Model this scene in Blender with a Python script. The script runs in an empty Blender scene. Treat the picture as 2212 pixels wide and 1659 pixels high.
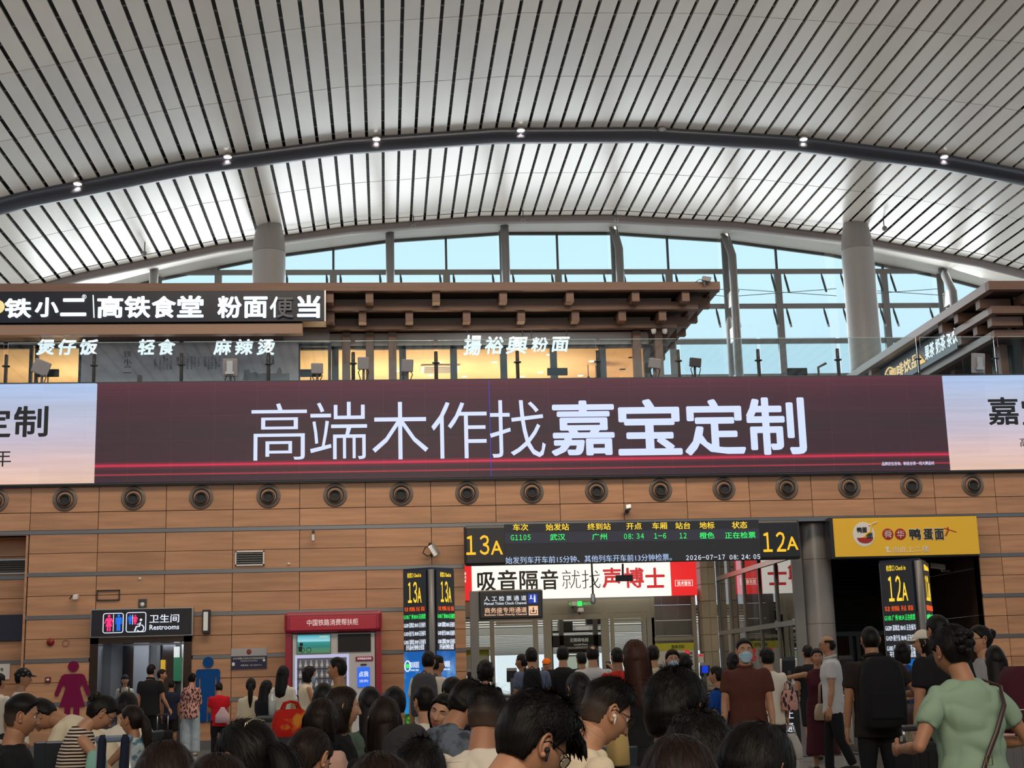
import bpy, bmesh, math, random
import numpy as np
from mathutils import Vector, Matrix, noise
random.seed(7); rng = np.random.default_rng(7)
SC = bpy.context.scene
COL = SC.collection

# ------------------------------------------------------------------ camera
CAM_H = 1.35
YAW, PITCH, ROLL, FPX = math.radians(5.3), math.radians(11.7), 0.028, 3068.0
c_f = Vector((math.sin(YAW)*math.cos(PITCH), math.cos(YAW)*math.cos(PITCH), math.sin(PITCH)))
c_r0 = Vector((math.cos(YAW), -math.sin(YAW), 0)); c_u0 = c_r0.cross(c_f)
c_r = c_r0*math.cos(ROLL) - c_u0*math.sin(ROLL)
c_u = c_u0*math.cos(ROLL) + c_r0*math.sin(ROLL)
CP = Vector((0, 0, CAM_H))
cam = bpy.data.cameras.new('camera'); cam.sensor_width = 36; cam.lens = FPX/2212*36
cam.clip_start = .05; cam.clip_end = 1000
cam_o = bpy.data.objects.new('camera', cam); COL.objects.link(cam_o)
M = Matrix((c_r, c_u, -c_f)).transposed().to_4x4(); M.translation = CP
cam_o.matrix_world = M
SC.camera = cam_o

# ------------------------------------------------------------------ light
wd = bpy.data.worlds.new('sky'); SC.world = wd; wd.use_nodes = True
nt = wd.node_tree; nt.nodes.clear()
n_o = nt.nodes.new('ShaderNodeOutputWorld'); n_b = nt.nodes.new('ShaderNodeBackground')
n_t = nt.nodes.new('ShaderNodeTexCoord'); n_s = nt.nodes.new('ShaderNodeSeparateXYZ'); n_r = nt.nodes.new('ShaderNodeValToRGB')
nt.links.new(n_t.outputs['Generated'], n_s.inputs[0]); nt.links.new(n_s.outputs['Z'], n_r.inputs[0])
e = n_r.color_ramp.elements
e[0].position = 0.0; e[0].color = (.72, .82, .90, 1)
e[1].position = 1.0; e[1].color = (.30, .52, .85, 1)
k = n_r.color_ramp.elements.new(.17); k.color = (.56, .74, .90, 1)
k = n_r.color_ramp.elements.new(.27); k.color = (.60, .86, .93, 1)
k = n_r.color_ramp.elements.new(.45); k.color = (.50, .74, .95, 1)
nt.links.new(n_r.outputs[0], n_b.inputs[0]); n_b.inputs[1].default_value = 1.12
nt.links.new(n_b.outputs[0], n_o.inputs[0])

def area(name, loc, rot, sx, sy, power, col, label):
    l = bpy.data.lights.new(name, 'AREA'); l.shape = 'RECTANGLE'; l.size = sx; l.size_y = sy
    l.energy = power; l.color = col
    o = bpy.data.objects.new(name, l); COL.objects.link(o); o.location = loc; o.rotation_euler = rot
    return o
# area lamps added as daylight from the end window and unseen side windows
area('daylight_fill', (6, 56.2, 15.2), (math.radians(-68), 0, 0), 38, 5, 1900, (.93, .97, 1), '')
area('daylight_fill', (-15.5, 36, 11), (0, math.radians(-100), 0), 8, 40, 900, (.95, .97, 1), '')
area('daylight_fill', (27.5, 36, 11), (0, math.radians(100), 0), 8, 40, 1000, (.95, .97, 1), '')
# added warm fill lamps: one brightens the foreground, one the timber wall
area('foreground_fill', (0, -4, 8), (math.radians(45), 0, 0), 14, 3, 950, (1, .76, .52), '')
area('wall_fill', (4, 22, 17.5), (math.radians(42), 0, 0), 26, 3, 2300, (1, .82, .63), '')
sun = bpy.data.lights.new('sun', 'SUN'); sun.energy = 3.2; sun.angle = .02; sun.color = (1, .95, .86)
sun_o = bpy.data.objects.new('sun', sun); COL.objects.link(sun_o); sun_o.rotation_euler = (math.radians(-32), math.radians(18), 0)
SC.view_settings.view_transform = 'Standard'; SC.view_settings.look = 'None'
SC.view_settings.exposure = 0.0; SC.view_settings.gamma = 1.0; SC.view_settings.use_curve_mapping = False
SC.cycles.use_denoising = True
SC.cycles.max_bounces = 8; SC.cycles.transparent_max_bounces = 16
SC.cycles.sample_clamp_indirect = 6

# ------------------------------------------------------------------ helpers
def ray(x, y): return c_r*((x-1106)/FPX) - c_u*((y-829.5)/FPX) + c_f
def atY(x, y, Y):
    d = ray(x, y); return CP + d*(Y/d.y)
def atZ(x, y, Z):
    d = ray(x, y); return CP + d*((Z-CAM_H)/d.z)
def srgb(*c):
    return tuple(((v/255)/12.92 if v/255 <= .04045 else ((v/255+.055)/1.055)**2.4) for v in c) + (1,)

MATS = {}
def mat(name, col, rough=.5, metal=0, emit=None, es=1.0, bump=None, vary=None, spec=.5, coat=0, alpha=None, stretch=None, rand=0, sheen=0, coat_rough=.1):
    """principled material; bump=(scale,strength), vary=(scale,amount) colour noise, stretch = mapping scale of the noises"""
    if name in MATS: return MATS[name]
    m = bpy.data.materials.new(name); m.use_nodes = True; MATS[name] = m
    nt = m.node_tree; p = nt.nodes['Principled BSDF']; L = nt.links
    if len(col) == 3: col = tuple(col)+(1,)
    p.inputs['Base Color'].default_value = col
    p.inputs['Roughness'].default_value = rough; p.inputs['Metallic'].default_value = metal
    p.inputs['Specular IOR Level'].default_value = spec
    p.inputs['Coat Weight'].default_value = coat; p.inputs['Coat Roughness'].default_value = coat_rough
    if emit is not None:
        p.inputs['Emission Color'].default_value = tuple(emit[:3])+(1,); p.inputs['Emission Strength'].default_value = es
    co = None
    if bump or vary:
        tc = nt.nodes.new('ShaderNodeTexCoord'); mp = nt.nodes.new('ShaderNodeMapping')
        L.new(tc.outputs['Object'], mp.inputs[0]); co = mp.outputs[0]
        if stretch: mp.inputs['Scale'].default_value = stretch
        if rand:
            oi = nt.nodes.new('ShaderNodeObjectInfo'); ml = nt.nodes.new('ShaderNodeVectorMath'); ml.operation = 'SCALE'
            cx = nt.nodes.new('ShaderNodeCombineXYZ')
            for i in range(3): L.new(oi.outputs['Random'], cx.inputs[i])
            ml.inputs['Scale'].default_value = 37; L.new(cx.outputs[0], ml.inputs[0]); L.new(ml.outputs[0], mp.inputs['Location'])
    if vary:
        nz = nt.nodes.new('ShaderNodeTexNoise'); nz.inputs['Scale'].default_value = vary[0]; nz.inputs['Detail'].default_value = 5
        L.new(co, nz.inputs['Vector'])
        mr = nt.nodes.new('ShaderNodeMapRange'); mr.inputs['From Min'].default_value = .3; mr.inputs['From Max'].default_value = .7
        mr.inputs['To Min'].default_value = 1-vary[1]; mr.inputs['To Max'].default_value = 1+vary[1]
        L.new(nz.outputs[0], mr.inputs['Value'])
        out = mr.outputs[0]
        if rand:
            mr2 = nt.nodes.new('ShaderNodeMapRange'); mr2.inputs['To Min'].default_value = 1-rand; mr2.inputs['To Max'].default_value = 1+rand
            L.new(oi.outputs['Random'], mr2.inputs['Value'])
            mu = nt.nodes.new('ShaderNodeMath'); mu.operation = 'MULTIPLY'; L.new(out, mu.inputs[0]); L.new(mr2.outputs[0], mu.inputs[1]); out = mu.outputs[0]
        vm = nt.nodes.new('ShaderNodeVectorMath'); vm.operation = 'SCALE'; vm.inputs[0].default_value = col[:3]
        L.new(out, vm.inputs['Scale']); L.new(vm.outputs[0], p.inputs['Base Color'])
    if bump:
        nb = nt.nodes.new('ShaderNodeTexNoise'); nb.inputs['Scale'].default_value = bump[0]; nb.inputs['Detail'].default_value = 4
        L.new(co, nb.inputs['Vector'])
        bp = nt.nodes.new('ShaderNodeBump'); bp.inputs['Strength'].default_value = bump[1]; bp.inputs['Distance'].default_value = bump[2] if len(bump) > 2 else .02
        L.new(nb.outputs[0], bp.inputs['Height']); L.new(bp.outputs[0], p.inputs['Normal'])
    return m
def light_mat(name, col, s=1.0):
    return mat(name, tuple(c*.25 for c in col[:3]), .4, emit=col, es=s)
def glass_mat(name, tint=(.9, .96, .97), refl=.5, rough=.02):
    if name in MATS: return MATS[name]
    m = bpy.data.materials.new(name); m.use_nodes = True; MATS[name] = m
    nt = m.node_tree; nt.nodes.clear(); L = nt.links
    o = nt.nodes.new('ShaderNodeOutputMaterial'); mx = nt.nodes.new('ShaderNodeMixShader')
    tr = nt.nodes.new('ShaderNodeBsdfTransparent'); tr.inputs[0].default_value = tuple(tint)+(1,)
    gl = nt.nodes.new('ShaderNodeBsdfGlossy'); gl.inputs['Roughness'].default_value = rough
    lw = nt.nodes.new('ShaderNodeFresnel'); lw.inputs[0].default_value = 1.5
    mu = nt.nodes.new('ShaderNodeMath'); mu.operation = 'MULTIPLY'; mu.inputs[1].default_value = refl*2; mu.use_clamp = True
    L.new(lw.outputs[0], mu.inputs[0]); L.new(mu.outputs[0], mx.inputs[0]); L.new(tr.outputs[0], mx.inputs[1]); L.new(gl.outputs[0], mx.inputs[2])
    L.new(mx.outputs[0], o.inputs[0]); return m

def link(name, me, parent=None, loc=None):
    o = bpy.data.objects.new(name, me); COL.objects.link(o)
    if parent is not None: o.parent = parent
    if loc is not None: o.location = loc
    return o
def tag(o, label=None, cat=None, group=None, kind=None):
    if label: o['label'] = label
    if cat: o['category'] = cat
    if group: o['group'] = group
    if kind: o['kind'] = kind
    return o
def thing(name, label, cat, loc=(0, 0, 0), rz=0, group=None):
    o = bpy.data.objects.new(name, None); COL.objects.link(o); o.location = loc; o.rotation_euler = (0, 0, rz)
    o.empty_display_size = .1
    return tag(o, label, cat, group)
def copy_tree(o, parent=None):
    c = o.copy(); COL.objects.link(c); c.parent = parent
    for ch in o.children: copy_tree(ch, c)
    return c

class MB:
    def __init__(s): s.v = []; s.f = []; s.m = []; s.cur = 0
    def add(s, vs, fs, mi=None):
        b = len(s.v); s.v += [tuple(v) for v in vs]; s.f += [tuple(i+b for i in f) for f in fs]
        s.m += [s.cur if mi is None else mi]*len(fs); return s
    def box(s, x0, x1, y0, y1, z0, z1, mi=None):
        return s.add([(x, y, z) for z in (z0, z1) for y in (y0, y1) for x in (x0, x1)],
                     [(0, 2, 3, 1), (4, 5, 7, 6), (0, 1, 5, 4), (2, 6, 7, 3), (0, 4, 6, 2), (1, 3, 7, 5)], mi)
    def obox(s, c, ax, ay, az, mi=None):
        c = Vector(c); ax = Vector(ax); ay = Vector(ay); az = Vector(az)
        return s.add([c+ax*i+ay*j+az*k for k in (-1, 1) for j in (-1, 1) for i in (-1, 1)],
                     [(0, 2, 3, 1), (4, 5, 7, 6), (0, 1, 5, 4), (2, 6, 7, 3), (0, 4, 6, 2), (1, 3, 7, 5)], mi)
    def loft(s, rings, mi=None, caps=True, closed=False):
        n = len(rings[0]); vs = [p for r in rings for p in r]; fs = []
        R = len(rings)
        for i in range(R-1 if not closed else R):
            a = i*n; b = ((i+1) % R)*n
            for j in range(n):
                k = (j+1) % n; fs.append((a+j, a+k, b+k, b+j))
        if caps and not closed:
            fs.append(tuple(range(n-1, -1, -1))); fs.append(tuple((R-1)*n+j for j in range(n)))
        return s.add(vs, fs, mi)
    def tube(s, p0, p1, r0, r1=None, n=10, mi=None, caps=True):
        return s.path([p0, p1], [r0, r0 if r1 is None else r1], n, mi, caps)
    def path(s, pts, rs, n=8, mi=None, caps=True, closed=False, flat=1.0):
        pts = [Vector(p) for p in pts]
        if not isinstance(rs, (list, tuple)): rs = [rs]*len(pts)
        rings = []; up = None
        for i, p in enumerate(pts):
            a = pts[(i-1) % len(pts)] if (i > 0 or closed) else p; b = pts[(i+1) % len(pts)] if (i < len(pts)-1 or closed) else p
            d = (b-a).normalized()
            if up is None: up = Vector((0, 0, 1)) if abs(d.z) < .9 else Vector((0, 1, 0))
            x = d.cross(up)
            if x.length < 1e-5: x = d.orthogonal()
            x.normalize(); y = x.cross(d).normalized(); up = y
            rings.append([p+x*(rs[i]*math.cos(2*math.pi*j/n))+y*(rs[i]*flat*math.sin(2*math.pi*j/n)) for j in range(n)])
        return s.loft(rings, mi, caps, closed)
    def ball(s, c, r, nu=12, nv=8, mi=None, sc=(1, 1, 1), mtx=None):
        c = Vector(c); vs = []; fs = []
        def P(a, b):
            v = Vector((math.cos(a)*math.sin(b)*r*sc[0], math.sin(a)*math.sin(b)*r*sc[1], math.cos(b)*r*sc[2]))
            if mtx is not None: v = mtx @ v
            return c+v
        vs.append(P(0, 0))
        for i in range(1, nv):
            for j in range(nu): vs.append(P(2*math.pi*j/nu, math.pi*i/nv))
        vs.append(P(0, math.pi))
        for j in range(nu): fs.append((0, 1+j, 1+(j+1) % nu))
        for i in range(nv-2):
            for j in range(nu):
                a = 1+i*nu; k = (j+1) % nu; fs.append((a+j, a+nu+j, a+nu+k, a+k))
        a = 1+(nv-2)*nu
        for j in range(nu): fs.append((a+j, a+nu, a+(j+1) % nu))
        return s.add(vs, fs, mi)
    def prism(s, pts, o, ux, uy, th, mi=None):
        """outline pts (2-D) in the frame o,ux,uy; extruded by th along the normal ux x uy"""
        o = Vector(o); ux = Vector(ux); uy = Vector(uy); n = ux.cross(uy).normalized()*th
        k = len(pts); a = [o+ux*p[0]+uy*p[1] for p in pts]
        return s.add(a+[p+n for p in a], [tuple(range(k-1, -1, -1)), tuple(range(k, 2*k))]+[(i, (i+1) % k, k+(i+1) % k, k+i) for i in range(k)], mi)
    def lathe(s, prof, o, ax, n=24, mi=None):
        """prof = [(radius, height)] round axis ax through o"""
        o = Vector(o); ax = Vector(ax).normalized(); x = ax.orthogonal().normalized(); y = ax.cross(x)
        return s.loft([[o+ax*h+x*(r*math.cos(2*math.pi*j/n))+y*(r*math.sin(2*math.pi*j/n)) for j in range(n)] for r, h in prof], mi, caps=False)
    def mesh(s, mats, smooth=False, name='m'):
        me = bpy.data.meshes.new(name); me.from_pydata(s.v, [], s.f)
        for m in (mats if isinstance(mats, (list, tuple)) else [mats]): me.materials.append(m)
        if any(s.m): me.polygons.foreach_set('material_index', s.m)
        if smooth is True: me.polygons.foreach_set('use_smooth', [True]*len(s.f))
        me.update(); return me
    def build(s, name, mats, parent=None, smooth=False, bevel=0, loc=None):
        me = s.mesh(mats, False if smooth == 'auto' else smooth, name)
        if smooth == 'auto':
            me.polygons.foreach_set('use_smooth', [True]*len(s.f)); me.set_sharp_from_angle(angle=math.radians(35))
        o = link(name, me, parent, loc)
        if bevel:
            b = o.modifiers.new('b', 'BEVEL'); b.width = bevel; b.segments = 2; b.limit_method = 'ANGLE'
        return o
def bx(name, m, x0, x1, y0, y1, z0, z1, parent=None, bevel=0):
    return MB().box(x0, x1, y0, y1, z0, z1).build(name, m, parent, bevel=bevel)
def hole_wall(mb, X0, X1, Z0, Z1, holes, y0, y1):
    """slab in the XZ plane with rectangular holes cut as a grid"""
    xs = sorted({X0, X1, *[h[0] for h in holes], *[h[1] for h in holes]}); zs = sorted({Z0, Z1, *[h[2] for h in holes], *[h[3] for h in holes]})
    for a, b in zip(xs, xs[1:]):
        for c, d in zip(zs, zs[1:]):
            mx, mz = (a+b)/2, (c+d)/2
            if not any(h[0] < mx < h[1] and h[2] < mz < h[3] for h in holes): mb.box(a, b, y0, y1, c, d)

def text(s, c, w, h, ux, uy, m, name='lettering', parent=None, depth=.006, bold=0, italic=0, label=None, wide=0):
    """writing fitted into a w x h box centred at c, baseline along ux, up uy"""
    cu = bpy.data.curves.new('t', 'FONT'); cu.body = s; cu.resolution_u = 2; cu.shear = italic
    if wide:      # broad digits and capitals with proper serifs on the 1
        cu.body = ''.join(chr(ord(q)+0xFEE0) if '!' <= q <= '~' else q for q in s); cu.space_character = wide
    if bold < 0: cu.offset = bold
    cu.extrude = .02
    o = bpy.data.objects.new('t', cu); me = bpy.data.meshes.new_from_object(o)
    bpy.data.objects.remove(o); bpy.data.curves.remove(cu)
    n = len(me.vertices); co = np.empty(n*3, np.float32); me.vertices.foreach_get('co', co); co = co.reshape(-1, 3).astype(float)
    if bold > 0:      # heavier strokes: the glyph repeated in a small ring
        fs = [tuple(p.vertices) for p in me.polygons]; bpy.data.meshes.remove(me)
        k = 8 if bold >= .018 else 4
        offs = [(0, 0)]+[(math.cos(2*math.pi*i/k+.4)*bold, math.sin(2*math.pi*i/k+.4)*bold) for i in range(k)]
        if bold > .03: offs += [(a*.5, b*.5) for a, b in offs[1:]]
        co = np.concatenate([co+np.array([a, b, .0005*i]) for i, (a, b) in enumerate(offs)])
        me = bpy.data.meshes.new(name); me.from_pydata(co.tolist(), [], [tuple(v+i*n for v in f) for i in range(len(offs)) for f in fs])
    lo = co.min(0); hi = co.max(0)
    x = ((co[:, 0]-lo[0])/(hi[0]-lo[0])-.5)*w; y = ((co[:, 1]-lo[1])/(hi[1]-lo[1])-.5)*h; z = (co[:, 2]-lo[2])/(hi[2]-lo[2])*depth
    c = np.array(c); ux = np.array(Vector(ux).normalized()); uy = np.array(Vector(uy).normalized()); nn = np.cross(ux, uy)
    P = c+np.outer(x, ux)+np.outer(y, uy)+np.outer(z, nn)
    me.vertices.foreach_set('co', P.astype(np.float32).ravel()); me.update()
    me.materials.clear(); me.materials.append(m)
    o = link(name, me, parent)
    if label: o['label'] = label
    return o
EX, EZ = Vector((1, 0, 0)), Vector((0, 0, 1))
def text_at(s, x0, y0, x1, y1, Y, m, **k):
    """writing on the plane y=Y; the box is where the photograph's corner measurements meet that plane"""
    c = atY((x0+x1)/2, (y0+y1)/2, Y)
    w = (atY(x1, (y0+y1)/2, Y)-atY(x0, (y0+y1)/2, Y)).x; h = (atY((x0+x1)/2, y0, Y)-atY((x0+x1)/2, y1, Y)).z
    return text(s, c, w, h, EX, EZ, m, **k)
def zr(x, y, Y): return atY(x, y, Y).z
def xr(x, y, Y): return atY(x, y, Y).x

# ------------------------------------------------------------------ materials
m_panel = mat('ceiling_panel_white', (.67, .62, .54), .3, 0, bump=(1.2, .25, .05), vary=(.8, .05), stretch=(1, .5, 1), rand=.05, spec=.7, coat=.6, coat_rough=.22)
m_black = mat('groove_black', (.012, .012, .014), .6)
m_clip = mat('clip_grey', (.12, .12, .12), .5)
m_tube = mat('tube_blue_grey', (.055, .06, .075), .3, .3)
m_rib = mat('rib_taupe', (.17, .145, .135), .5)
m_soffit = mat('soffit_white', (.70, .66, .58), .5, vary=(.6, .04))
m_steel = mat('mullion_grey', (.19, .185, .18), .4, .2)
m_dark = mat('mullion_dark', (.05, .055, .06), .4)
m_col = mat('column_white', (.33, .315, .305), .35, bump=(.8, .1), spec=.4)
m_wood = mat('wall_wood_laminate', srgb(186, 140, 106), .42, vary=(2.2, .17), bump=(6, .03), stretch=(.35, 1, 4.5), rand=.08)
m_strip = mat('wall_strip_metal', (.20, .21, .225), .35, .6)
m_joint = mat('wall_joint', (.035, .025, .02), .8)
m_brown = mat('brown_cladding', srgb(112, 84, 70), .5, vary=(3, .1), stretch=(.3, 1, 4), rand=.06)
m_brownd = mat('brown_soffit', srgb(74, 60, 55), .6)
m_grey = mat('plaster_grey', (.33, .31, .31), .6)
m_floor = mat('floor_granite', (.16, .155, .15), .12, vary=(40, .2), spec=.5)
m_steelp = mat('polished_steel', (.32, .33, .36), .12, 1.0, bump=(2.5, .15))
m_bframe = mat('black_frame', (.02, .021, .026), .35)
m_blackm = mat('black_matte', (.012, .012, .014), .7)
m_white = mat('white_paint', (.75, .74, .72), .4)
m_silver = mat('silver_metal', (.5, .5, .5), .3, .8)
g_win = glass_mat('window_glass', (.93, .98, .99), .35)
g_bal = glass_mat('balustrade_glass', (.90, .95, .95), .5)
g_door = glass_mat('door_glass', (.90, .93, .88), .35)
m_lit = light_mat('lit_letter_white', (.80, .93, 1.0), 1.25)
m_litw = light_mat('lit_letter_soft', (.86, .95, 1.0), 1.0)
m_yel = light_mat('led_yellow', srgb(255, 215, 60), .95)
m_yel2 = light_mat('sign_yellow', srgb(250, 195, 40), .9)
m_grn = light_mat('led_green', srgb(60, 240, 110), .95)
m_wht = light_mat('led_white', srgb(225, 235, 250), .9)
m_blu = light_mat('led_pale_blue', srgb(180, 205, 245), .9)
m_org = light_mat('led_orange', srgb(235, 95, 40), .9)
m_redt = mat('print_red', srgb(190, 30, 40), .5, emit=srgb(190, 30, 40), es=.8)
m_blkt = mat('print_black', (.02, .02, .02), .5)

# ------------------------------------------------------------------ ceiling
def zc(X):
    """arched ceiling, faceted every 5.1 m"""
    f = (X-3.9)/5.1; i = math.floor(f); t = f-i
    P = lambda q: 19.35-.0067*(q-7.4)**2
    a = 3.9+5.1*i; return P(a)*(1-t)+P(a+5.1)*t
ceiling = thing('ceiling', None, None); ceiling['kind'] = 'structure'
XG0, PITCHX, GAP = -.46, .536, .1
ks = range(-32, 54)
segs = [(31.8, 36), (36, 40.2), (40.2, 44.4), (44.4, 48.65), (48.65, 52.9)]
# visible panels are single parts, nearest first; the rest of the ceiling is one joined part
cand = []
for si, (ya, yb) in enumerate(segs):
    for k_ in ks:
        x0 = XG0+k_*PITCHX
        lo = -.26*yb-.5; hi = .47*yb+1.0
        if lo < x0 < hi: cand.append((si, k_))
cand_ok = set(cand[:300])
shared = {}
rest = MB()
def panel_mb(mb, x0, ya, yb, zz=0, xo=0, yo=0, ang=None):
    pass
for si, (ya, yb) in enumerate(segs):
    for k_ in ks:
        x0 = XG0+k_*PITCHX+GAP/2; x1 = x0+PITCHX-GAP; xm = (x0+x1)/2
        sl = (zc(x1)-zc(x0))/(x1-x0); hw = (x1-x0)/2; L = (yb-ya)-.04
        if (si, k_) in cand_ok:
            key = (round(L, 3),)
            if key not in shared:
                mb = MB(); mb.box(-hw, hw, -L/2, L/2, 0, .03)
                mb.box(-hw, -hw+.012, -L/2, L/2, .03, .12); mb.box(hw-.012, hw, -L/2, L/2, .03, .12)
                shared[key] = mb.mesh(m_panel, name='panel')
            o = link('panel', shared[key], ceiling, (xm, (ya+yb)/2, zc(xm)+random.uniform(-.003, .003)))
            o.rotation_euler = (random.uniform(-.0006, .0006), -math.atan(sl)+random.uniform(-.002, .002), 0)
        else:
            ca, sa = math.cos(math.atan(sl)), math.sin(math.atan(sl))
            rest.obox((xm, (ya+yb)/2, zc(xm)+.02), (hw*ca, 0, hw*sa), (0, L/2, 0), (-.015*sa, 0, .015*ca))
for k_ in ks:       # short end pieces by the edge beam, and the ceiling over the near half of the hall
    x0 = XG0+k_*PITCHX+GAP/2; x1 = x0+PITCHX-GAP; xm = (x0+x1)/2; sl = math.atan((zc(x1)-zc(x0))/(x1-x0)); hw = (x1-x0)/2
    for ya, yb in ((52.92, 53.5), (27.6, 31.78), (23.4, 27.58), (19.2, 23.38), (15, 19.18), (-12, 14.98)):
        rest.obox((xm, (ya+yb)/2, zc(xm)+.02), (hw*math.cos(sl), 0, hw*math.sin(sl)), (0, (yb-ya)/2, 0), (-.015*math.sin(sl), 0, .015*math.cos(sl)))
tag(rest.build('edge_panels', m_panel, ceiling), kind='stuff')
mb = MB()
xs = [3.9+5.1*i for i in range(-5, 7)]
for a, b in zip(xs, xs[1:]):
    mb.add([(a, -12, zc(a)+.2), (b, -12, zc(b)+.2), (b, 53.6, zc(b)+.2), (a, 53.6, zc(a)+.2), (a, -12, zc(a)+.3), (b, -12, zc(b)+.3), (b, 53.6, zc(b)+.3), (a, 53.6, zc(a)+.3)],
           [(0, 3, 2, 1), (4, 5, 6, 7), (0, 1, 5, 4), (2, 3, 7, 6), (1, 2, 6, 5), (0, 4, 7, 3)])
mb.build('backing', m_black, ceiling)
mb = MB()
for x_, x2_ in zip(xs, xs[1:]):
    mb.add([Vector((X_, Y_, zc(X_)+q_)) for Y_ in (53.56, 53.66) for X_ in (x_, x2_) for q_ in (-.08, .3)], [(0, 2, 3, 1), (4, 5, 7, 6), (0, 1, 5, 4), (2, 6, 7, 3), (1, 3, 7, 5), (0, 4, 6, 2)])
mb.build('end_plate', m_black, ceiling)
mb = MB()
for k_ in ks:
    x = XG0+k_*PITCHX
    for j in range(23):
        y = 33.6+j*.86+random.uniform(-.03, .03)
        if abs(x-6) < 26: mb.box(x-.05, x+.05, y-.012, y+.012, zc(x)+.02, zc(x)+.05)
tag(mb.build('panel_clips', m_clip, ceiling), kind='stuff')

# the round duct that crosses the ceiling, its lamps
mb = MB()
kx = [3.9+5.1*i for i in range(-5, 7)]
pts = [Vector((x, 44.75, zc(x)-.05)) for x in kx]
mb.path(pts, .42, 24, flat=.75)
duct = mb.build('ceiling_duct', m_tube, smooth=True)
tag(duct, 'long dark grey rounded duct crossing the arched ceiling', 'duct')
mb = MB(); mb.path([p+Vector((0, -.42, .03)) for p in pts], .03, 6); mb.path([p+Vector((0, .42, .03)) for p in pts], .03, 6)
mb.build('edge_trim', m_dark, duct)
lampm = light_mat('spot_lamp_glow', (1, .93, .85), 20)
rf = mat('lamp_ring', (.3, .28, .27), .3, .6)
LX = [(-9.69, 'leftmost of the row'), (-4.96, 'second from the left'), (-.14, 'third from the left'), (4.64, 'just left of the crown'), (9.4, 'unlit, at the crown'), (14.24, 'second from the right'), (19.1, 'rightmost of the row')]
l_first = None
for i, (x, t_) in enumerate(LX):
    t = thing('spot_lamp', 'small round %s downlight in the dark ceiling duct, %s' % ('bright' if i != 4 else 'switched off', t_), 'ceiling lamp', (x, 44.30, zc(x)-.10), group='downlights in the ceiling duct')
    MB().lathe([(0, .07), (.12, .065), (.155, .03), (.155, -.03), (.13, -.035), (.125, .02), (0, .03)], (0, 0, 0), (0, .2, 1), 18).build('rim', rf, t, True)
    MB().ball((0, -.0, -.01), .125, 14, 6, sc=(1, 1, .3)).build('lens', lampm if i != 4 else m_silver, t, True)
    if i != 4:
        l = bpy.data.lights.new('spot_lamp_light', 'SPOT'); l.energy = 240; l.color = (1, .82, .68); l.spot_size = math.radians(110); l.shadow_soft_size = .03
        lo = bpy.data.objects.new('spot_lamp_light', l); COL.objects.link(lo); lo.parent = t; lo.location = (0, -.02, -.07)
        lo.rotation_euler = (math.radians(14), 0, 0)

# edge beam, soffit strip and window head
mb = MB(); pts = [Vector((x, 53.75, zc(x)-.05)) for x in kx]; mb.path(pts, .24, 12, flat=.8)
tag(mb.build('edge_beam', m_rib, smooth=True), 'taupe curved beam along the far edge of the ceiling', 'beam')
sof = thing('ceiling_soffit', None, None); sof['kind'] = 'structure'
xw = [-13.6+4.65*i for i in range(10)]
def zw(X): return 19.62-.0074*(X-7.4)**2
for a, b in zip([-21, -17.5]+xw, [-17.5]+xw+[33]):
    for (ya, za), (yb, zb) in (((53.9, -.05), (56.4, None)),):
        g = .012
        A = Vector((a+g, 53.9, zc(a)-.05)); B = Vector((b-g, 53.9, zc(b)-.05)); C_ = Vector((b-g, 56.5, zw(b))); D_ = Vector((a+g, 56.5, zw(a))); up = Vector((0, 0, .06))
        MB().add([A, B, C_, D_, A+up, B+up, C_+up, D_+up], [(0, 3, 2, 1), (4, 5, 6, 7), (0, 1, 5, 4), (2, 3, 7, 6), (1, 2, 6, 5), (0, 4, 7, 3)]).build('panel', m_soffit, sof)

# ------------------------------------------------------------------ glazed end wall far behind the gallery
win = thing('window_1', None, None); win['kind'] = 'structure'
YW = 56.5
ztr = [17.85, 16.34, 14.82, 13.33, 11.8, 10.3, 8.8, 7.3]
cols_x = [x+4.65*0 for x in (-8.96, -4.3, .33, 4.97, 9.62, 14.3, 18.9, 23.5)]
allx = [-18.2, -13.6]+cols_x+[28.1, 32.7]
mb = MB()
for a, b in zip(allx, allx[1:]):
    mb.add([Vector((a, YW, zw(a)-.12)), Vector((b, YW, zw(b)-.12)), Vector((b, YW+.1, zw(b)-.12)), Vector((a, YW+.1, zw(a)-.12)),
            Vector((a, YW, zw(a)+.05)), Vector((b, YW, zw(b)+.05)), Vector((b, YW+.1, zw(b)+.05)), Vector((a, YW+.1, zw(a)+.05))],
           [(0, 3, 2, 1), (4, 5, 6, 7), (0, 1, 5, 4), (2, 3, 7, 6), (1, 2, 6, 5), (0, 4, 7, 3)])
mb.build('head_frame', m_steel, win)
for z in ztr:
    if z < 17.9: bx('transom', m_steel, -18.2, 32.7, YW-.04, YW+.08, z-.1, z+.1, win)
gl_m = {}
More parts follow.
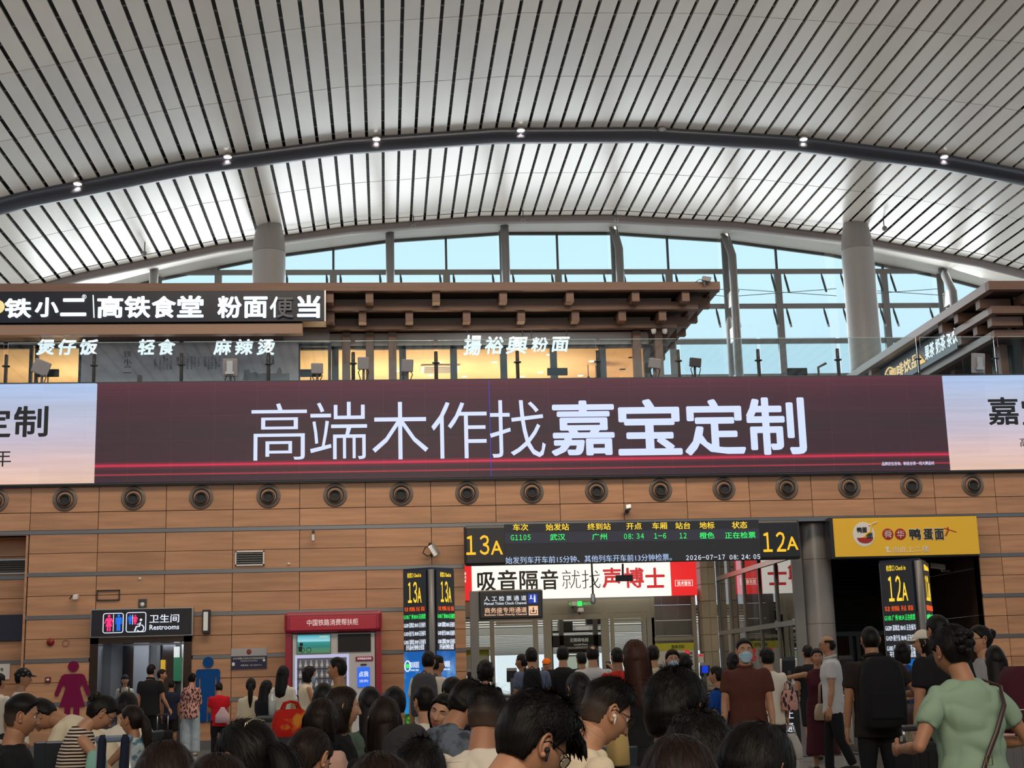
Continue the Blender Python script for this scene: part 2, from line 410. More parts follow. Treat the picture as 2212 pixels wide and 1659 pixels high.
for a, b in zip(allx, allx[1:]):
    mid = (a+b)/2
    # upper thin mullion and the wide operable-light mullion beneath
    bx('mullion', m_dark, mid-.045, mid+.045, YW-.03, YW+.06, ztr[0]+.1, zw(mid)-.1, win)
    bx('mullion', m_steel, mid-.14, mid+.14, YW-.1, YW+.06, 13.43, ztr[0]-.1, win)
    bx('mullion', m_dark, mid-.04, mid+.04, YW-.03, YW+.06, 7.3, 13.3, win)
    for s0, s1 in ((a+.2, mid), (mid, b-.2)):
        zt = min(zw(s0), zw(s1))-.08
        if zt > ztr[0]+.15:
            MB().add([(s0, YW, ztr[0]), (s1, YW, ztr[0]), (s1, YW, zw(s1)), (s0, YW, zw(s0))], [(0, 1, 2, 3)]).build('pane', g_win, win)
        for zb, za in zip(ztr[1:], ztr):
            MB().add([(s0, YW, zb), (s1, YW, zb), (s1, YW, za), (s0, YW, za)], [(0, 1, 2, 3)]).build('pane', g_win, win)
    # window openers, slanted arms either side of each mullion
    for z in (ztr[0], ztr[1]):
        for x in (mid-.28, mid+.28, b-.42, a+.42):
            if -5 < x < 26 and z-.1 < zw(x)-.4:
                MB().path([(x, YW-.08, z-.12), (x+.02, YW-.12, z-.32), (x+.05, YW-.42, z-1.0)], [.025, .05, .05], 6).build('window_opener', m_dark, win)
for x in cols_x+[28.1]:
    if abs(x+4.3) < .1 or abs(x-18.9) < .1: continue
    zt = zw(x)-.1
    t = thing('window_pier', 'grey steel tube pier of the glazed end wall, %s' % {0: 'left of the left column', 2: 'right of the left column', 3: 'under the crown, left one', 4: 'under the crown, right one', 5: 'left of the right column', 7: 'right of the right column', 8: 'outermost on the right'}[(cols_x+[28.1]).index(x)], 'pier', (x, 0, 0))
    MB().path([(0, 56.1, 7.3), (0, 56.1, zt)], .14, 12).build('post', m_steel, t, True)
    MB().path([(0, 54.9, 7.3), (0, 54.9, zt-1.1), (-.12 if x > 9 else 0, 55.5 if x > 9 else 55.0, zt+.05)], .17, 12).build('post', m_steel, t, True)
    for z in (8.9, 10.9, 12.9, 14.9, 16.4):
        if z < zt-.8: MB().box(-.02, .02, 55.0, 56.1, z-.3, z+.3).build('web_plate', m_white, t)
for z0, z1, y in ((16.45, 16.75, 55.3), (16.75, 16.45, 55.32)):
    for a, b in ((9.6, 14.3), (14.3, 18.9), (18.9, 23.5)):
        tag(MB().path([(a+.2, y, z0), (b-.2, y, z1)], .015, 5).build('brace_cable', m_dark), 'thin brace cable %s across the end window, %s' % ('falling rightward' if z0 > z1 else 'rising rightward', {9.6: 'left of the bent pier', 14.3: 'before the right column', 18.9: 'past the right column'}[a]), 'cable', 'brace cables across the end window')

# big round columns under the ceiling
for x, lab in ((-4.25, 'left of the two great white round columns holding the ceiling'), (18.62, 'right of the two great white round columns holding the ceiling')):
    t = thing('round_column', lab, 'column', (x, 52.2, 0))
    zt = zc(x)
    prof = [(.62, 7.5)] + [(.62, zt-1.05), (.61, zt-1.0), (.6, zt-.75), (.56, zt-.4), (.50, zt+.02)]
    MB().lathe(prof[:2], (0, 0, 0), (0, 0, 1), 40).build('shaft', m_col, t, True)
    MB().lathe([(.615, zt-1.04), (.60, zt-.7), (.55, zt-.35), (.47, zt+.05)], (0, 0, 0), (0, 0, 1), 40).build('capital', mat('column_capital', (.24, .225, .215), .35), t, True)
    MB().lathe([(.621, 12.6), (.623, 12.61), (.621, 12.62)], (0, 0, 0), (0, 0, 1), 40).build('joint', m_dark, t)

# small cameras and sprinklers hung on wires from the ceiling edge
for px_, Yc, lb in ((312, 51.5, 'leftmost'), (893, 52.8, 'between the left column and the crown'), (1130, 52.8, 'at the crown'), (1331, 52.8, 'right of the crown'), (1908, 51.0, 'beside the right column')):
    X = xr(px_, 560 if px_ < 400 else 470, Yc); z = zc(X)
    t = thing('hanging_camera', 'small dark camera hung below the ceiling edge, %s' % lb, 'camera', (X, Yc, z))
    MB().tube((0, 0, 0), (0, 0, -.35), .02).build('rod', m_dark, t)
    MB().ball((0, -.05, -.45), .1, 10, 8).build('housing', m_steel, t, True)
for i, yy in enumerate((52.6,)):
    mb = MB(); mb.path([Vector((x, yy, zc(x)-.12)) for x in kx], .012, 5)
    tag(mb.build('ceiling_wire', m_dark), 'thin wire strung along the far edge of the ceiling', 'wire')

# ================================================================== GROUND FLOOR WALL
D = 32.5
floor = bx('floor', m_floor, -30, 45, -12, 42, -.1, 0); floor['kind'] = 'structure'
mbf = MB()
for i in range(-12, 24):
    for j in range(0, 26):
        mbf.box(-.0+i*1.2+.004, i*1.2+1.196, 8+j*1.2+.004, 8+j*1.2+1.196, 0, .004)
o = mbf.build('floor_tiles', mat('floor_tile', (.20, .19, .185), .1, vary=(12, .12), spec=.5), floor); o['kind'] = 'stuff'
wall = thing('wall_back', None, None); wall['kind'] = 'structure'
OP = [(-6.48, -4.27, 0, 2.52), (1.81, 13.95, 0, 4.76), (-18.2, -7.9, 0, 4.76)]
mb = MB(); hole_wall(mb, -18.2, 26, 0, 5.88, OP, D+.05, D+.35); mb.build('backing', m_joint, wall)
zrow = [(5.27, 5.83), (4.87, 5.255)]
for k_ in range(5):
    a = 4.82-.94*k_; b = a-.94; mid = (a+b)/2
    zrow += [(mid+.006, a-.045), (b+.045, mid-.006)]
nozX = [-8.64+1.506*k_ for k_ in range(0, 17)]
def clip(x0, x1, z0, z1):
    for (a, b, c, d) in OP:
        if a < x1 and b > x0 and c < z1 and d > z0:
            if z0 < d < z1-.03 and a <= x0 and b >= x1: z0 = d; continue
            if a <= x0 and b >= x1: return []
            if a > x0 and b < x1: return clip(x0, a, z0, z1)+clip(b, x1, z0, z1)
            if a > x0: x1 = a
            else: x0 = b
    return [(x0, x1, z0, z1)] if x1-x0 > .05 and z1-z0 > .05 else []
pshare = {}
for k_ in range(-7, 23):
    x0 = -7.88+1.4915*k_+.007; x1 = x0+1.4915-.014
    for (z0, z1) in zrow:
        for (a, b, c, d) in clip(x0, x1, z0, z1):
            key = (round(b-a, 2), round(d-c, 2))
            if key not in pshare:
                w, h = (b-a)/2, (d-c)/2
                pshare[key] = MB().box(-w, w, 0, .05, -h, h).mesh(m_wood, name='panel')
            link('panel', pshare[key], wall, ((a+b)/2, D+random.uniform(-.002, .003), (c+d)/2))
for k_ in range(6):
    z = 4.82-.94*k_
    for a, b in ((-18.2, -7.9), (-7.9, 1.81), (1.81, 13.95), (13.95, 26)):
        if z < 4.7 and (a, b) in ((-18.2, -7.9), (1.81, 13.95)): continue
        segs_ = [(a, b)]
        if a == -7.9 and z < 2.5: segs_ = [(-7.9, -6.5), (-4.25, 1.81)]
        for p, q in segs_: bx('metal_strip', m_strip, p, q, D-.012, D+.04, z-.04, z+.04, wall)
for p, q in ((-7.9, -6.5), (-4.25, 1.81), (13.95, 26)):
    bx('baseboard_back', m_strip, p, q, D-.03, D+.02, 0, .2)['kind'] = 'structure'
# the rest of the hall round the camera: low timber walls, high window bands left open above them
for nm, q in (('wall_near', (-18.4, 30.2, -12.2, -12, 0, 9)), ('wall_right', (30, 30.2, -12, 42, 0, 8.5)), ('wall_far_left', (-18.4, -18.2, -12, 56, 0, 8.5))):
    t_ = thing(nm, None, None); t_['kind'] = 'structure'
    MB().box(*q).build('boarding', m_wood, t_)
# set-back wall at the left
wl = thing('wall_left', None, None); wl['kind'] = 'structure'
MB().box(-18.2, -7.9, 33.15, 33.4, 0, 4.9).build('backing', m_joint, wl)
for k_ in range(-6, 1):
    for (z0, z1) in zrow[2:]:
        x1 = -7.9+1.4915*k_-.007
        bx('panel', m_wood, x1-1.4775, x1, 33.1, 33.16, z0, z1, wl)
for k_ in range(1, 6): bx('metal_strip', m_strip, -18.2, -7.9, 33.08, 33.14, 4.78-.94*k_, 4.86-.94*k_, wl)
bx('return', m_wood, -7.95, -7.9, D+.0, 33.15, 0, 4.76, wl)
bx('lintel', m_wood, -18.2, -7.9, D+.02, 33.15, 4.76, 4.8, wl)

# air nozzles, each in its own wall panel
nz_mat = mat('nozzle_metal', (.20, .165, .14), .35, .4)
n0 = None
for i in range(16):
    X = -8.64+1.506*i
    lab = 'round air jet nozzle in the timber wall, number %s from the left below the screens' % ['one', 'two', 'three', 'four', 'five', 'six', 'seven', 'eight', 'nine', 'ten', 'eleven', 'twelve', 'thirteen', 'fourteen', 'fifteen', 'sixteen'][i]
    if n0 is None:
        t = n0 = thing('air_nozzle', lab, 'air nozzle', (X, D, 5.555), group='air nozzles under the long screens')
        MB().lathe([(.265, .02), (.27, -.015), (.25, -.035), (.225, -.03), (.2, .0)], (0, 0, 0), (0, 1, 0), 32).build('rim', nz_mat, t, True)
        MB().lathe([(.225, -.03), (.21, -.05), (.19, -.03), (.14, .045)], (0, 0, 0), (0, 1, 0), 32).build('bowl', mat('nozzle_bowl', (.16, .135, .12), .3, .5), t, True)
        MB().lathe([(.0, .04), (.2, .04)], (0, 0, 0), (0, 1, 0), 24).build('back_plate', nz_mat, t, True)
        MB().lathe([(.13, -.02), (.145, -.07), (.13, -.1), (.108, -.1), (.1, -.05), (.0, -.04)], (.0, 0, -.035), (0, 1, -.22), 24).build('throat', m_bframe, t, True)
        MB().lathe([(.0, -.055), (.1, -.055)], (.0, 0, -.035), (0, 1, -.22), 24).build('mouth', m_blackm, t, True)
    else:
        t = copy_tree(n0); t.location.x = X; t['label'] = lab
        t.rotation_euler = (0, random.uniform(-.3, .3), 0)

# ================================================================== LONG SCREENS
def screen_mat(name, kind):
    m = bpy.data.materials.new(name); m.use_nodes = True; nt = m.node_tree; L = nt.links; p = nt.nodes['Principled BSDF']
    p.inputs['Base Color'].default_value = (.01, .01, .012, 1); p.inputs['Roughness'].default_value = .35
    tc = nt.nodes.new('ShaderNodeTexCoord'); sp = nt.nodes.new('ShaderNodeSeparateXYZ'); L.new(tc.outputs['Object'], sp.inputs[0])
    mr = nt.nodes.new('ShaderNodeMapRange'); mr.inputs['From Min'].default_value = 5.9; mr.inputs['From Max'].default_value = 8.18
    L.new(sp.outputs['Z'], mr.inputs['Value'])
    cr = nt.nodes.new('ShaderNodeValToRGB'); L.new(mr.outputs[0], cr.inputs[0]); el = cr.color_ramp.elements
    if kind == 'red':
        st = [(0, srgb(70, 38, 48)), (.03, srgb(62, 34, 44)), (.065, srgb(62, 34, 44)), (.072, srgb(215, 60, 75)), (.085, srgb(80, 34, 44)), (.12, srgb(66, 34, 44)), (.13, srgb(105, 36, 50)), (.14, srgb(66, 34, 44)),
              (.168, srgb(235, 45, 85)), (.18, srgb(150, 35, 60)), (.2, srgb(70, 36, 46)), (.5, srgb(62, 40, 46)), (.8, srgb(78, 38, 52)), (.93, srgb(90, 40, 56)), (1, srgb(104, 46, 62))]
    else:
        st = [(0, srgb(238, 200, 178)), (.2, srgb(232, 200, 195)), (.45, srgb(205, 195, 212)), (.75, srgb(190, 198, 222)), (1, srgb(180, 205, 245))]
    el[0].position, el[0].color = st[0]; el[1].position, el[1].color = st[-1]
    for q, c in st[1:-1]:
        k = el.new(q); k.color = c
    # faint module grid and scan streaks
    br = nt.nodes.new('ShaderNodeTexBrick'); br.offset = 0; br.inputs['Scale'].default_value = 1; br.inputs['Mortar Size'].default_value = .012; br.inputs['Brick Width'].default_value = .96; br.inputs['Row Height'].default_value = .57
    br.inputs['Color1'].default_value = (1, 1, 1, 1); br.inputs['Color2'].default_value = (.93, .93, .95, 1); br.inputs['Mortar'].default_value = (1.25, 1.2, 1.25, 1) if kind == 'red' else (.93, .96, 1, 1)
    cx = nt.nodes.new('ShaderNodeCombineXYZ'); L.new(sp.outputs['X'], cx.inputs[0]); L.new(sp.outputs['Z'], cx.inputs[1]); L.new(cx.outputs[0], br.inputs['Vector'])
    nz = nt.nodes.new('ShaderNodeTexNoise'); nz.inputs['Scale'].default_value = 1.0; nz.inputs['Detail'].default_value = 3
    mp = nt.nodes.new('ShaderNodeMapping'); mp.inputs['Scale'].default_value = (.5, 1, 14); L.new(tc.outputs['Object'], mp.inputs[0]); L.new(mp.outputs[0], nz.inputs['Vector'])
    m2 = nt.nodes.new('ShaderNodeMapRange'); m2.inputs['To Min'].default_value = .86; m2.inputs['To Max'].default_value = 1.14; L.new(nz.outputs[0], m2.inputs['Value'])
    a = nt.nodes.new('ShaderNodeVectorMath'); a.operation = 'MULTIPLY'; L.new(cr.outputs[0], a.inputs[0]); L.new(br.outputs[0], a.inputs[1])
    b = nt.nodes.new('ShaderNodeVectorMath'); b.operation = 'SCALE'; L.new(a.outputs[0], b.inputs[0]); L.new(m2.outputs[0], b.inputs['Scale'])
    L.new(b.outputs[0], p.inputs['Emission Color']); p.inputs['Emission Strength'].default_value = .74 if kind == 'red' else .92
    MATS[name] = m; return m
ms_red = screen_mat('screen_maroon', 'red'); ms_pale = screen_mat('screen_pale', 'pale')
def long_screen(x0, x1, m, label):
    t = thing('video_screen', label, 'screen', group=None)
    MB().box(x0+.005, x1-.005, D-.16, D+.1, 5.9, 8.18).build('display', m, t)
    for z_ in (5.86, 8.18): MB().box(x0, x1, D-.14, D+.12, z_, z_+.035).build('frame', m_dark, t)
    return t
s1 = long_screen(-6.48, 13.38, ms_red, 'very long maroon video screen with large pale blue writing')
s0 = long_screen(-18.2, -6.49, ms_pale, 'pale video screen left of the long maroon one')
s2 = long_screen(13.39, 26, ms_pale, 'pale video screen right of the long maroon one')
YS = D-.165
mtx_ = light_mat('screen_letters', srgb(205, 218, 250), .95); mtb = light_mat('screen_letters_bold', srgb(200, 214, 252), .98)
for ch, x0, x1, y0, y1, b in (('高', 543, 663, 871, 994, .0), ('端', 670, 793, 868, 992, 0), ('木', 804, 925, 868, 992, 0), ('作', 932, 1052, 868, 990, 0), ('找', 1058, 1178, 864, 988, 0),
                              ('嘉', 1190, 1328, 865, 984, .022), ('宝', 1334, 1472, 862, 983, .022), ('定', 1478, 1609, 862, 983, .022), ('制', 1613, 1740, 858, 982, .022)):
    text_at(ch, x0, y0, x1, y1, YS, mtx_ if not b else mtb, parent=s1, bold=b if b else -.006)
text_at('品牌定位咨询、制造全球一线大牌品材', 1905, 997, 2018, 1005, YS, mtx_, parent=s1)
mline = light_mat('screen_blue_line', srgb(60, 70, 190), .8)
MB().box(xr(1058, 900, YS)-.008, xr(1058, 900, YS)+.008, YS-.003, YS, 5.92, 8.16).build('faulty_column', mline, s1)
msk = mat('screen_ink', (.012, .012, .015), .4)
text_at('定', -49, 880, 24, 946, YS, msk, parent=s0, bold=.02); text_at('制', 30, 877, 104, 944, YS, msk, parent=s0, bold=.02)
text_at('年', -16, 970, 24, 1008, YS, msk, parent=s0)
text_at('嘉', 2134, 858, 2200, 918, YS, msk, parent=s2, bold=.02); text_at('宝', 2207, 858, 2275, 918, YS, msk, parent=s2, bold=.02)
text_at('高端', 2203, 945, 2250, 965, YS, msk, parent=s2)
# ledge, slab
bx('floor_gallery', m_grey, -18.2, 30, D+.12, 56.4, 6.9, 7.4)['kind'] = 'structure'
bx('trim_1', m_bframe, -18.2, 26, D-.1, D+.05, 5.83, 5.875)['kind'] = 'structure'
bx('trim_2', m_steel, -18.2, 30, D+.15, D+.6, 8.0, 8.16)['kind'] = 'structure'

# ================================================================== GALLERY BALUSTRADE AND WHAT STANDS ON THE LEDGE
YB = 33.35
postx = [13, 203, 392, 580, 763, 942, 1118, 1292, 1466, 1639, 1811, 1984, 2152]
bal = thing('glass_balustrade', 'clear glass balustrade with dark posts above the long screens', 'balustrade')
PX = [xr(p, 790, YB) for p in postx]
for i, X in enumerate(PX):
    MB().path([(X, YB, 7.41), (X, YB, 8.9), (X, YB, 9.1)], [.045, .045, .042], 8).build('post', m_dark, bal, True)
    MB().ball((X, YB, 8.82), .1, 10, 5, sc=(1, 1, .3)).build('clamp', m_dark, bal)
for a, b in zip([PX[0]-2]+PX, PX+[PX[-1]+2]):
    MB().box(a+.05, b-.05, YB-.1, YB-.085, 8.1, 9.36).build('pane', g_bal, bal)
    MB().box(a+.05, b-.05, YB-.102, YB-.083, 9.352, 9.362).build('pane_edge', mat('glass_edge', (.45, .6, .6), .2), bal)
m_ant = mat('antenna_grey', (.25, .25, .27), .45)
m_antd = mat('antenna_dark', (.05, .05, .055), .45)
def antenna(px, py, w, h, rz, tilt, lab, dark=False, back=False):
    p = atY(px, py, 33.0); base = Vector((p.x, 33.0, 8.16))
    t = thing('antenna_panel', lab, 'antenna', base)
    R = Matrix.Rotation(rz, 3, 'Z') @ Matrix.Rotation(tilt, 3, 'Y') @ Matrix.Rotation(.15, 3, 'X')
    hz = p.z-8.16; c = Vector((0, 0, hz))
    MB().obox(c, R @ Vector((w/2, 0, 0)), R @ Vector((0, .05, 0)), R @ Vector((0, 0, h/2))).build('panel', m_antd if dark else m_ant, t, bevel=.02)
    MB().path([(0, .1, 0), (0, .1, hz*.6), c+R @ Vector((0, .05, 0))], .03, 8).build('mast', m_dark if dark else m_steel, t, True)
    mb = MB()
    for s in (-1, 1): mb.path([c+Vector((s*.08, .0, -h*.5)), c+Vector((s*.12, 0, -h*.7)), Vector((s*.06, .02, .15)), Vector((s*.16, 0, .02))], .012, 5)
    mb.build('cable', m_blackm, t)
    if back:
        MB().obox(c+Vector((0, -.08, 0)), (.07, 0, 0), (0, .03, 0), (0, 0, .14)).obox(c+Vector((0, -.1, -.15)), (.1, 0, 0), (0, .02, 0), (0, 0, .03)).build('bracket', m_silver, t)
    return t
antenna(89, 794, .38, .34, .3, .35, 'grey panel antenna tilted sideways, leftmost on the ledge')
antenna(497, 794, .34, .42, 0, 0, 'grey panel antenna seen from its bracket side under the hung menu letters', back=True)
antenna(685, 796, .28, .25, .1, 0, 'small square grey panel antenna beside the mural wall')
antenna(785, 785, .27, .3, -.25, .05, 'grey panel antenna, left one of the pair by the brown posts')
antenna(880, 790, .28, .3, -.4, .12, 'grey panel antenna, right one of the pair by the brown posts')
antenna(1414, 785, .3, .24, .15, .1, 'dusky panel antenna in front of the right brown canopy posts')
antenna(1502, 783, .28, .22, .1, .08, 'dark panel antenna against the sky right of the canopy', dark=True)
antenna(2113, 785, .34, .5, .2, 0, 'tall pale panel antenna in front of the cafe on the right', back=True)
for px_, lab in ((104, 'beside the leftmost antenna'), (671, 'at the end of the mural wall'), (1204, 'under the noodle shop letters'), (1722, 'against the sky')):
    p = atY(px_, 803 if px_ > 700 else 806, 33.9)
    t = thing('black_sign_box', 'small black rectangular hanging box %s' % lab, 'sign box', (p.x, 33.9, p.z), group='black boxes hung along the gallery')
    MB().box(-.25, .25, -.04, .04, -.09, .09).build('body', m_blackm, t, bevel=.01)
    MB().tube((0, 0, -.09), (0, 0, 7.4-p.z), .015).build('stem', m_dark, t)
t = thing('bent_pole', 'dark bent pole with short arm standing on the ledge', 'pole', (xr(1768, 800, 33.1), 33.1, 8.16))
MB().path([(0, 0, 0), (0, 0, .42), (.2, 0, .52), (.2, 0, .5)], .03, 8).build('tube', m_dark, t)
t = thing('short_post', 'short dark post in front of the mural wall', 'post', (xr(302, 800, 33.1), 33.1, 8.16))
MB().box(-.05, .05, -.04, .04, 0, .36).build('body', m_dark, t)

# ================================================================== GALLERY SHOPS
def atX(x, y, X):
    d = ray(x, y); return CP + d*(X/d.x)
m_inn = mat('shop_ceiling_warm', (.72, .52, .32), .5, vary=(1.2, .08), bump=(.8, .05))
m_bulb = light_mat('bulb_warm', (1, .78, .48), 5)
m_band = mat('band_grey', (.50, .46, .44), .5)
m_mark = mat('marble_grey', (.50, .46, .49), .35, vary=(.9, .25), stretch=(1, 1, 2.5))
shop = thing('gallery_shop', 'brown gallery restaurant with stepped timber canopy and warm lit interior', 'shop')
TI = [(35.0, 8.75, 11.08, 11.30), (35.6, 8.28, 10.72, 10.93), (36.2, 7.82, 10.37, 10.57)]
for i, (Y, X, z0, z1) in enumerate(TI):
    xl = -18
    if i == 0: MB().box(xl, X, Y, Y+.22, z0, z1).build('canopy_beam', m_brown, shop, bevel=.008)
    else: MB().box(-2.6, X, Y, Y+.22, z0, z1).build('canopy_beam', m_brown, shop, bevel=.008)
    MB().box(X-.22, X, Y+.22, 43.5, z0, z1).build('canopy_beam', m_brown, shop, bevel=.008)
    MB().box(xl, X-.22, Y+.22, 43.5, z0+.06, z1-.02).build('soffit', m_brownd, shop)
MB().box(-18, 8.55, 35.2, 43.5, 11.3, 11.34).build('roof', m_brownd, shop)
for i, lst in ((0, (712, 798, 942, 1087, 1231, 1373, 1481)), (1, (714, 783, 884, 1008, 1126, 1243, 1344, 1431))):
    Y, X, z0, z1 = TI[i]; zb = TI[i+1][3]
    MB().box(-2.6, X-1.0, Y+1.0, Y+1.1, zb-.1, z0+.05).build('fascia', m_grey, shop)
    MB().box(X-1.1, X-1.0, Y+1.0, 43.5, zb-.1, z0+.05).build('fascia', m_grey, shop)
    for p in lst:
        bxp = xr(p, 640 if i == 0 else 680, Y+.15)
        MB().box(bxp-.1, bxp+.1, Y+.12, Y+1.0, z0-.27, z0).build('bracket_block', m_brown, shop, bevel=.006)
    for j in range(5):
        yy = Y+.9+j*1.55
        MB().box(X-1.0, X-.1, yy-.1, yy+.1, z0-.27, z0).build('bracket_block', m_brown, shop, bevel=.006)
for j in range(5):
    MB().box(6.9, 7.72, 37.0+j*1.55, 37.2+j*1.55, 10.12, 10.37).build('bracket_block', m_brown, shop, bevel=.006)
# ground plan of the shop: posts, band, glazing, interior
for p in (748, 799, 848, 1376, 1423):
    X = xr(p, 770, 36.6); MB().box(X-.105, X+.105, 36.5, 36.72, 7.4, 10.37).build('post', m_brown, shop, bevel=.006)
MB().box(-2.6, 7.1, 36.75, 36.85, 10.06, 10.4).build('band', m_band, shop)
for p in (724, 870, 980, 1088, 1196, 1302, 1398):
    X = xr(p, 790, 36.85); MB().box(X-.09, X+.09, 36.8, 36.95, 7.4, 10.06).build('window_mullion', m_bframe, shop)
MB().box(-2.6, 7.1, 36.8, 36.92, 9.98, 10.08).build('window_head', m_bframe, shop)
MB().add([(-2.6, 36.87, 7.4), (7.1, 36.87, 7.4), (7.1, 36.87, 10.0), (-2.6, 36.87, 10.0)], [(0, 1, 2, 3)]).build('window_pane', glass_mat('shop_glass', (.95, .96, .95), .25), shop)
MB().box(-18, 7.1, 37.0, 43.4, 10.12, 10.2).build('room_ceiling', m_inn, shop)
MB().box(-18, 7.1, 43.4, 43.5, 7.4, 10.4).build('room_back', m_inn, shop)
MB().box(7.08, 7.16, 36.9, 43.5, 7.4, 10.4).build('room_side', m_inn, shop)
MB().box(-18, 7.1, 37.0, 43.4, 7.38, 7.42).build('room_floor', m_grey, shop)
for i, (p, q) in enumerate([(878, 752), (1272, 748), (1295, 750), (950, 783), (1068, 783), (1186, 767), (1278, 781), (1167, 805), (1129, 814), (1003, 814), (858, 802), (1254, 812), (930, 812)]):
    c = atZ(p, q, 10.11)
    if 37.1 < c.y < 43.3:
        MB().lathe([(.0, -.01), (.075, -.01), (.08, .02)], (c.x, c.y, 10.12), (0, 0, 1), 14).build('downlight', m_bulb, shop)
for X in (-14, -8.5, -1.2, 1.5, 4.5):
    l = bpy.data.lights.new('room_light', 'AREA'); l.shape = 'DISK'; l.size = 1.6; l.energy = 150; l.color = (1, .72, .42)
    lo = bpy.data.objects.new('room_light', l); COL.objects.link(lo); lo.location = (X, 40, 7.8); lo.rotation_euler = (math.pi, 0, 0); lo.parent = shop
t = thing('ceiling_air_unit', 'pale ceiling air conditioner grille inside the noodle shop', 'air conditioner', atZ(950, 796, 10.1))
MB().box(-.55, .55, -.5, .5, -.04, 0).build('frame', m_white, t)
for i in range(7): MB().box(-.45, .45, -.4+i*.12, -.33+i*.12, -.06, -.04).build('slat', m_grey, t)
for p, q, s in ((1270, 788, 'left'), (1287, 790, 'right')):
    c = atZ(p, q, 10.1); c = Vector((c.x, min(c.y, 43), 10.1))
    t = thing('pendant_lamp', 'dark dome pendant lamp inside the noodle shop, %s one of two' % s, 'pendant lamp', c)
    MB().tube((0, 0, 0), (0, 0, -.35), .012).build('cord', m_blackm, t)
    MB().lathe([(.03, -.34), (.06, -.4), (.2, -.52), (.22, -.56)], (0, 0, 0), (0, 0, 1), 16).build('lamp_shade', m_bframe, t, True)

# left part of the shop: black lit name board, grey mural wall, warm windows
sg = thing('shop_sign', 'long black canteen name board with big glowing white letters', 'sign')
zt, zb_ = zr(400, 628, 34.85), zr(400, 695, 34.85)
XR = xr(704, 660, 34.85)
MB().box(-18, XR, 34.87, 35.5, zb_, zt).build('board', mat('sign_black_gloss', (.008, .01, .02), .3), sg, bevel=.01)
MB().box(XR-.04, XR, 34.85, 34.9, zb_, zt).build('edge', m_silver, sg)
YL = 34.83
for ch, x0, x1, y0, y1 in (('铁', 10, 68, 645, 687), ('小', 76, 127, 643, 685), ('二', 131, 187, 645, 683), ('高', 210, 266, 640, 687), ('铁', 269, 325, 640, 687), ('食', 328, 380, 640, 687), ('堂', 383, 440, 639, 686),
                           ('粉', 470, 522, 640, 687), ('面', 526, 578, 641, 687), ('亻', 583, 600, 641, 686), ('当', 642, 692, 638, 687)):
    text_at(ch, x0, y0, x1, y1, YL, m_lit, parent=sg, bold=.03, depth=.03)
text_at('更', 598, 643, 634, 687, YL, mat('dead_letter', (.10, .11, .13), .5), parent=sg, bold=.02, depth=.03, label='unlit letter')
text_at('®', 177, 636, 187, 646, YL, m_lit, parent=sg)
MB().obox((xr(202, 663, YL), YL, (zt+zb_)/2), (.012, 0, 0), (0, .01, 0), (-.02, 0, .29)).build('divider', m_lit, sg)
MB().ball((xr(-6, 663, YL), YL, zr(-6, 663, YL)), .18, 20, 8, sc=(1, .1, 1)).build('badge', light_mat('badge_cream', srgb(235, 215, 150), .9), sg)
MB().box(-18, -2.0, 34.95, 35.2, zr(400, 722, 34.95), zr(400, 699, 34.95)).build('canopy_beam', mat('beam_pale', srgb(150, 120, 100), .5), shop, bevel=.01)
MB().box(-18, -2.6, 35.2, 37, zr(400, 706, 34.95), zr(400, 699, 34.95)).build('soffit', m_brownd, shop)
YM = 36.6
zA = zr(400, 724, YM)
MB().box(-18, xr(712, 740, YM), YM, YM+.15, zr(400, 745, YM), zA+.3).build('band', m_band, shop)
mural = tag(MB().box(xr(176, 780, YM), xr(645, 780, YM), YM-.02, YM+.1, 7.4, zr(400, 745, YM)).build('mural_wall', m_mark), 'grey mural wall with ink hills and small columns of writing', 'mural')
m_ink = mat('ink_dark', (.05, .05, .06), .6); m_inkl = mat('ink_pale', (.2, .2, .225), .6)
for i, ch in enumerate('铁小二'): text_at(ch, 267, 758+i*17, 284, 772+i*17, YM-.025, m_ink, parent=mural)
cols_t = ['《铁锅里》', '人间烟火气', '最抚凡人心', '一粥一饭里', '有山河故里', '滋味长', '慢火熬', '一碗家常味', '四方客自来', '食在路上', '心在故乡', '面香汤暖', '行者的厨房', '热气腾腾的', '人生旅途中', '总有一餐', '等着归人', '好食材']
xcs = [335, 346, 354, 361, 369, 384, 398, 405, 414, 421, 429, 443, 451, 458, 466, 474, 577, 590]
for x, s_ in zip(xcs, cols_t):
    text_at('\n'.join(s_), x-2.6, 770, x+2.6, 770+5.6*len(s_), YM-.025, m_ink if x > 500 else m_inkl, parent=mural)
hp = [(xr(x, y, YM), zr(x, y, YM)) for x, y in ((525, 822), (528, 800), (538, 798), (541, 806), (553, 804), (560, 808), (570, 806), (578, 808), (598, 807), (600, 798), (604, 793), (608, 798), (610, 808), (625, 806), (626, 822))]
MB().prism(hp, (0, YM-.022, 0), EX, EZ, .004).build('painted_skyline', mat('ink_fade', (.22, .22, .245), .6), mural)
for a, b in ((-30, 66), (78, 173), (645, 712)):
    X0, X1 = xr(a, 790, YM), xr(b, 790, YM)
    MB().box(X0, X1, YM+.06, YM+.08, 7.4, zr(100, 752, YM)).build('window_pane', MATS['shop_glass'], shop)
    MB().box(X0-.04, X0+.04, YM, YM+.12, 7.4, zr(100, 745, YM)).box(X1-.04, X1+.04, YM, YM+.12, 7.4, zr(100, 745, YM)).box(X0, X1, YM, YM+.12, zr(100, 752, YM), zr(100, 745, YM)).build('window_frame', m_bframe, shop)
hl = thing('hanging_letters', 'glowing white dish names hung in three groups below the name board', 'lettering')
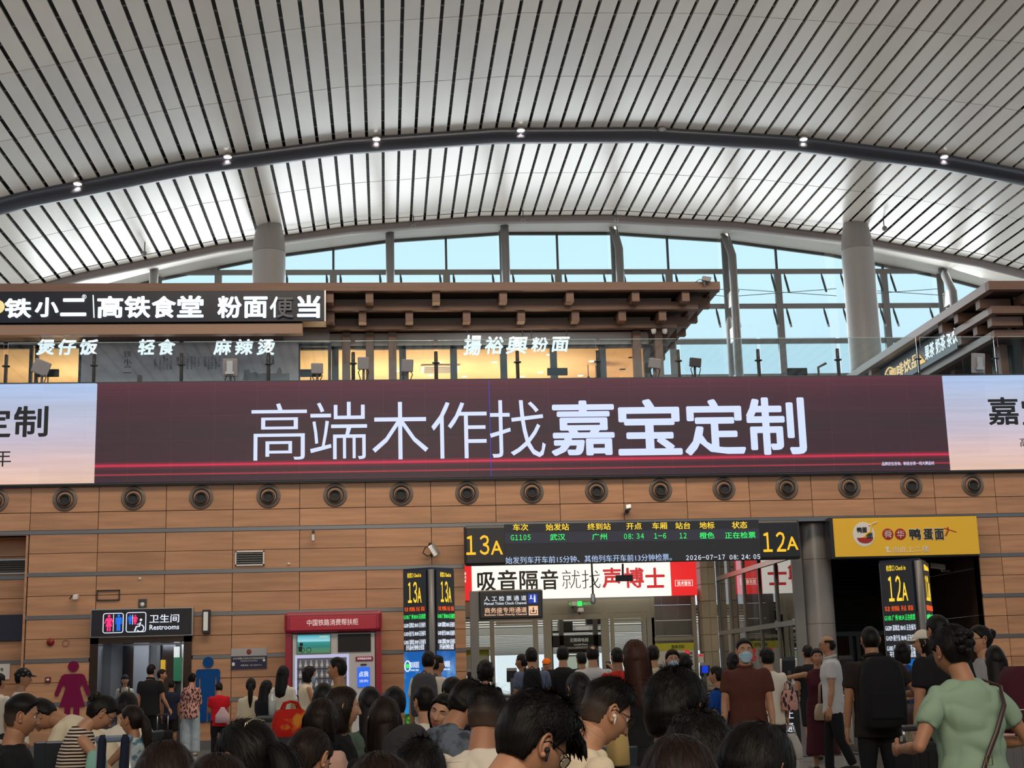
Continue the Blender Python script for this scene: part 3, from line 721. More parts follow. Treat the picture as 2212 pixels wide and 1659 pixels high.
for s_, xs_ in (('煲仔饭', (78, 218)), ('轻食', (297, 385)), ('麻辣烫', (460, 600))):
    n = len(s_); w = (xs_[1]-xs_[0])/n
    for i, ch in enumerate(s_): text_at(ch, xs_[0]+i*w+1, 733, xs_[0]+(i+1)*w-6, 767, 35.3, m_litw, parent=hl, bold=.03, italic=.12, depth=.03)
for p in (87, 214, 303, 380, 466, 595):
    X = xr(p, 730, 35.3); MB().tube((X, 35.3, zr(p, 733, 35.3)), (X, 35.3, zr(p, 716, 35.3)), .01).build('hanger', m_dark, hl)
hl = thing('hanging_letters', 'glowing white noodle shop name hung before the warm windows', 'lettering')
for ch, x0, x1, y0, y1, b in (('揚', 1001, 1040, 724, 768, .03), ('裕', 1047, 1088, 727, 765, .025), ('興', 1092, 1140, 727, 765, .022), ('粉', 1147, 1184, 729, 760, .025), ('面', 1191, 1231, 728, 760, .025)):
    text_at(ch, x0, y0, x1, y1, 36.1, m_litw, parent=hl, bold=b, italic=.15, depth=.03)
for p in (1009, 1129, 1148, 1224):
    X = xr(p, 722, 36.1); MB().tube((X, 36.1, zr(p, 730, 36.1)), (X, 36.1, zr(p, 714, 36.1)), .01).build('hanger', m_dark, hl)

# right cafe, its long side running away from us
cafe = thing('gallery_cafe', 'brown stepped canopy cafe at the right with a dark blue side sign', 'shop')
TC = [(35.0, 15.98, 11.06, 11.30), (35.6, 16.27, 10.57, 10.78), (36.2, 16.55, 10.05, 10.26)]
for i, (Y, X, z0, z1) in enumerate(TC):
    MB().box(X, 30, Y, Y+.22, z0, z1).build('canopy_beam', m_brown, cafe, bevel=.008)
    yend = 48 if i != 1 else 38.2
    MB().box(X, X+.22, Y+.22, yend, z0, z1).build('canopy_beam', mat('brown_side', srgb(128, 104, 92), .4), cafe, bevel=.008)
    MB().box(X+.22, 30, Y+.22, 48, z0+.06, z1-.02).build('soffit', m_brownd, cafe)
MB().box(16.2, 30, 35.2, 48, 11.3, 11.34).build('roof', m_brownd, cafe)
for i in (0, 1):
    Y, X, z0, z1 = TC[i]; zb2 = TC[i+1][3]
    MB().box(X+1.0, 30, Y+1.0, Y+1.1, zb2-.1, z0+.05).build('fascia', m_grey, cafe)
    MB().box(X+1.0, X+1.1, Y+1.0, 48, zb2-.1, z0+.05).build('fascia', m_grey, cafe)
for p, q, i in ((2107, 652, 0), (2060, 681, 0), (2027, 706, 0), (1875, 803, 0), (2133, 692, 1), (2102, 714, 1), (2068, 733, 1)):
    Y, X, z0, z1 = TC[i]; c = atX(p+4, q, X+.12)
    MB().box(X+.12, X+1.0, c.y-.14, c.y+.14, z0-.26, z0).build('bracket_block', m_brown, cafe, bevel=.006)
for j in range(3):
    for i in (0, 1):
        Y, X, z0, z1 = TC[i]; MB().box(X+1.1+j*1.7, X+1.35+j*1.7, Y+.15, Y+1.0, z0-.26, z0).build('bracket_block', m_brown, cafe, bevel=.006)
m_navy = mat('sign_navy', (.018, .022, .04), .4, vary=(1.5, .2))
XS_ = 16.42
cs = thing('cafe_sign', 'dark blue side sign board of the cafe with gold and white letters', 'sign')
MB().box(XS_, XS_+.15, 38.4, 48, 10.26, 11.06).build('board', m_navy, cs)
def text_side(s, x0, yt0, x1, yt1, m, **k):
    """writing on the cafe's side wall x = const, between two measured corners"""
    a = atX(x0, yt0, XS_-.01); b = atX(x1, yt1, XS_-.01)
    return text(s, ((a+b)/2).to_tuple(), abs(a.y-b.y), abs(a.z-b.z), (0, -1, 0), (0, 0, 1), m, **k)
m_gold = light_mat('gold_letter', srgb(245, 205, 140), .95)
def yside(px, py): return atX(px, py, XS_).y
ya, yb = yside(1921, 790), yside(1984, 772)
text('咖啡饮品', (XS_-.01, (ya+yb)/2, 10.63), ya-yb, .42, (0, -1, 0), EZ, m_gold, parent=cs, bold=.02)
ya, yb = yside(1998, 755), yside(2068, 722)
text('果茶 奶茶 茶饮', (XS_-.01, (ya+yb)/2, 10.66), ya-yb, .46, (0, -1, 0), EZ, m_litw, parent=cs, bold=.02)
yc_ = yside(1922, 802)
MB().path([(XS_-.02, yc_+.42*math.cos(a_), 10.62+.28*math.sin(a_)) for a_ in np.linspace(0, 2*math.pi, 25)[:-1]], .03, 5, closed=True).build('round_emblem', m_gold, cs)
text('M', (XS_-.02, yc_, 10.62), .4, .22, (0, -1, 0), EZ, m_gold, parent=cs)
yc_ = yside(1992, 770)
mb = MB()
for a_ in np.linspace(-.9, .9, 6): mb.path([(XS_-.02, yc_-.25, 10.42), (XS_-.02, yc_+.25+.22*math.cos(a_), 10.66+.28*math.sin(a_))], .02, 4)
mb.build('fan_emblem', m_gold, cs)
for i, (Y, X) in enumerate(((37.2, 17.05), (38.3, 17.05), (40.4, 17.05), (42.5, 17.05), (45, 17.05))):
    MB().box(X, X+.22, Y-.15, Y+.15, 7.4, 10.05).build('post', m_brown, cafe, bevel=.006)
for X in (17.6, 18.4):
    MB().box(X, X+.22, 36.6, 36.9, 7.4, 10.05).build('post', m_brown, cafe, bevel=.006)
MB().box(17.9, 30, 37.4, 37.5, 7.4, 10.1).build('marble_wall', mat('marble_warm', (.42, .39, .34), .3, vary=(.8, .12), stretch=(1, 1, 3)), cafe)
MB().box(17.5, 17.6, 37.4, 47, 7.4, 10.1).build('dark_wall', m_bframe, cafe)
t = thing('bullet_camera', 'grey bullet camera on the corner of the brown canopy', 'camera', atY(1524, 606, 34.9))
MB().obox((0.02, -.02, .03), (.11, 0, -.02), (0, .06, 0), (.015, 0, .06)).build('body', m_ant, t, bevel=.01)
MB().path([(-.02, 0, -.02), (-.03, .02, -.08), (0, .08, -.14)], .02, 6).build('bracket', m_ant, t)
MB().path([(-.08, .02, .03), (-.16, .05, .04), (-.25, .1, -.02)], .01, 5).build('cable', m_dark, t)
for p, s in ((1412, 'left'), (1436, 'right')):
    t = thing('dome_camera', 'small white dome camera under the canopy corner, %s one' % s, 'camera', atY(p, 716, 36.25))
    MB().tube((0, 0, 0), (0, 0, .06), .07, .07, 14).build('mount', m_white, t); MB().ball((0, 0, -.01), .065, 12, 8).build('dome', m_white, t, True)

# ================================================================== GATE RECESS
YG = 41.0
gw = thing('wall_gate', None, None); gw['kind'] = 'structure'
m_stone = mat('beige_stone', (.42, .36, .27), .4, vary=(1.5, .12), rand=.06)
m_beige = mat('beige_metal', (.30, .28, .23), .4, .1)
m_gst = mat('grey_tile', (.22, .22, .225), .4, vary=(1, .1), rand=.08)
MB().box(1.7, 1.81, D+.05, YG, 0, 4.8).build('left_return', m_wood, gw)
MB().box(1.81, 14.0, D+.1, YG+1, 4.8, 4.9).build('recess_ceiling', m_grey, gw)
MB().box(1.5, 9.6, YG, YG+.2, 4.62, 4.9).build('head', m_grey, gw)
bx('trim_3', m_strip, 1.81, 13.95, D-.02, D+.1, 4.76, 4.86)['kind'] = 'structure'
zl0, zl1 = zr(1300, 1324, YG), zr(1300, 1291, YG)
MB().box(1.5, xr(1412, 1300, YG), YG+.02, YG+.2, zl0, zl1+.1).build('lintel', m_beige, gw)
def fv(px, w, z0=0, z1=zl0, y=YG, m=m_beige, n='door_post'):
    X = xr(px, 1400, y); MB().box(X-w/2, X+w/2, y, y+.12, z0, z1).build(n, m, gw)
for p, w in ((1064, .12), (1158, .14), (1184, .22), (1309, .22), (1325, .1), (1393, .1), (1408, .22)): fv(p, w)
fv(1503, .12, 0, 3.6); fv(1414, .1, 0, 3.6)
for a, b, y, h in ((1060, 1412, 1332, .16), (1072, 1155, 1342, .08), (1320, 1396, 1342, .08), (1414, 1503, 1385, .1), (1000, 1066, 1395, .08)):
    MB().box(xr(a, y, YG), xr(b, y, YG), YG-.01, YG+.11, zr(1250, y, YG)-h/2, zr(1250, y, YG)+h/2).build('door_rail', m_beige, gw)
for a, b, z1 in ((1003, 1060, 3.55), (1072, 1152, 2.95), (1190, 1305, 3.05), (1330, 1390, 2.95), (1418, 1500, 3.55)):
    X0, X1 = xr(a, 1400, YG), xr(b, 1400, YG)
    MB().add([(X0, YG+.06, 0), (X1, YG+.06, 0), (X1, YG+.06, z1), (X0, YG+.06, z1)], [(0, 1, 2, 3)]).build('door_pane', g_door, gw)
# grey tiled wall and stone pier at the right
for i in range(3):
    for j in range(6):
        MB().box(7.65+i*.5, 8.14+i*.5, YG+.9, YG+.95, 1.1+j*.45, 1.54+j*.45).build('tile', m_gst, gw)
MB().box(9.1, 9.5, YG-.3, YG+.3, 0, 4.8).build('pier_core', m_joint, gw)
for j in range(10):
    MB().box(9.08, 9.3, YG-.34, YG+.3, .02+j*.48, .49+j*.48).build('stone', m_stone, gw, bevel=.006)
    MB().box(9.305, 9.52, YG-.34, YG+.3, .02+j*.48, .49+j*.48).build('stone', m_stone, gw, bevel=.006)
# oblique-looking glazed side wall (runs straight back)
XG = 9.57
sw = thing('window_2', None, None); sw['kind'] = 'structure'
ys_ = [32.95, 34.5, 36.1, 37.7, 39.3, 40.7]
for y in ys_:
    MB().box(XG-.02, XG+.22, y-.05, y+.05, 0, 4.8).build('mullion', m_steel, sw)
for z in (4.0, 2.45):
    MB().box(XG-.03, XG+.08, 32.95, 40.7, z-.06, z+.06).build('transom', m_silver, sw)
for a, b in zip(ys_, ys_[1:]):
    for z0, z1 in ((0, 2.45), (2.45, 4.0), (4.0, 4.8)):
        MB().add([(XG+.02, a, z0), (XG+.02, b, z0), (XG+.02, b, z1), (XG+.02, a, z1)], [(0, 3, 2, 1)]).build('pane', glass_mat('side_glass', (.5, .52, .52), 1.0), sw)
MB().box(XG+.9, XG+1.0, 34, 40.7, 0, 4.8).build('inner_wall', mat('lift_lobby_wall', (.06, .06, .065), .5), sw)
# round column beside the board
t = thing('round_column', 'grey round column between the departure board and the yellow sign', 'column', (10.18, 33.15, 0))
MB().lathe([(.375, 0), (.375, 4.9)], (0, 0, 0), (0, 0, 1), 40).build('shaft', mat('column_grey', (.25, .24, .235), .3, .1, bump=(1, .05)), t, True)
for z in (1.0, 2.4, 3.9): MB().lathe([(.377, z), (.377, z+.008)], (0, 0, 0), (0, 0, 1), 40).build('joint', m_blackm, t)
# dark stair lobby at the right: louvres, doors, brown side wall
lob = thing('wall_lobby', None, None); lob['kind'] = 'structure'
MB().box(9.9, 14.0, 37.5, 37.6, 0, 4.8).build('backing', m_blackm, lob)
m_louv = mat('louvre_dark', (.035, .034, .036), .35, .3)
for i in range(26):
    z = 2.35+i*.095
    for a, b in ((10.4, 11.75), (11.8, 13.3)):
        MB().obox(((a+b)/2, 37.42, z), ((b-a)/2, 0, 0), (0, .03, -.03), (0, .004, .004)).build('louvre', m_louv, lob)
MB().box(10.3, 13.4, 37.38, 37.48, 2.2, 2.32).box(11.74, 11.8, 37.36, 37.46, 2.3, 4.8).build('louvre_frame', m_dark, lob)
for x in (10.35, 11.1, 11.35, 12.3, 12.5, 13.35): MB().box(x-.05, x+.05, 37.36, 37.48, 0, 2.2).build('door_frame', m_dark, lob)
for a, b in ((10.4, 11.05), (11.4, 12.25), (12.55, 13.3)): MB().add([(a, 37.42, .1), (b, 37.42, .1), (b, 37.42, 2.15), (a, 37.42, 2.15)], [(0, 1, 2, 3)]).build('door_pane', glass_mat('dark_glass', (.1, .1, .1), 1.0), lob)
m_dbr = mat('dark_brown_wall', (.045, .026, .02), .35)
for z0, z1 in ((0, 1.2), (1.21, 2.5), (2.51, 3.6), (3.61, 4.8)):
    for y0, y1 in ((D+.06, 34.1), (34.11, 35.7), (35.71, 37.5)):
        MB().box(13.95, 14.05, y0, y1, z0, z1).build('panel', m_dbr, lob)
t = thing('bullet_camera', 'white bullet camera on the dark brown lobby wall', 'camera', (13.9, 34.2, zr(2085, 1222, 34.2)))
MB().obox((-.3, 0, 0), (.18, -.04, -.03), (.02, .07, 0), (0, 0, .07)).build('body', m_silver, t, bevel=.02)
MB().path([(-.25, 0, -.02), (-.2, 0, -.12), (0, 0, -.12)], .025, 6).build('bracket', m_silver, t)

for x_, y_, e_ in ((4.2, 37.5, 75), (7.6, 37.5, 75)):     # added area lamps that brighten the lintel and pier in the gate recess
    l = bpy.data.lights.new('recess_fill', 'AREA'); l.shape = 'RECTANGLE'; l.size = 1.8; l.size_y = 1.8; l.energy = e_; l.color = (1, .88, .68)
    lo = bpy.data.objects.new('recess_fill', l); COL.objects.link(lo); lo.location = (x_, y_, 4.72); lo.rotation_euler = (math.radians(28), 0, 0)
# banner over the gates
bn = thing('banner_sign', 'long white lightbox with black and red slogan over the ticket gates', 'sign')
zb0, zb1 = zr(1300, 1290, YG-.15), 4.72
Yb = YG-.15
m_ban = light_mat('lightbox_white', srgb(255, 250, 240), 1.0); m_bred = light_mat('lightbox_red', srgb(232, 40, 42), .95)
XL0, XL1, XL2, XL3 = .6, xr(1019, 1250, Yb), xr(1449, 1250, Yb), xr(1505, 1250, Yb)
for a_, b_ in ((XL0, XL1), (XL2, XL3)): MB().box(a_, b_, Yb, Yb+.12, zb0, zb1).build('red_panel', m_bred, bn)
MB().box(XL1, XL2, Yb, Yb+.12, zb0, zb1).build('white_panel', m_ban, bn)
Yt = Yb-.006
m_olive = mat('ink_olive', (.035, .035, .028), .5)
for ch, x0, x1, y0, y1 in (('吸', 1031, 1071, 1236, 1277), ('音', 1075, 1117, 1231, 1277), ('隔', 1122, 1162, 1233, 1276), ('音', 1168, 1206, 1230, 1274)):
    text_at(ch, x0, y0, x1, y1, Yt, m_olive, parent=bn, bold=.02)
for ch, x0, x1 in (('就', 1214, 1254), ('找', 1257, 1297)): text_at(ch, x0, 1231, x1, 1271, Yt, m_olive, parent=bn, bold=-.012)
m_br2 = light_mat('ink_red', srgb(205, 22, 38), .85)
for ch, x0, x1 in (('声', 1301, 1342), ('博', 1348, 1391), ('士', 1394, 1436)): text_at(ch, x0, 1226, x1, 1270, Yt, m_br2, parent=bn, bold=.028)
text_at('技术垂询', 1463, 1255, 1492, 1264, Yt, m_ban, parent=bn, bold=.01)
for (a, b, c, d) in ((1458, 1496, 1253, 1253.8), (1458, 1496, 1265.2, 1266), (1458, 1459, 1253, 1266), (1495, 1496, 1253, 1266)):
    MB().box(xr(a, c, Yb), xr(b, c, Yb), Yt-.002, Yt+.004, zr(1470, d, Yb), zr(1470, c, Yb)).build('caption_frame', m_ban, bn)
for i in range(3): text_at('垂询'[i % 2], 1003, 1236+i*8, 1007, 1242+i*8, Yt, m_ban, parent=bn)

# departure board
bd = thing('departure_board', 'long black departure board with yellow headings between gates 13A and 12A', 'departure board')
YD = 32.0
z0, z1 = 3.85, 4.75
m_led = mat('led_panel_dark', (.018, .018, .022), .45, emit=srgb(24, 25, 30), es=.6)
MB().box(1.79, 9.53, YD, YD+.22, z0, z1).build('housing', m_bframe, bd, bevel=.06)
XA, XB = xr(1090, 1170, YD), xr(1641, 1170, YD)
MB().box(XA, XB, YD-.02, YD+.02, z0+.01, z1+.01).build('led_face', m_led, bd)
MB().box(XA, XB, YD-.024, YD-.018, zr(1300, 1171, YD), zr(1300, 1148, YD)).build('row_band', mat('led_row', (.02, .02, .03), .5, emit=srgb(38, 40, 52), es=.8), bd)
Yq = YD-.03
for s_, x0, x1, y0 in (('13', 1005, 1057, 1156), ('12', 1646, 1697, 1149)):
    text_at(s_, x0+2, y0, x1, y0+43, YD-.006, m_yel2, parent=bd, bold=.012, wide=.6)
text_at('A', 1060, 1168, 1086, 1198, YD-.006, m_yel2, parent=bd, bold=.012); text_at('A', 1699, 1159, 1724, 1188, YD-.006, m_yel2, parent=bd, bold=.012)
def hdr(s_, x0, x1, yc, h, m, **k): text_at(s_, x0, yc-h/2, x1, yc+h/2, Yq, m, parent=bd, **k)
for s_, x0, x1 in (('车次', 1108, 1141), ('始发站', 1179, 1229), ('终到站', 1269, 1319), ('开点', 1353, 1386), ('车厢', 1409, 1441), ('站台', 1459, 1491), ('地标', 1511, 1543), ('状态', 1581, 1614)):
    hdr(s_, x0, x1, 1139-(x0-1108)*.0105, 15, m_yel, bold=.01)
for s_, x0, x1 in (('G1105', 1103, 1146), ('武汉', 1188, 1221), ('广州', 1279, 1311), ('08:34', 1348, 1391), ('1-6', 1413, 1439), ('12', 1468, 1483), ('橙色', 1511, 1543), ('正在检票', 1566, 1632)):
    hdr(s_, x0, x1, 1161-(x0-1108)*.011, 14 if s_[0] in '武广橙正' else 12, m_grn, bold=.01, wide=0 if s_[0] in '武广橙正' else .56)
hdr('始发列车开车前15分钟、其他列车开车前13分钟检票。', 1093, 1452, 1207, 15, m_blu)
hdr('2026-07-17', 1482, 1566, 1204, 10.5, m_wht, bold=.008, wide=.56); hdr('08:24:05', 1576, 1642, 1203, 10.5, m_wht, bold=.008, wide=.56)
for px_ in (1345,):
    MB().tube((xr(px_, 1215, 33), 33, 3.9), (xr(px_, 1240, 33), 33, zr(px_, 1244, 33)), .025).build('drop_rod', m_dark, bd)
t = thing('small_sign_box', 'small dark box hung below the departure board before the slogan', 'sign box', atY(1348, 1249, 33))
MB().box(-.2, .2, -.05, .05, -.07, .07).build('body', m_bframe, t, bevel=.01)
t = thing('hanging_camera', 'grey dome camera on a long rod below the departure board', 'camera', atY(1281, 1290, 33))
MB().tube((0, 0, 0), (0, 0, .85), .022).build('rod', m_dark, t); MB().tube((0, 0, -.1), (0, 0, .08), .06, .045, 12).build('body', m_silver, t, bevel=.01); MB().ball((0, 0, -.11), .055, 10, 8).build('dome', m_silver, t, True)
t = thing('emergency_exit_sign', 'small green running man exit sign over the gate doors', 'sign', atY(1252, 1304, 40.6))
MB().box(-.33, .33, -.02, .04, -.09, .09).build('case', m_beige, t)
MB().box(-.07, .07, -.03, -.015, -.07, .07).build('pictogram', m_grn, t)
text('EXIT', (-.2, -.025, 0), .2, .07, EX, EZ, m_grn, parent=t); text('出口', (.2, -.025, 0), .2, .07, EX, EZ, m_grn, parent=t)
for p, q, lab in ((1239, 1305, 'white box camera beside the green exit sign'), (1253, 1318, 'tiny sensor below the green exit sign')):
    t = thing('small_camera', lab, 'camera', atY(p, q, 40.6)); MB().box(-.08, .08, -.2, .1, -.06, .06).build('body', m_white, t, bevel=.02); MB().tube((0, .05, 0), (0, .2, -.1), .03).build('bracket', m_steel, t)

# sign for manual ticket check
ms = thing('ticket_channel_sign', 'black hanging two-line sign for manual ticket check and business class', 'sign')
Yk = 29.5
a = atY(1034, 1277, Yk); b = atY(1173, 1337, Yk)
zc0, zc1 = zr(1100, 1337, Yk), zr(1100, 1275, Yk)
MB().box(a.x, b.x, Yk, Yk+.1, zc0, zc1).build('panel', m_bframe, ms, bevel=.03)
MB().box(a.x-.015, b.x+.015, Yk+.03, Yk+.08, zc0-.015, zc1+.015).build('edge', m_silver, ms, bevel=.03)
m_sal = light_mat('sign_salmon', srgb(245, 195, 160), .9)
text_at('人 工 检 票 通 道', 1046, 1287, 1137, 1298, Yk-.008, m_wht, parent=ms, bold=.006)
text_at('Manual Ticket Check Channel', 1046, 1300, 1137, 1306, Yk-.008, m_wht, parent=ms, bold=.01)
text_at('商务座专用通道', 1047, 1312, 1138, 1324, Yk-.008, m_sal, parent=ms, bold=.006)
text_at('Business Class Priority Channel', 1047, 1325, 1138, 1331, Yk-.008, m_sal, parent=ms, bold=.01)
def rpx(a, b, c, d, Y): return xr(a, (c+d)/2, Y), xr(b, (c+d)/2, Y), zr((a+b)/2, d, Y), zr((a+b)/2, c, Y)
X0, X1, Z0, Z1 = rpx(1141, 1161, 1283, 1303, Yk); MB().box(X0, X1, Yk-.01, Yk, Z0, Z1).build('blue_square', light_mat('sign_blue', srgb(25, 60, 170), .9), ms)
w = X1-X0
mb = MB(); mb.box(X0+.1*w, X0+.55*w, Yk-.016, Yk-.01, Z0+.45*w, Z0+.5*w); mb.box(X0+.6*w, X0+.78*w, Yk-.016, Yk-.01, Z0+.1*w, Z0+.75*w); mb.ball((X0+.69*w, Yk-.013, Z0+.85*w), .07*w, 10, 6); mb.ball((X0+.3*w, Yk-.013, Z0+.8*w), .07*w, 10, 6); mb.box(X0+.22*w, X0+.36*w, Yk-.016, Yk-.01, Z0+.5*w, Z0+.72*w)
mb.build('clerk_pictogram', m_wht, ms)
X0, X1, Z0, Z1 = rpx(1142, 1162, 1309, 1329, Yk); MB().box(X0, X1, Yk-.01, Yk, Z0, Z1).build('salmon_square', m_sal, ms)
w = X1-X0; mb = MB()
mb.box(X0+.45*w, X0+.55*w, Yk-.016, Yk-.01, Z0+.4*w, Z0+.85*w); mb.prism([(.3, .5), (.5, .28), (.7, .5), (.62, .55), (.5, .42), (.38, .55)], (X0, Yk-.01, Z0), EX*w, EZ*w, .006)
mb.box(X0+.15*w, X0+.22*w, Yk-.016, Yk-.01, Z0+.12*w, Z0+.55*w); mb.box(X0+.78*w, X0+.85*w, Yk-.016, Yk-.01, Z0+.12*w, Z0+.55*w); mb.box(X0+.15*w, X0+.85*w, Yk-.016, Yk-.01, Z0+.12*w, Z0+.2*w)
mb.build('arrow_pictogram', m_blkt, ms)
Xp = xr(1026, 1400, Yk+.1); MB().box(Xp-.085, Xp+.085, Yk+.05, Yk+.2, 0, zc1).build('post', m_steel, ms); MB().box(Xp, a.x+.1, Yk+.08, Yk+.14, zc1-.12, zc1-.05).build('arm', m_steel, ms)

# ------------------------------------------------------------------ outdoors behind the gates
out = bx('ground_outside', mat('concrete_out', (.45, .44, .42), .7, vary=(1, .1)), -40, 60, 42, 140, -.15, -.05); out['kind'] = 'structure'
m_cano = mat('canopy_white', (.7, .69, .66), .5)
nt = m_cano.node_tree; p_ = nt.nodes['Principled BSDF']; tl = nt.nodes.new('ShaderNodeBsdfTranslucent'); tl.inputs[0].default_value = (.75, .66, .56, 1); ms_ = nt.nodes.new('ShaderNodeMixShader'); ms_.inputs[0].default_value = .55
nt.links.new(p_.outputs[0], ms_.inputs[1]); nt.links.new(tl.outputs[0], ms_.inputs[2]); nt.links.new(ms_.outputs[0], nt.nodes['Material Output'].inputs[0])
cn = thing('platform_canopy', 'pale corrugated platform canopy seen through the gate doors', 'canopy')
mb = MB()
for i in range(70):
    y = 47.5+i*1.3; zq = 3.5; mb.add([(-20, y, zq), (30, y, zq), (30, y+.65, zq+.12), (-20, y+.65, zq+.12), (30, y+1.3, zq), (-20, y+1.3, zq)], [(0, 1, 2, 3), (3, 2, 4, 5)])
mb.build('corrugated_sheet', m_cano, cn)
for i in range(34): MB().box(-20, 30, 48.1+i*2.6, 48.35+i*2.6, 3.455, 3.49).build('purlin', mat('purlin_grey', (.22, .21, .2), .6), cn)
for x in (2, 8.5, 15): MB().tube((x, 62, 0), (x, 62, 3.5), .3, .3, 20).build('column', m_white, cn, True)
MB().box(-20, 30, 62, 62.3, 3.2, 3.5).build('beam', m_white, cn)
el = thing('lift_tower', 'glass lift shaft with dark header sign behind the gate doors', 'lift')
X0, X1 = xr(1190, 1400, 45), xr(1312, 1400, 45)
for x in (X0, X0+.35, X1-.35, X1): MB().box(x-.07, x+.07, 45, 45.2, 0, 3.9).build('post', m_beige, el)
MB().box(X0, X1, 45, 45.15, zr(1250, 1397, 45), zr(1250, 1372, 45)).build('header', m_dark, el)
text_at('无障碍电梯', 1231, 1378, 1271, 1387, 44.99, mat('lift_text', (.6, .58, .5), .5, emit=(.5, .48, .4), es=.5), parent=el)
text_at('Accessible Elevator', 1240, 1390, 1270, 1394, 44.99, MATS['lift_text'], parent=el)
MB().box(X0+.3, X1-.3, 45, 45.1, zr(1250, 1412, 45), zr(1250, 1398, 45)).build('door_head', m_silver, el)
MB().box((X0+X1)/2-.35, (X0+X1)/2+.35, 44.97, 45.0, zr(1250, 1409, 45), zr(1250, 1402, 45)).build('floor_display', m_blackm, el)
for s in (-1, 1):
    c = (X0+X1)/2+s*.28
    MB().box(c-.26, c+.26, 45.02, 45.06, 0, zr(1250, 1414, 45)).build('door_leaf', m_silver, el); MB().box(c-.2, c+.2, 45.0, 45.03, .4, zr(1250, 1418, 45)).build('door_window', mat('pale_green_glass', (.5, .62, .55), .2, emit=(.5, .6, .5), es=.5), el)
mb = MB()
for q in ((0, 2.9, .1), (.9, 3.1, -.1)):
    mb.box(X0+.3+q[0], X0+.75+q[0], 45.3, 45.6, q[1]-.15, q[1]+.15)
for z in (2.5, 2.75, 3.2, 3.5): mb.tube((X0, 45.4, z), (X1, 45.4, z), .03)
mb.build('lift_machinery', m_dark, el)
nt_ = thing('notice_board', 'lime-topped passenger notice poster by the stone pier', 'poster')
X0, X1, Z0, Z1 = rpx(1417, 1500, 1389, 1470, YG-.05)
MB().box(X0, X1, YG-.06, YG-.02, Z0-.4, Z1).build('sheet', mat('paper_white', (.6, .6, .57), .6), nt_)
MB().box(X0, X1, YG-.07, YG-.055, zr(1450, 1405, YG), Z1).build('lime_band', mat('lime', srgb(190, 190, 50), .5), nt_)
text_at('乘梯须知', 1450, 1393, 1478, 1401, YG-.075, m_blkt, parent=nt_)
for p, q in ((1446, 1410), (1484, 1410), (1446, 1425), (1484, 1425)):
    c = atY(p, q, YG-.075); MB().path([(c.x+.07*math.cos(a_), c.y, c.z+.07*math.sin(a_)) for a_ in np.linspace(0, 6.283, 17)[:-1]], .015, 5, closed=True).tube((c.x-.05, c.y, c.z+.05), (c.x+.05, c.y, c.z-.05), .012).build('ban_symbol', m_redt, nt_)
for i in range(8): text_at('禁止倚靠扒门', 1453+(i % 2)*36, 1409+(i//2)*8, 1472+(i % 2)*24, 1413+(i//2)*8, YG-.07, m_blkt, parent=nt_)
for p0, p1, lb in ((1003, 1020, 'left of the grey sign post'), (1034, 1057, 'right of the grey sign post')):
    X0, X1, Z0, Z1 = rpx(p0, p1, 1399, 1460, YG+.2)
    t = thing('glass_poster', 'lime and white poster on the left gate glazing, %s' % lb, 'poster'); MB().box(X0, X1, YG+.2, YG+.22, Z0, Z1-.2).build('sheet', MATS['paper_white'], t); MB().box(X0, X1, YG+.19, YG+.21, Z1-.22, Z1).build('lime_band', MATS['lime'], t)
t = thing('fire_box', 'small red and white labels on the stone pier', 'label', atY(1514, 1420, YG-.36))
MB().box(-.08, .08, -.01, .02, -.15, .1).build('plate', m_white, t); MB().box(-.06, .06, -.015, -.01, .03, .08).build('red_mark', m_redt, t)

# ticket gates on the floor
def gate_body(x, y, lab, scr=False):
    t = thing('ticket_gate', lab, 'ticket gate', (x, y, 0))
    MB().box(-.13, .13, -.8, .8, 0, .95).build('cabinet', mat('gate_metal', (.48, .47, .48), .22, .7), t, bevel=.04)
    MB().box(-.135, .135, -.55, -.1, .15, .8).build('side_panel', m_white, t, bevel=.01)
    MB().box(-.12, .12, -.8, .8, .95, .99).build('top', m_bframe, t, bevel=.01)
    MB().box(-.03, .03, -.05, .05, .99, 1.35).build('stalk', m_dark, t)
    MB().obox((0, -.02, 1.42), (.11, 0, 0), (0, .015, .03), (0, -.03, .12)).build('reader', m_bframe, t)
    if scr: MB().obox((0, -.042, 1.43), (.07, 0, 0), (0, .004, .01), (0, -.02, .07)).build('reader_screen', light_mat('gate_screen', srgb(20, 60, 220), .8), t)
    return t
for i, (p, lab) in enumerate(((1020, 'ticket gate, leftmost of the row, under the hanging sign'), (1105, 'ticket gate, second from the left of the row'), (1180, 'ticket gate, third from the left of the row'), (1420, 'ticket gate left of the lime notice poster'), (1522, 'ticket gate with blue screen right of the lime notice poster'))):
    gate_body(xr(p, 1450, 31.5), 31.5, lab, p == 1522)
for i, (p, Y, lab) in enumerate(((1713, 23.6, 'ticket gate cabinet right of the man in the brown polo'), (1772, 23.6, 'ticket gate cabinet behind the woman in the maroon skirt'), (1838, 23.6, 'ticket gate cabinet behind the man in the white short-sleeved shirt'))):
    gate_body(xr(p, 1600, Y), Y, lab)
t = thing('stop_sign_stand', 'black upright notice stand with white characters beside the gates', 'sign stand', (xr(1704, 1560, 18.2), 18.2, 0))
MB().box(-.14, .14, -.03, .03, .35, 1.1).build('board', m_bframe, t, bevel=.01)
for i, ch in enumerate('禁止通行'): text(ch, (0, -.035, .98-i*.17), .11, .11, EX, EZ, m_wht, parent=t)
MB().box(-.2, .2, -.15, .15, 0, .03).box(-.02, .02, -.02, .02, 0, .4).build('base', m_steel, t)
t = thing('white_gate_panel', 'small white upright control panel beside the glazed side wall', 'panel', (xr(1706, 1470, 24), 24, 0))
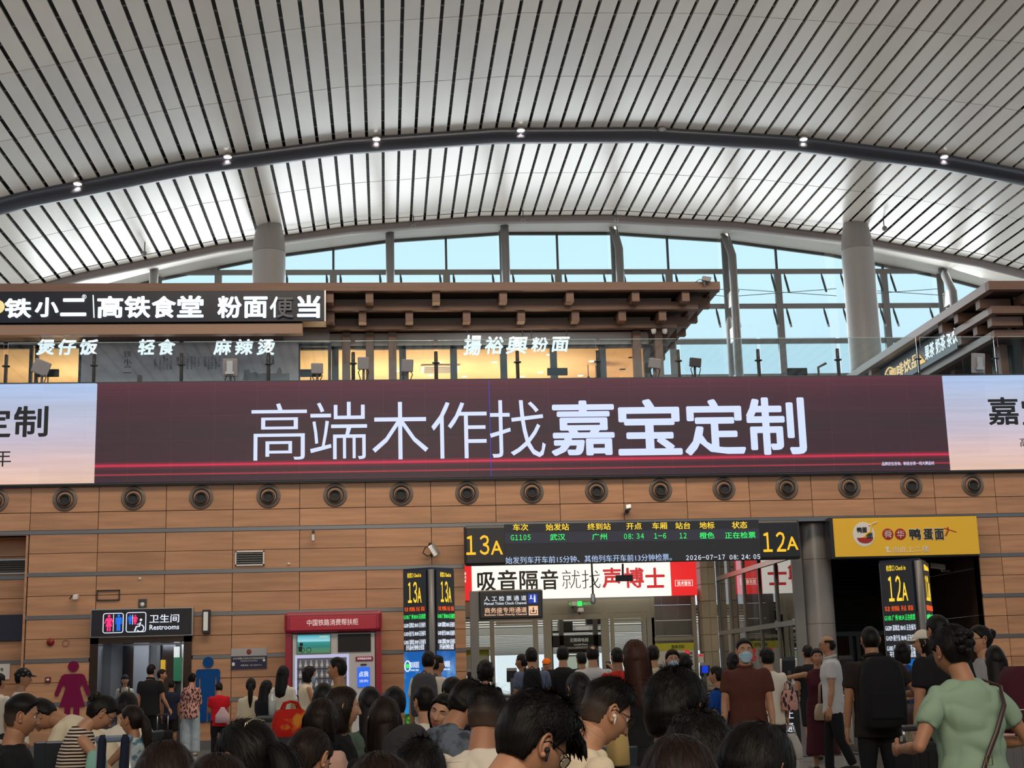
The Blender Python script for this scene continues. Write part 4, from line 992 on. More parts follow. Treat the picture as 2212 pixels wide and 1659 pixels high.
MB().box(-.14, .14, -.05, .05, .9, 1.55).build('face', m_white, t, bevel=.02); MB().box(-.05, .05, -.04, .04, 0, .9).build('post', m_steel, t)
MB().box(-.1, .1, -.056, -.05, 1.0, 1.12).build('label_plate', m_silver, t)

# yellow sign of the upstairs noodle shop
ys2 = thing('yellow_shop_sign', 'large yellow sign with bowl emblem above the dark stair lobby', 'sign')
Yy = 32.2
X0, X1, Z0, Z1 = 10.38, 13.83, 3.89, 4.78
m_ysb = mat('sign_yellow_board', srgb(205, 160, 40), .5, emit=srgb(205, 160, 45), es=.28)
MB().box(X0-.08, X1, Yy, Yy+.4, Z0-.04, Z1+.02).build('box', m_bframe, ys2); MB().box(X0, X1, Yy-.03, Yy, Z0, Z1).build('face', m_ysb, ys2)
Yp = Yy-.036
m_wp = mat('print_white', (.8, .78, .74), .5); m_rp = mat('print_dark_red', srgb(170, 40, 35), .5)
c = atY(1866, 1154, Yp)
MB().ball(c, .26, 28, 12, sc=(1, .02, 1.1)).build('round_emblem', m_wp, ys2)
mb = MB(); mb.prism([(math.cos(a_)*.19, math.sin(a_)*.13) for a_ in np.linspace(math.pi, 2*math.pi, 14)], (c.x+.02, Yp-.008, c.z-.08), EX, EZ, .004); mb.build('bowl', m_rp, ys2)
mb = MB(); mb.path([(c.x-.02, Yp-.01, c.z-.08), (c.x+.08, Yp-.01, c.z+.02), (c.x+.16, Yp-.01, c.z+.05), (c.x+.19, Yp-.01, c.z+.22)], .022, 5); mb.build('noodles', m_ysb, ys2)
MB().path([(c.x+.12, Yp-.012, c.z+.2), (c.x+.34, Yp-.012, c.z+.28)], .012, 4).build('chopsticks', m_wp, ys2)
text('鸭蛋', (c.x-.04, Yp-.012, c.z+.1), .24, .13, EX, EZ, m_blkt, parent=ys2, bold=.03); text('面', (c.x+.13, Yp-.012, c.z-.04), .15, .13, EX, EZ, m_blkt, parent=ys2, bold=.03)
for ch, p in (('舜', 1918), ('华', 1945)):
    c = atY(p, 1154, Yp); MB().ball(c, .135, 22, 8, sc=(1, .03, 1)).build('red_disc', m_rp, ys2); text(ch, (c.x, Yp-.008, c.z), .17, .17, EX, EZ, m_wp, parent=ys2)
for ch, a_, b_ in (('鸭', 1963, 1990), ('蛋', 1994, 2016), ('面', 2018, 2040)): text_at(ch, a_, 1141, b_, 1167, Yp, m_wp, parent=ys2, bold=.06); text_at(ch, a_+1, 1142, b_-1, 1166, Yp-.006, m_blkt, parent=ys2, bold=.035)
c = atY(2048, 1148, Yp); MB().path([(c.x-.07, Yp, c.z-.1), (c.x, Yp, c.z+.02), (c.x, Yp, c.z+.1)], .02, 4).path([(c.x-.1, Yp, c.z+.08), (c.x+.2, Yp, c.z-.02)], .01, 4).build('noodle_mark', m_rp, ys2)
text_at('由此上二楼', 1929, 1180, 2007, 1193, Yp, m_wp, parent=ys2)
c = atY(1917, 1187, Yp); MB().prism([(-.06, .02), (0, .08), (.06, .02), (.025, .02), (.025, -.04), (.09, -.04), (.09, -.065), (-.025, -.065), (-.025, .02)], (c.x, Yp, c.z), EX, EZ, .004).build('arrow', m_wp, ys2)

# ------------------------------------------------------------------ check-in kiosks
def kiosk(corner, z, L, R_, word, lab):
    """three-sided display tower; corner towards us, faces run back to L and R_"""
    t = thing('check_in_tower', lab, 'display tower')
    C_ = Vector((corner[0], corner[1], 0)); L = Vector((L[0], L[1], 0)); R_ = Vector((R_[0], R_[1], 0))
    bk = L+R_-C_
    m_sky = mat('kiosk_sky', (.01, .05, .15), .3)
    if 'kiosk_sky_done' not in MATS:
        MATS['kiosk_sky_done'] = m_sky; nt = m_sky.node_tree; p = nt.nodes['Principled BSDF']; Lk = nt.links
        tc = nt.nodes.new('ShaderNodeTexCoord'); sp = nt.nodes.new('ShaderNodeSeparateXYZ'); Lk.new(tc.outputs['Object'], sp.inputs[0])
        cr = nt.nodes.new('ShaderNodeValToRGB'); mr = nt.nodes.new('ShaderNodeMapRange'); mr.inputs['From Max'].default_value = 2.6; Lk.new(sp.outputs['Z'], mr.inputs['Value']); Lk.new(mr.outputs[0], cr.inputs[0])
        cr.color_ramp.elements[0].color = srgb(40, 170, 230); cr.color_ramp.elements[1].color = srgb(12, 62, 135); k = cr.color_ramp.elements.new(.5); k.color = srgb(10, 105, 190)
        nz = nt.nodes.new('ShaderNodeTexNoise'); nz.inputs['Scale'].default_value = 2.2; nz.inputs['Detail'].default_value = 6; Lk.new(tc.outputs['Object'], nz.inputs['Vector'])
        m3 = nt.nodes.new('ShaderNodeMapRange'); m3.inputs['From Min'].default_value = .52; m3.inputs['From Max'].default_value = .75; Lk.new(nz.outputs[0], m3.inputs['Value'])
        m4 = nt.nodes.new('ShaderNodeMapRange'); m4.inputs['From Min'].default_value = 2.05; m4.inputs['From Max'].default_value = 1.2; Lk.new(sp.outputs['Z'], m4.inputs['Value'])
        mu = nt.nodes.new('ShaderNodeMath'); mu.operation = 'MULTIPLY'; Lk.new(m3.outputs[0], mu.inputs[0]); Lk.new(m4.outputs[0], mu.inputs[1])
        mx = nt.nodes.new('ShaderNodeMix'); mx.data_type = 'RGBA'; Lk.new(mu.outputs[0], mx.inputs[0]); Lk.new(cr.outputs[0], mx.inputs[6]); mx.inputs[7].default_value = srgb(170, 215, 240)
        Lk.new(mx.outputs[2], p.inputs['Emission Color']); p.inputs['Emission Strength'].default_value = .85
    MB().prism([(C_.x, C_.y+.06), (R_.x, R_.y+.03), (bk.x, bk.y), (L.x, L.y+.03)], (0, 0, 0), EX, Vector((0, 1, 0)), z-.02).build('body', m_steel, t)
    MB().tube((C_.x, C_.y+.02, 0), (C_.x, C_.y+.02, z-.02), .06, .06, 12).build('corner_post', m_steel, t, True)
    MB().prism([(C_.x, C_.y-.01), (R_.x, R_.y), (bk.x, bk.y), (L.x, L.y)], (0, 0, z-.83), EX, Vector((0, 1, 0)), .85).build('head', mat('kiosk_navy', (.01, .02, .05), .35), t)
    for (A, B_) in ((L, C_), (C_, R_)):
        ux = (B_-A).normalized(); n = ux.cross(EZ); w = (B_-A).length
        a0 = .02 if A is L else .1; a1 = w-.1 if A is L else w-.02
        A0 = A+n*.03; mw = a1-a0; mid = A0+ux*(a0+a1)/2
        def rect(z0, z1, m, nm, off=0, q0=0, q1=1):
            c = A0+ux*(a0+mw*(q0+q1)/2)+n*off; MB().obox((c.x, c.y, (z0+z1)/2), ux*(mw*(q1-q0)/2), n*.012, (0, 0, (z1-z0)/2)).build(nm, m, t)
        rect(.45, z-1.62, m_sky, 'sky_display'); rect(z-1.62, z-.02, m_led, 'text_display')
        m_leaf = mat('leaf_display', (.01, .03, .01), .4)
        if 'leaf_done' not in MATS:      # picture of bright foliage at the foot of the display
            MATS['leaf_done'] = m_leaf; nq = m_leaf.node_tree; vo = nq.nodes.new('ShaderNodeTexVoronoi'); vo.inputs['Scale'].default_value = 16; tq = nq.nodes.new('ShaderNodeTexCoord'); nq.links.new(tq.outputs['Object'], vo.inputs['Vector'])
            rq = nq.nodes.new('ShaderNodeValToRGB'); rq.color_ramp.elements[0].color = srgb(150, 215, 40); rq.color_ramp.elements[1].color = srgb(8, 40, 30); rq.color_ramp.elements[1].position = .75
            kq = rq.color_ramp.elements.new(.35); kq.color = srgb(50, 130, 35)
            nq.links.new(vo.outputs['Distance'], rq.inputs[0]); nq.links.new(rq.outputs[0], nq.nodes['Principled BSDF'].inputs['Emission Color']); nq.nodes['Principled BSDF'].inputs['Emission Strength'].default_value = .85
        rect(.35, .72, m_leaf, 'leaf_display', .006)
        def tx(s_, u, zc_, ww, hh, m, **k):
            c = A0+ux*(a0+mw*u)+n*.018; text(s_, (c.x, c.y, zc_), mw*ww, hh, ux, EZ, m, parent=t, **k)
        tx('检票口 Check in', .5, z-.12, .6, .1, m_yel); tx(word[:2], .42, z-.46, .40, .42, m_yel, bold=.008, wide=.58); tx('A', .72, z-.52, .17, .3, m_yel, bold=.008)
        tx('车次  终到站  开点  状态', .5, z-.79, .88, .09, m_org, bold=.01)
        rows = [('G1105 广 州 08:34 正在检票', m_grn), ('G6209 深圳北 08:43 正在候车', m_wht), ('G1429 南宁东 08:48 正在候车', m_wht), ('G1003 深圳北 09:09 正在候车', m_wht)]
        for i, (s_, m) in enumerate(rows): tx(s_, .5, z-.94-i*.165, .95, .1, m, bold=.003)
        tx('开车前4分钟停止检票', .5, z-1.54, .8, .11, m_wht, bold=.008)
        c = A0+ux*(a0+mw*.16)+n*.02; MB().lathe([(.0, .0), (.045, .0)], (c.x, c.y, z-1.9), n, 20).build('seal_disc', m_grn, t)
        MB().path([(c+ux*(.062*math.cos(a_))+EZ*(z-1.9+.1*math.sin(a_))).to_tuple() for a_ in np.linspace(0, 6.283, 21)[:-1]], .014, 5, closed=True).build('seal_ring', m_wht, t)
        tx('四川风景区', .47, z-1.88, .4, .12, m_wht, bold=.01); tx('SCENIC AREA', .47, z-1.98, .36, .035, m_wht)
    MB().prism([(C_.x, C_.y-.15), (R_.x+.15, R_.y), (bk.x, bk.y+.1), (L.x-.15, L.y)], (0, 0, 0), EX, Vector((0, 1, 0)), .3).build('plinth', mat('plinth_tan', (.25, .21, .14), .5), t)
kiosk((.92, 28.5), 3.54, (.37, 28.83), (1.38, 28.86), '13A', 'blue check-in display tower showing 13A')
kiosk((8.82, 23.0), 3.10, (8.31, 23.44), (9.25, 23.77), '12A', 'blue check-in display tower showing 12A')

# ------------------------------------------------------------------ vending machine
vm = thing('vending_machine', 'red and white drinks vending machine against the timber wall', 'vending machine')
Yv = 31.6
def vpx(a, b, c, d): return rpx(a, b, c, d, Yv)
m_vred = mat('vending_red', srgb(150, 18, 48), .3, coat=.4); m_vw = mat('vending_white', (.55, .55, .56), .35)
X0, X1 = xr(616, 1450, Yv), xr(824, 1450, Yv); ztop = zr(720, 1321, Yv)
MB().box(X0, X1, Yv+.1, D, 0, ztop-.05).build('cabinet', m_vred, vm)
zh = zr(720, 1366, Yv)
MB().box(X0-.02, X1+.02, Yv-.12, Yv+.6, zh, ztop).build('header', m_vred, vm, bevel=.07)
MB().box(X0+.1, X1-.1, Yv-.13, Yv-.11, zh+.05, ztop-.1).build('header_panel', mat('vending_red2', srgb(165, 20, 52), .25, emit=srgb(150, 15, 45), es=.15), vm, bevel=.01)
text_at('中国铁路消费帮扶柜', 663, 1337, 774, 1351, Yv-.135, mat('header_text', (.75, .6, .62), .5, emit=(.7, .5, .5), es=.4), parent=vm, bold=.015)
for a_, b_ in ((X0, X0+.14), (X1-.12, X1)): MB().box(a_, b_, Yv-.02, Yv+.3, 0, zh).build('side_trim', m_vred, vm)
MB().box(X0+.14, X1-.12, Yv+.02, Yv+.12, 0, zh).build('inner_frame', m_bframe, vm)
a, b, c, d = vpx(632, 810, 1369, 1600); MB().box(a, b, Yv-.01, Yv+.02, 0, d).build('front', m_vw, vm)
a, b, c, d = vpx(643, 713, 1372, 1411)
sea = mat('beach_picture', (.02, .1, .1), .3)
nt = sea.node_tree; p = nt.nodes['Principled BSDF']; tc = nt.nodes.new('ShaderNodeTexCoord'); sp = nt.nodes.new('ShaderNodeSeparateXYZ'); nt.links.new(tc.outputs['Object'], sp.inputs[0])
mr = nt.nodes.new('ShaderNodeMapRange'); mr.inputs['From Min'].default_value = c; mr.inputs['From Max'].default_value = d; nt.links.new(sp.outputs['Z'], mr.inputs['Value'])
cr = nt.nodes.new('ShaderNodeValToRGB'); nt.links.new(mr.outputs[0], cr.inputs[0]); cr.color_ramp.elements[0].color = srgb(70, 115, 65); cr.color_ramp.elements[1].color = srgb(30, 165, 190)
for q, cc in ((.22, srgb(60, 120, 90)), (.35, srgb(10, 105, 100)), (.62, srgb(20, 140, 140)), (.66, srgb(160, 215, 225))): k = cr.color_ramp.elements.new(q); k.color = cc
nt.links.new(cr.outputs[0], p.inputs['Emission Color']); p.inputs['Emission Strength'].default_value = .9
MB().box(a-.02, b+.02, Yv-.03, Yv-.01, c-.02, d+.02).build('screen_frame', m_steel, vm); MB().box(a, b, Yv-.035, Yv-.03, c, d).build('screen_picture', sea, vm)
text_at('海滨假日', 690, 1374, 708, 1377, Yv-.04, m_yel, parent=vm)
h_ = d-c
MB().ball((a+.08, Yv-.037, c+h_*.5), .04, 10, 6, sc=(1, .1, 1)).box(a+.02, a+.1, Yv-.04, Yv-.036, c+.04, c+h_*.38).build('picture_rider', m_blackm, vm)
MB().path([(a+.1+.05*math.cos(t_), Yv-.037, c+.07+.05*math.sin(t_)) for t_ in np.linspace(0, 6.283, 13)[:-1]], .006, 4, closed=True).path([(a+.24+.05*math.cos(t_), Yv-.037, c+.07+.05*math.sin(t_)) for t_ in np.linspace(0, 6.283, 13)[:-1]], .006, 4, closed=True).build('picture_bicycle', m_blackm, vm)
a, b, c, d = vpx(730, 801, 1369, 1408); MB().box(a, b, Yv-.03, Yv-.01, c, d).build('dark_screen', m_blackm, vm)
a, b, c, d = vpx(639, 752, 1416, 1534)
MB().box(a-.02, b+.02, Yv-.03, Yv, c-.02, d+.02).build('window_frame', light_mat('case_light', srgb(200, 200, 240), .7), vm)
MB().box(a+.03, b-.03, Yv-.034, Yv-.03, c+.03, d-.05).build('case_back', mat('case_dark', (.07, .07, .085), .5, emit=(.07, .07, .09), es=.6), vm)
botl = None
for r in range(5):
    zz = c+.06+r*(d-c-.12)/5
    MB().box(a+.03, b-.03, Yv-.1, Yv-.034, zz-.015, zz).build('shelf', m_bframe, vm)
    for q in range(9):
        xx = a+.1+q*(b-a-.2)/8
        if botl is None:
            o = MB().lathe([(.03, 0), (.032, .02), (.032, .1), (.012, .14), (.012, .155)], (0, 0, 0), (0, 0, 1), 10).build('bottle', mat('bottle_clear', (.45, .46, .5), .15), None, True); botl = o
            MB().lathe([(.033, .04), (.033, .08)], (0, 0, 0), (0, 0, 1), 10).build('paper_band', m_white, o); MB().tube((0, 0, .15), (0, 0, .17), .014).build('cap', m_white, o)
        else: o = copy_tree(botl)
        o.location = (xx, Yv-.07, zz)
        tag(o, 'clear drinks bottle in the vending machine, %s shelf from the bottom, %s from the left' % (['first', 'second', 'third', 'fourth', 'fifth'][r], ['first', 'second', 'third', 'fourth', 'fifth', 'sixth', 'seventh', 'eighth', 'ninth'][q]), 'bottle', 'bottles in the vending machine')
a, b, c, d = vpx(768, 806, 1418, 1428); MB().box(a, b, Yv-.03, Yv, c, d).build('red_pill', m_vred, vm, bevel=.03); text_at('多种商品任您挑', 772, 1420, 802, 1425, Yv-.035, m_wht, parent=vm)
a, b, c, d = vpx(779, 792, 1434, 1437); MB().box(a, b, Yv-.03, Yv, c, d).build('slot', m_blackm, vm)
a, b, c, d = vpx(772, 799, 1441, 1484); MB().box(a, b, Yv-.03, Yv, c, d).build('touch_screen', light_mat('touch_blue', srgb(40, 105, 230), .9), vm)
text_at('点我', 775, 1450, 796, 1462, Yv-.035, m_wht, parent=vm, bold=.02); text_at('选购', 776, 1468, 795, 1474, Yv-.035, m_wht, parent=vm)

# ------------------------------------------------------------------ restroom doorway, sign, pictograms
rr = thing('door_1', None, None); rr['kind'] = 'structure'
for a, b, c, d in ((-6.48, -6.3, 0, 2.52), (-4.45, -4.27, 0, 2.52)): MB().box(a, b, D-.02, D+.5, c, d).build('jamb', m_steelp, rr)
MB().box(-6.48, -4.27, D-.02, D+.5, 2.34, 2.52).build('head_jamb', m_steelp, rr)
MB().box(-6.6, -4.1, D+2.6, D+2.7, 0, 2.6).build('lobby_wall', mat('lobby_grey', (.16, .17, .19), .35), rr)
MB().box(-6.6, -4.1, D+.3, D+2.7, 2.5, 2.6).build('lobby_ceiling', m_grey, rr)
MB().box(-6.6, -6.5, D+.3, D+2.7, 0, 2.6).box(-4.25, -4.15, D+.3, D+2.7, 0, 2.6).build('lobby_side', m_steelp, rr)
for x, w, m in ((-6.05, .25, m_steelp), (-5.35, .08, m_dark), (-5.1, .3, m_steelp), (-4.75, .12, m_silver), (-4.5, .25, m_steelp), (-5.75, .35, MATS['lobby_grey'])):
    MB().box(x-w/2, x+w/2, D+2.3, D+2.55, 0, 2.35).build('lobby_panel', m, rr)
bx('ad_panel', light_mat('ad_green', srgb(20, 90, 60), .7), -4.98, -4.8, D+2.2, D+2.28, 1.5, 2.05, rr); bx('ad_panel', light_mat('ad_white', srgb(200, 205, 200), .8), -4.98, -4.85, D+2.2, D+2.28, 2.05, 2.3, rr)
bx('ad_panel', light_mat('ad_yellow', srgb(190, 150, 30), .7), -5.28, -5.18, D+2.2, D+2.28, 1.75, 2.0, rr)
for x in (-4.62, -4.38): MB().path([(x+.05*math.cos(a_), D+2.1, 2.02+.05*math.sin(a_)) for a_ in np.linspace(0, 6.283, 13)[:-1]], .015, 5, closed=True).build('blue_neon', light_mat('neon_blue', srgb(30, 100, 240), .9), rr)
rl = bpy.data.lights.new('lobby_light', 'AREA'); rl.size = 1.5; rl.energy = 34; rl.color = (.9, .95, 1); ro = bpy.data.objects.new('lobby_light', rl); COL.objects.link(ro); ro.location = (-5.4, D+1.4, 2.45)
rs = thing('restroom_sign', 'black lit sign with restroom figures above the polished doorway', 'sign')
Yr = 32.15
def spx(a, b, c, d): return rpx(a, b, c, d, Yr)
X0, X1, Z0, Z1 = xr(197, 1350, Yr), xr(414, 1340, Yr), zr(300, 1373, Yr), zr(300, 1316, Yr)
MB().box(X0, X1, Yr, Yr+.3, Z0, Z1).build('box', mat('restroom_black', (.012, .012, .02), .4), rs); MB().box(X0-.02, X1+.02, Yr+.03, Yr+.3, Z0-.02, Z1+.02).build('edge', m_silver, rs)
m_pk = light_mat('pink_lit', srgb(255, 50, 125), .95); m_bl = light_mat('blue_lit', srgb(25, 110, 230), .95)
def figure(mb, cx, z0, h, Y, woman, th=.008):
    """pictogram figure of height h standing at z0"""
    k0 = [0]
    class _O:
        def prism(s_, P, o_, a_, b_, t_): k0[0] += 1; mb0.prism(P, (cx, Y-.0015*k0[0], z0), a_, b_, t_)
    mb0 = mb; mb = _O(); o = None; X_, Z_ = EX*h, EZ*h
    n = 20; r = .085
    mb.prism([(r*math.cos(2*math.pi*i/n), .915+r*math.sin(2*math.pi*i/n)) for i in range(n)], o, X_, Z_, th)
    def rr_(x0, x1, y0, y1, q): # rounded rectangle
        P = []
        for (cx_, cy_, a0) in ((x1-q, y1-q, 0), (x0+q, y1-q, 90), (x0+q, y0+q, 180), (x1-q, y0+q, 270)):
            for a_ in range(0, 91, 18): P.append((cx_+q*math.cos(math.radians(a0+a_)), cy_+q*math.sin(math.radians(a0+a_))))
        return P
    if woman:
        mb.prism([(-.13, .80), (.13, .80), (.17, .77), (.19, .73), (.11, .58), (.2, .29), (-.2, .29), (-.11, .58), (-.19, .73), (-.17, .77)], o, X_, Z_, th)
        for s in (-1, 1):
            P = [(s*.12, .8), (s*.17, .78), (s*.195, .73), (s*.275, .5), (s*.265, .465), (s*.235, .455), (s*.21, .48), (s*.135, .67)]
            if s > 0: P = P[::-1]
            mb.prism(P, o, X_, Z_, th)
            a, b = sorted((s*.025, s*.115)); mb.prism(rr_(a, b, 0, .3, .03), o, X_, Z_, th)
    else:
        mb.prism(rr_(-.19, .19, .7, .81, .05), o, X_, Z_, th); mb.prism([(-.115, .4), (.115, .4), (.115, .75), (-.115, .75)], o, X_, Z_, th)
        for s in (-1, 1):
            a, b = sorted((s*.135, s*.19)); mb.prism(rr_(a, b, .4, .77, .025), o, X_, Z_, th)
            a, b = sorted((s*.008, s*.115)); mb.prism(rr_(a, b, 0, .45, .03), o, X_, Z_, th)
def frame_px(a, b, c, d, m, par):
    X0, X1, Z0, Z1 = spx(a, b, c, d); P = []
    q = .04
    for (cx_, cz_, a0) in ((X1-q, Z1-q, 0), (X0+q, Z1-q, 90), (X0+q, Z0+q, 180), (X1-q, Z0+q, 270)):
        for a_ in (0, 45, 90): P.append((cx_+q*math.cos(math.radians(a0+a_)), Yr-.006, cz_+q*math.sin(math.radians(a0+a_))))
    MB().path(P, .01, 5, closed=True).build('frame', m, par)
frame_px(223, 266, 1325, 1367, m_wht, rs); frame_px(273, 315, 1323, 1365, m_wht, rs)
def fig_px(cx, y0, y1, woman, m):
    mb = MB(); z0 = zr(cx, y1, Yr); figure(mb, xr(cx, y1, Yr), z0, zr(cx, y0, Yr)-z0, Yr-.004, woman); mb.build('figure', m, rs)
fig_px(235, 1328, 1364, True, m_pk); fig_px(256, 1327, 1363, False, m_bl); fig_px(281, 1328, 1349, False, m_bl); fig_px(292, 1328, 1349, True, m_pk)
for a, c, d in ((245, 1327, 1364), (286.5, 1328, 1349)):
    X0_, X1_, Z0_, Z1_ = spx(a-.6, a+.6, c, d); MB().box(X0_, X1_, Yr-.012, Yr, Z0_, Z1_).build('divider', m_wht, rs)
c = atY(303, 1357, Yr-.014); u = .075
mb = MB(); mb.path([(c.x+u*math.cos(a_), c.y, c.z+u*math.sin(a_)) for a_ in np.linspace(-2.6, 1.3, 14)], .012, 5)
mb.ball((c.x+.01, c.y, c.z+.18), .028, 12, 8, sc=(1, .2, 1)); mb.path([(c.x, c.y, c.z+.13), (c.x-.015, c.y, c.z+.045), (c.x-.085, c.y, c.z+.035), (c.x-.12, c.y, c.z-.06)], .016, 6); mb.path([(c.x, c.y, c.z+.10), (c.x-.07, c.y, c.z+.085)], .010, 5)
mb.build('wheelchair_figure', m_wht, rs)
text_at('卫生间', 323, 1327, 387, 1345, Yr-.006, m_wht, parent=rs, bold=.01); text_at('Restrooms', 323, 1349, 387, 1360, Yr-.006, m_wht, parent=rs, bold=.015)
for cx, y0, y1, wmn, col_, lab in ((157, 1428, 1568, True, srgb(118, 12, 66), 'large plum woman pictogram on the wall left of the restrooms'), (449, 1419, 1559, False, srgb(0, 72, 140), 'large blue man pictogram on the wall right of the restrooms')):
    mb = MB(); z0 = zr(cx, y1, D-.01); figure(mb, xr(cx, (y0+y1)/2, D), z0, zr(cx, y0, D)-z0, D-.012, wmn, .012)
    tag(mb.build('wall_pictogram', mat('pict'+str(wmn), col_, .55, spec=.2)), lab, 'pictogram')

# ------------------------------------------------------------------ small things on the wall
def vent(a, b, c, d, Y, lab):
    X0, X1, Z0, Z1 = rpx(a, b, c, d, Y)
    t = thing('vent_grille', lab, 'vent', ((X0+X1)/2, Y, (Z0+Z1)/2)); w, h = (X1-X0)/2, (Z1-Z0)/2
    MB().box(-w, w, -.02, .02, h-.03, h).box(-w, w, -.02, .02, -h, -h+.03).box(-w, -w+.03, -.02, .02, -h, h).box(w-.03, w, -.02, .02, -h, h).build('frame', m_silver, t)
    MB().box(-w+.03, w-.03, .0, .02, -h+.03, h-.03).build('back', m_blackm, t)
    for i in range(5):
        z = -h+.06+i*(2*h-.1)/4.6; MB().obox((0, -.005, z), (w-.03, 0, 0), (0, .015, -.012), (0, .004, .005)).build('slat', m_silver, t)
vent(508, 571, 1190, 1222, D-.02, 'silver slatted vent in the timber wall above the vending machine')
vent(-6, 60, 1208, 1240, 33.08, 'silver slatted vent in the set-back wall at the left edge')
def small(name, lab, cat, px, py, fn, Y=D-.01):
    t = thing(name, lab, cat, atY(px, py, Y)); fn(t); return t
small('wall_bell', 'round red fire bell on the timber wall above the woman pictogram', 'bell', 109, 1387, lambda t: MB().lathe([(0, -.05), (.05, -.045), (.08, -.02), (.085, 0)], (0, 0, 0), (0, 1, 0), 20).build('dome', mat('bell_red', srgb(130, 25, 20), .35), t, True))
small('wall_label', 'faint round sticker mark beside the red bell', 'sticker', 142, 1389, lambda t: MB().lathe([(.06, -.004), (.08, -.004)], (0, 0, 0), (0, 1, 0), 20).build('ring', mat('mark', srgb(150, 112, 85), .6), t))
def _f(t):
    MB().box(-.06, .06, -.03, 0, -.055, .055).build('case', mat('call_red', srgb(110, 25, 30), .4), t, bevel=.006); MB().box(-.03, .03, -.033, -.03, -.02, .02).build('plate', m_white, t)
small('call_point', 'small red fire call point beside the woman pictogram', 'call point', 104, 1468, _f)
for p, q, lab in ((302, 1250, 'tiny white sensor knob above the restroom sign'), (624, 1218, 'tiny white sensor knob right of the wall vent')):
    small('wall_sensor', lab, 'sensor', p, q, lambda t: MB().ball((0, 0, 0), .03, 10, 6).build('dome', m_white, t, True))
def _f(t):
    MB().box(-.09, .09, -.01, 0, -.1, .09).build('plate', m_dark, t); MB().ball((0, -.03, -.03), .05, 10, 6).build('dome', m_white, t, True)
small('wall_detector', 'small square detector just above the restroom sign', 'detector', 308, 1303, _f)
def _f(t):
    w, h = .25, .12
    MB().box(-w, w, -.02, 0, h-.025, h).box(-w, w, -.02, 0, -h, -h+.025).box(-w, -w+.02, -.02, 0, -h, h).box(w-.02, w, -.02, 0, -h, h).build('rim', m_bframe, t)
small('empty_bracket_frame', 'empty dark rectangular bracket frame on the timber wall', 'frame', 234, 1286, _f)
def _f(t):
    MB().obox((0, -.12, 0), (.05, 0, 0), (0, .08, .02), (0, 0, .045)).build('body', m_white, t, bevel=.01); MB().path([(0, 0, .05), (-.1, -.06, .02), (-.15, -.05, -.04)], .012, 5).build('cable', m_blackm, t)
small('bullet_camera', 'little white camera left of the empty bracket frame', 'camera', 166, 1290, _f)
def _f(t):
    MB().obox((0, -.1, -.05), (.03, 0, 0), (0, .05, .0), (0, 0, .07)).build('body', m_white, t, bevel=.01); MB().box(-.03, .03, -.1, 0, .08, .12).build('bracket', m_dark, t)
small('bullet_camera', 'little white camera hanging right of the wall vent', 'camera', 677, 1158, _f)
def _f(t):
    MB().obox((.05, -.25, 0), (.075, 0, -.12), (.03, .05, .03), (.05, 0, .03)).build('body', m_silver, t, bevel=.02); MB().ball((-.03, -.22, .12), .05, 10, 6).build('cap', m_blackm, t)
    MB().path([(-.02, -.2, .1), (-.15, -.15, .06), (-.2, -.1, -.05), (-.1, -.05, -.12), (.0, -.2, -.1)], .012, 5).build('cable', m_blackm, t); MB().tube((0, -.2, -.08), (0, 0, -.1), .03).build('bracket', m_dark, t)
small('bullet_camera', 'grey bullet camera with looping cable above the 13A display tower', 'camera', 932, 1190, _f)
def _f(t):
    MB().obox((0, -.18, 0), (.07, 0, .015), (-.02, .1, -.05), (0, .03, .06)).build('body', m_silver, t, bevel=.02); MB().tube((.02, -.05, -.02), (.05, 0, -.06), .04).build('bracket', m_silver, t); MB().ball((-.03, -.28, -.06), .045, 10, 6).build('lens', m_blackm, t)
small('bullet_camera', 'silver bullet camera on the wall just above the departure board', 'camera', 1352, 1101, _f)
def _f(t):
    MB().box(-.085, .085, -.16, 0, -.26, .26).build('case', m_bframe, t, bevel=.01); MB().box(-.06, .04, -.17, -.15, -.2, .21).build('lens', light_mat('wall_lamp_glow', srgb(190, 185, 175), .7), t, bevel=.01)
small('wall_lamp', 'upright box wall lamp right of the restroom sign', 'wall lamp', 447, 1343, _f)
def _f(t):
    w = .39
    MB().box(-w, w, -.02, 0, -.23, .05).build('navy_part', mat('notice_navy', srgb(28, 32, 72), .4), t); MB().box(-w, w, -.02, 0, .05, .22).build('grey_part', mat('notice_grey', (.4, .4, .42), .4), t)
    MB().ball((0, -.02, .14), .055, 14, 8, sc=(1, .15, 1.1)).build('emblem', mat('emblem_red', srgb(130, 45, 35), .4), t)
    text('长沙铁路公安处长沙南站派出所', (0, -.023, .0), .7, .045, EX, EZ, m_wp, parent=t); text('POLICE STATION', (0, -.023, -.055), .36, .025, EX, EZ, m_wp, parent=t)
    text('报警电话：0731-82637110', (.05, -.023, -.15), .45, .035, EX, EZ, m_wp, parent=t); MB().ball((-.34, -.02, -.12), .035, 10, 6, sc=(1, .1, 1.2)).ball((.33, -.02, -.05), .03, 10, 6, sc=(1, .1, 1)).build('badge', m_wp, t)
small('police_notice', 'grey and navy police notice board with small red emblem', 'notice', 538, 1422, _f)
t = thing('navy_board', 'plain dark navy board on the set-back wall at the left edge', 'board', atY(25, 1356, 33.04)); MB().box(-2.0, .3, 0, .03, -.29, .29).build('face', mat('board_navy', (.02, .022, .05), .4), t)
t = thing('white_notice', 'white paper notice on the set-back wall at the left edge', 'notice', atY(5, 1451, 33.07)); MB().box(-.3, .16, 0, .02, -.17, .17).build('sheet', m_white, t); text('公告', (-.05, -.004, .05), .15, .07, EX, EZ, m_blkt, parent=t)

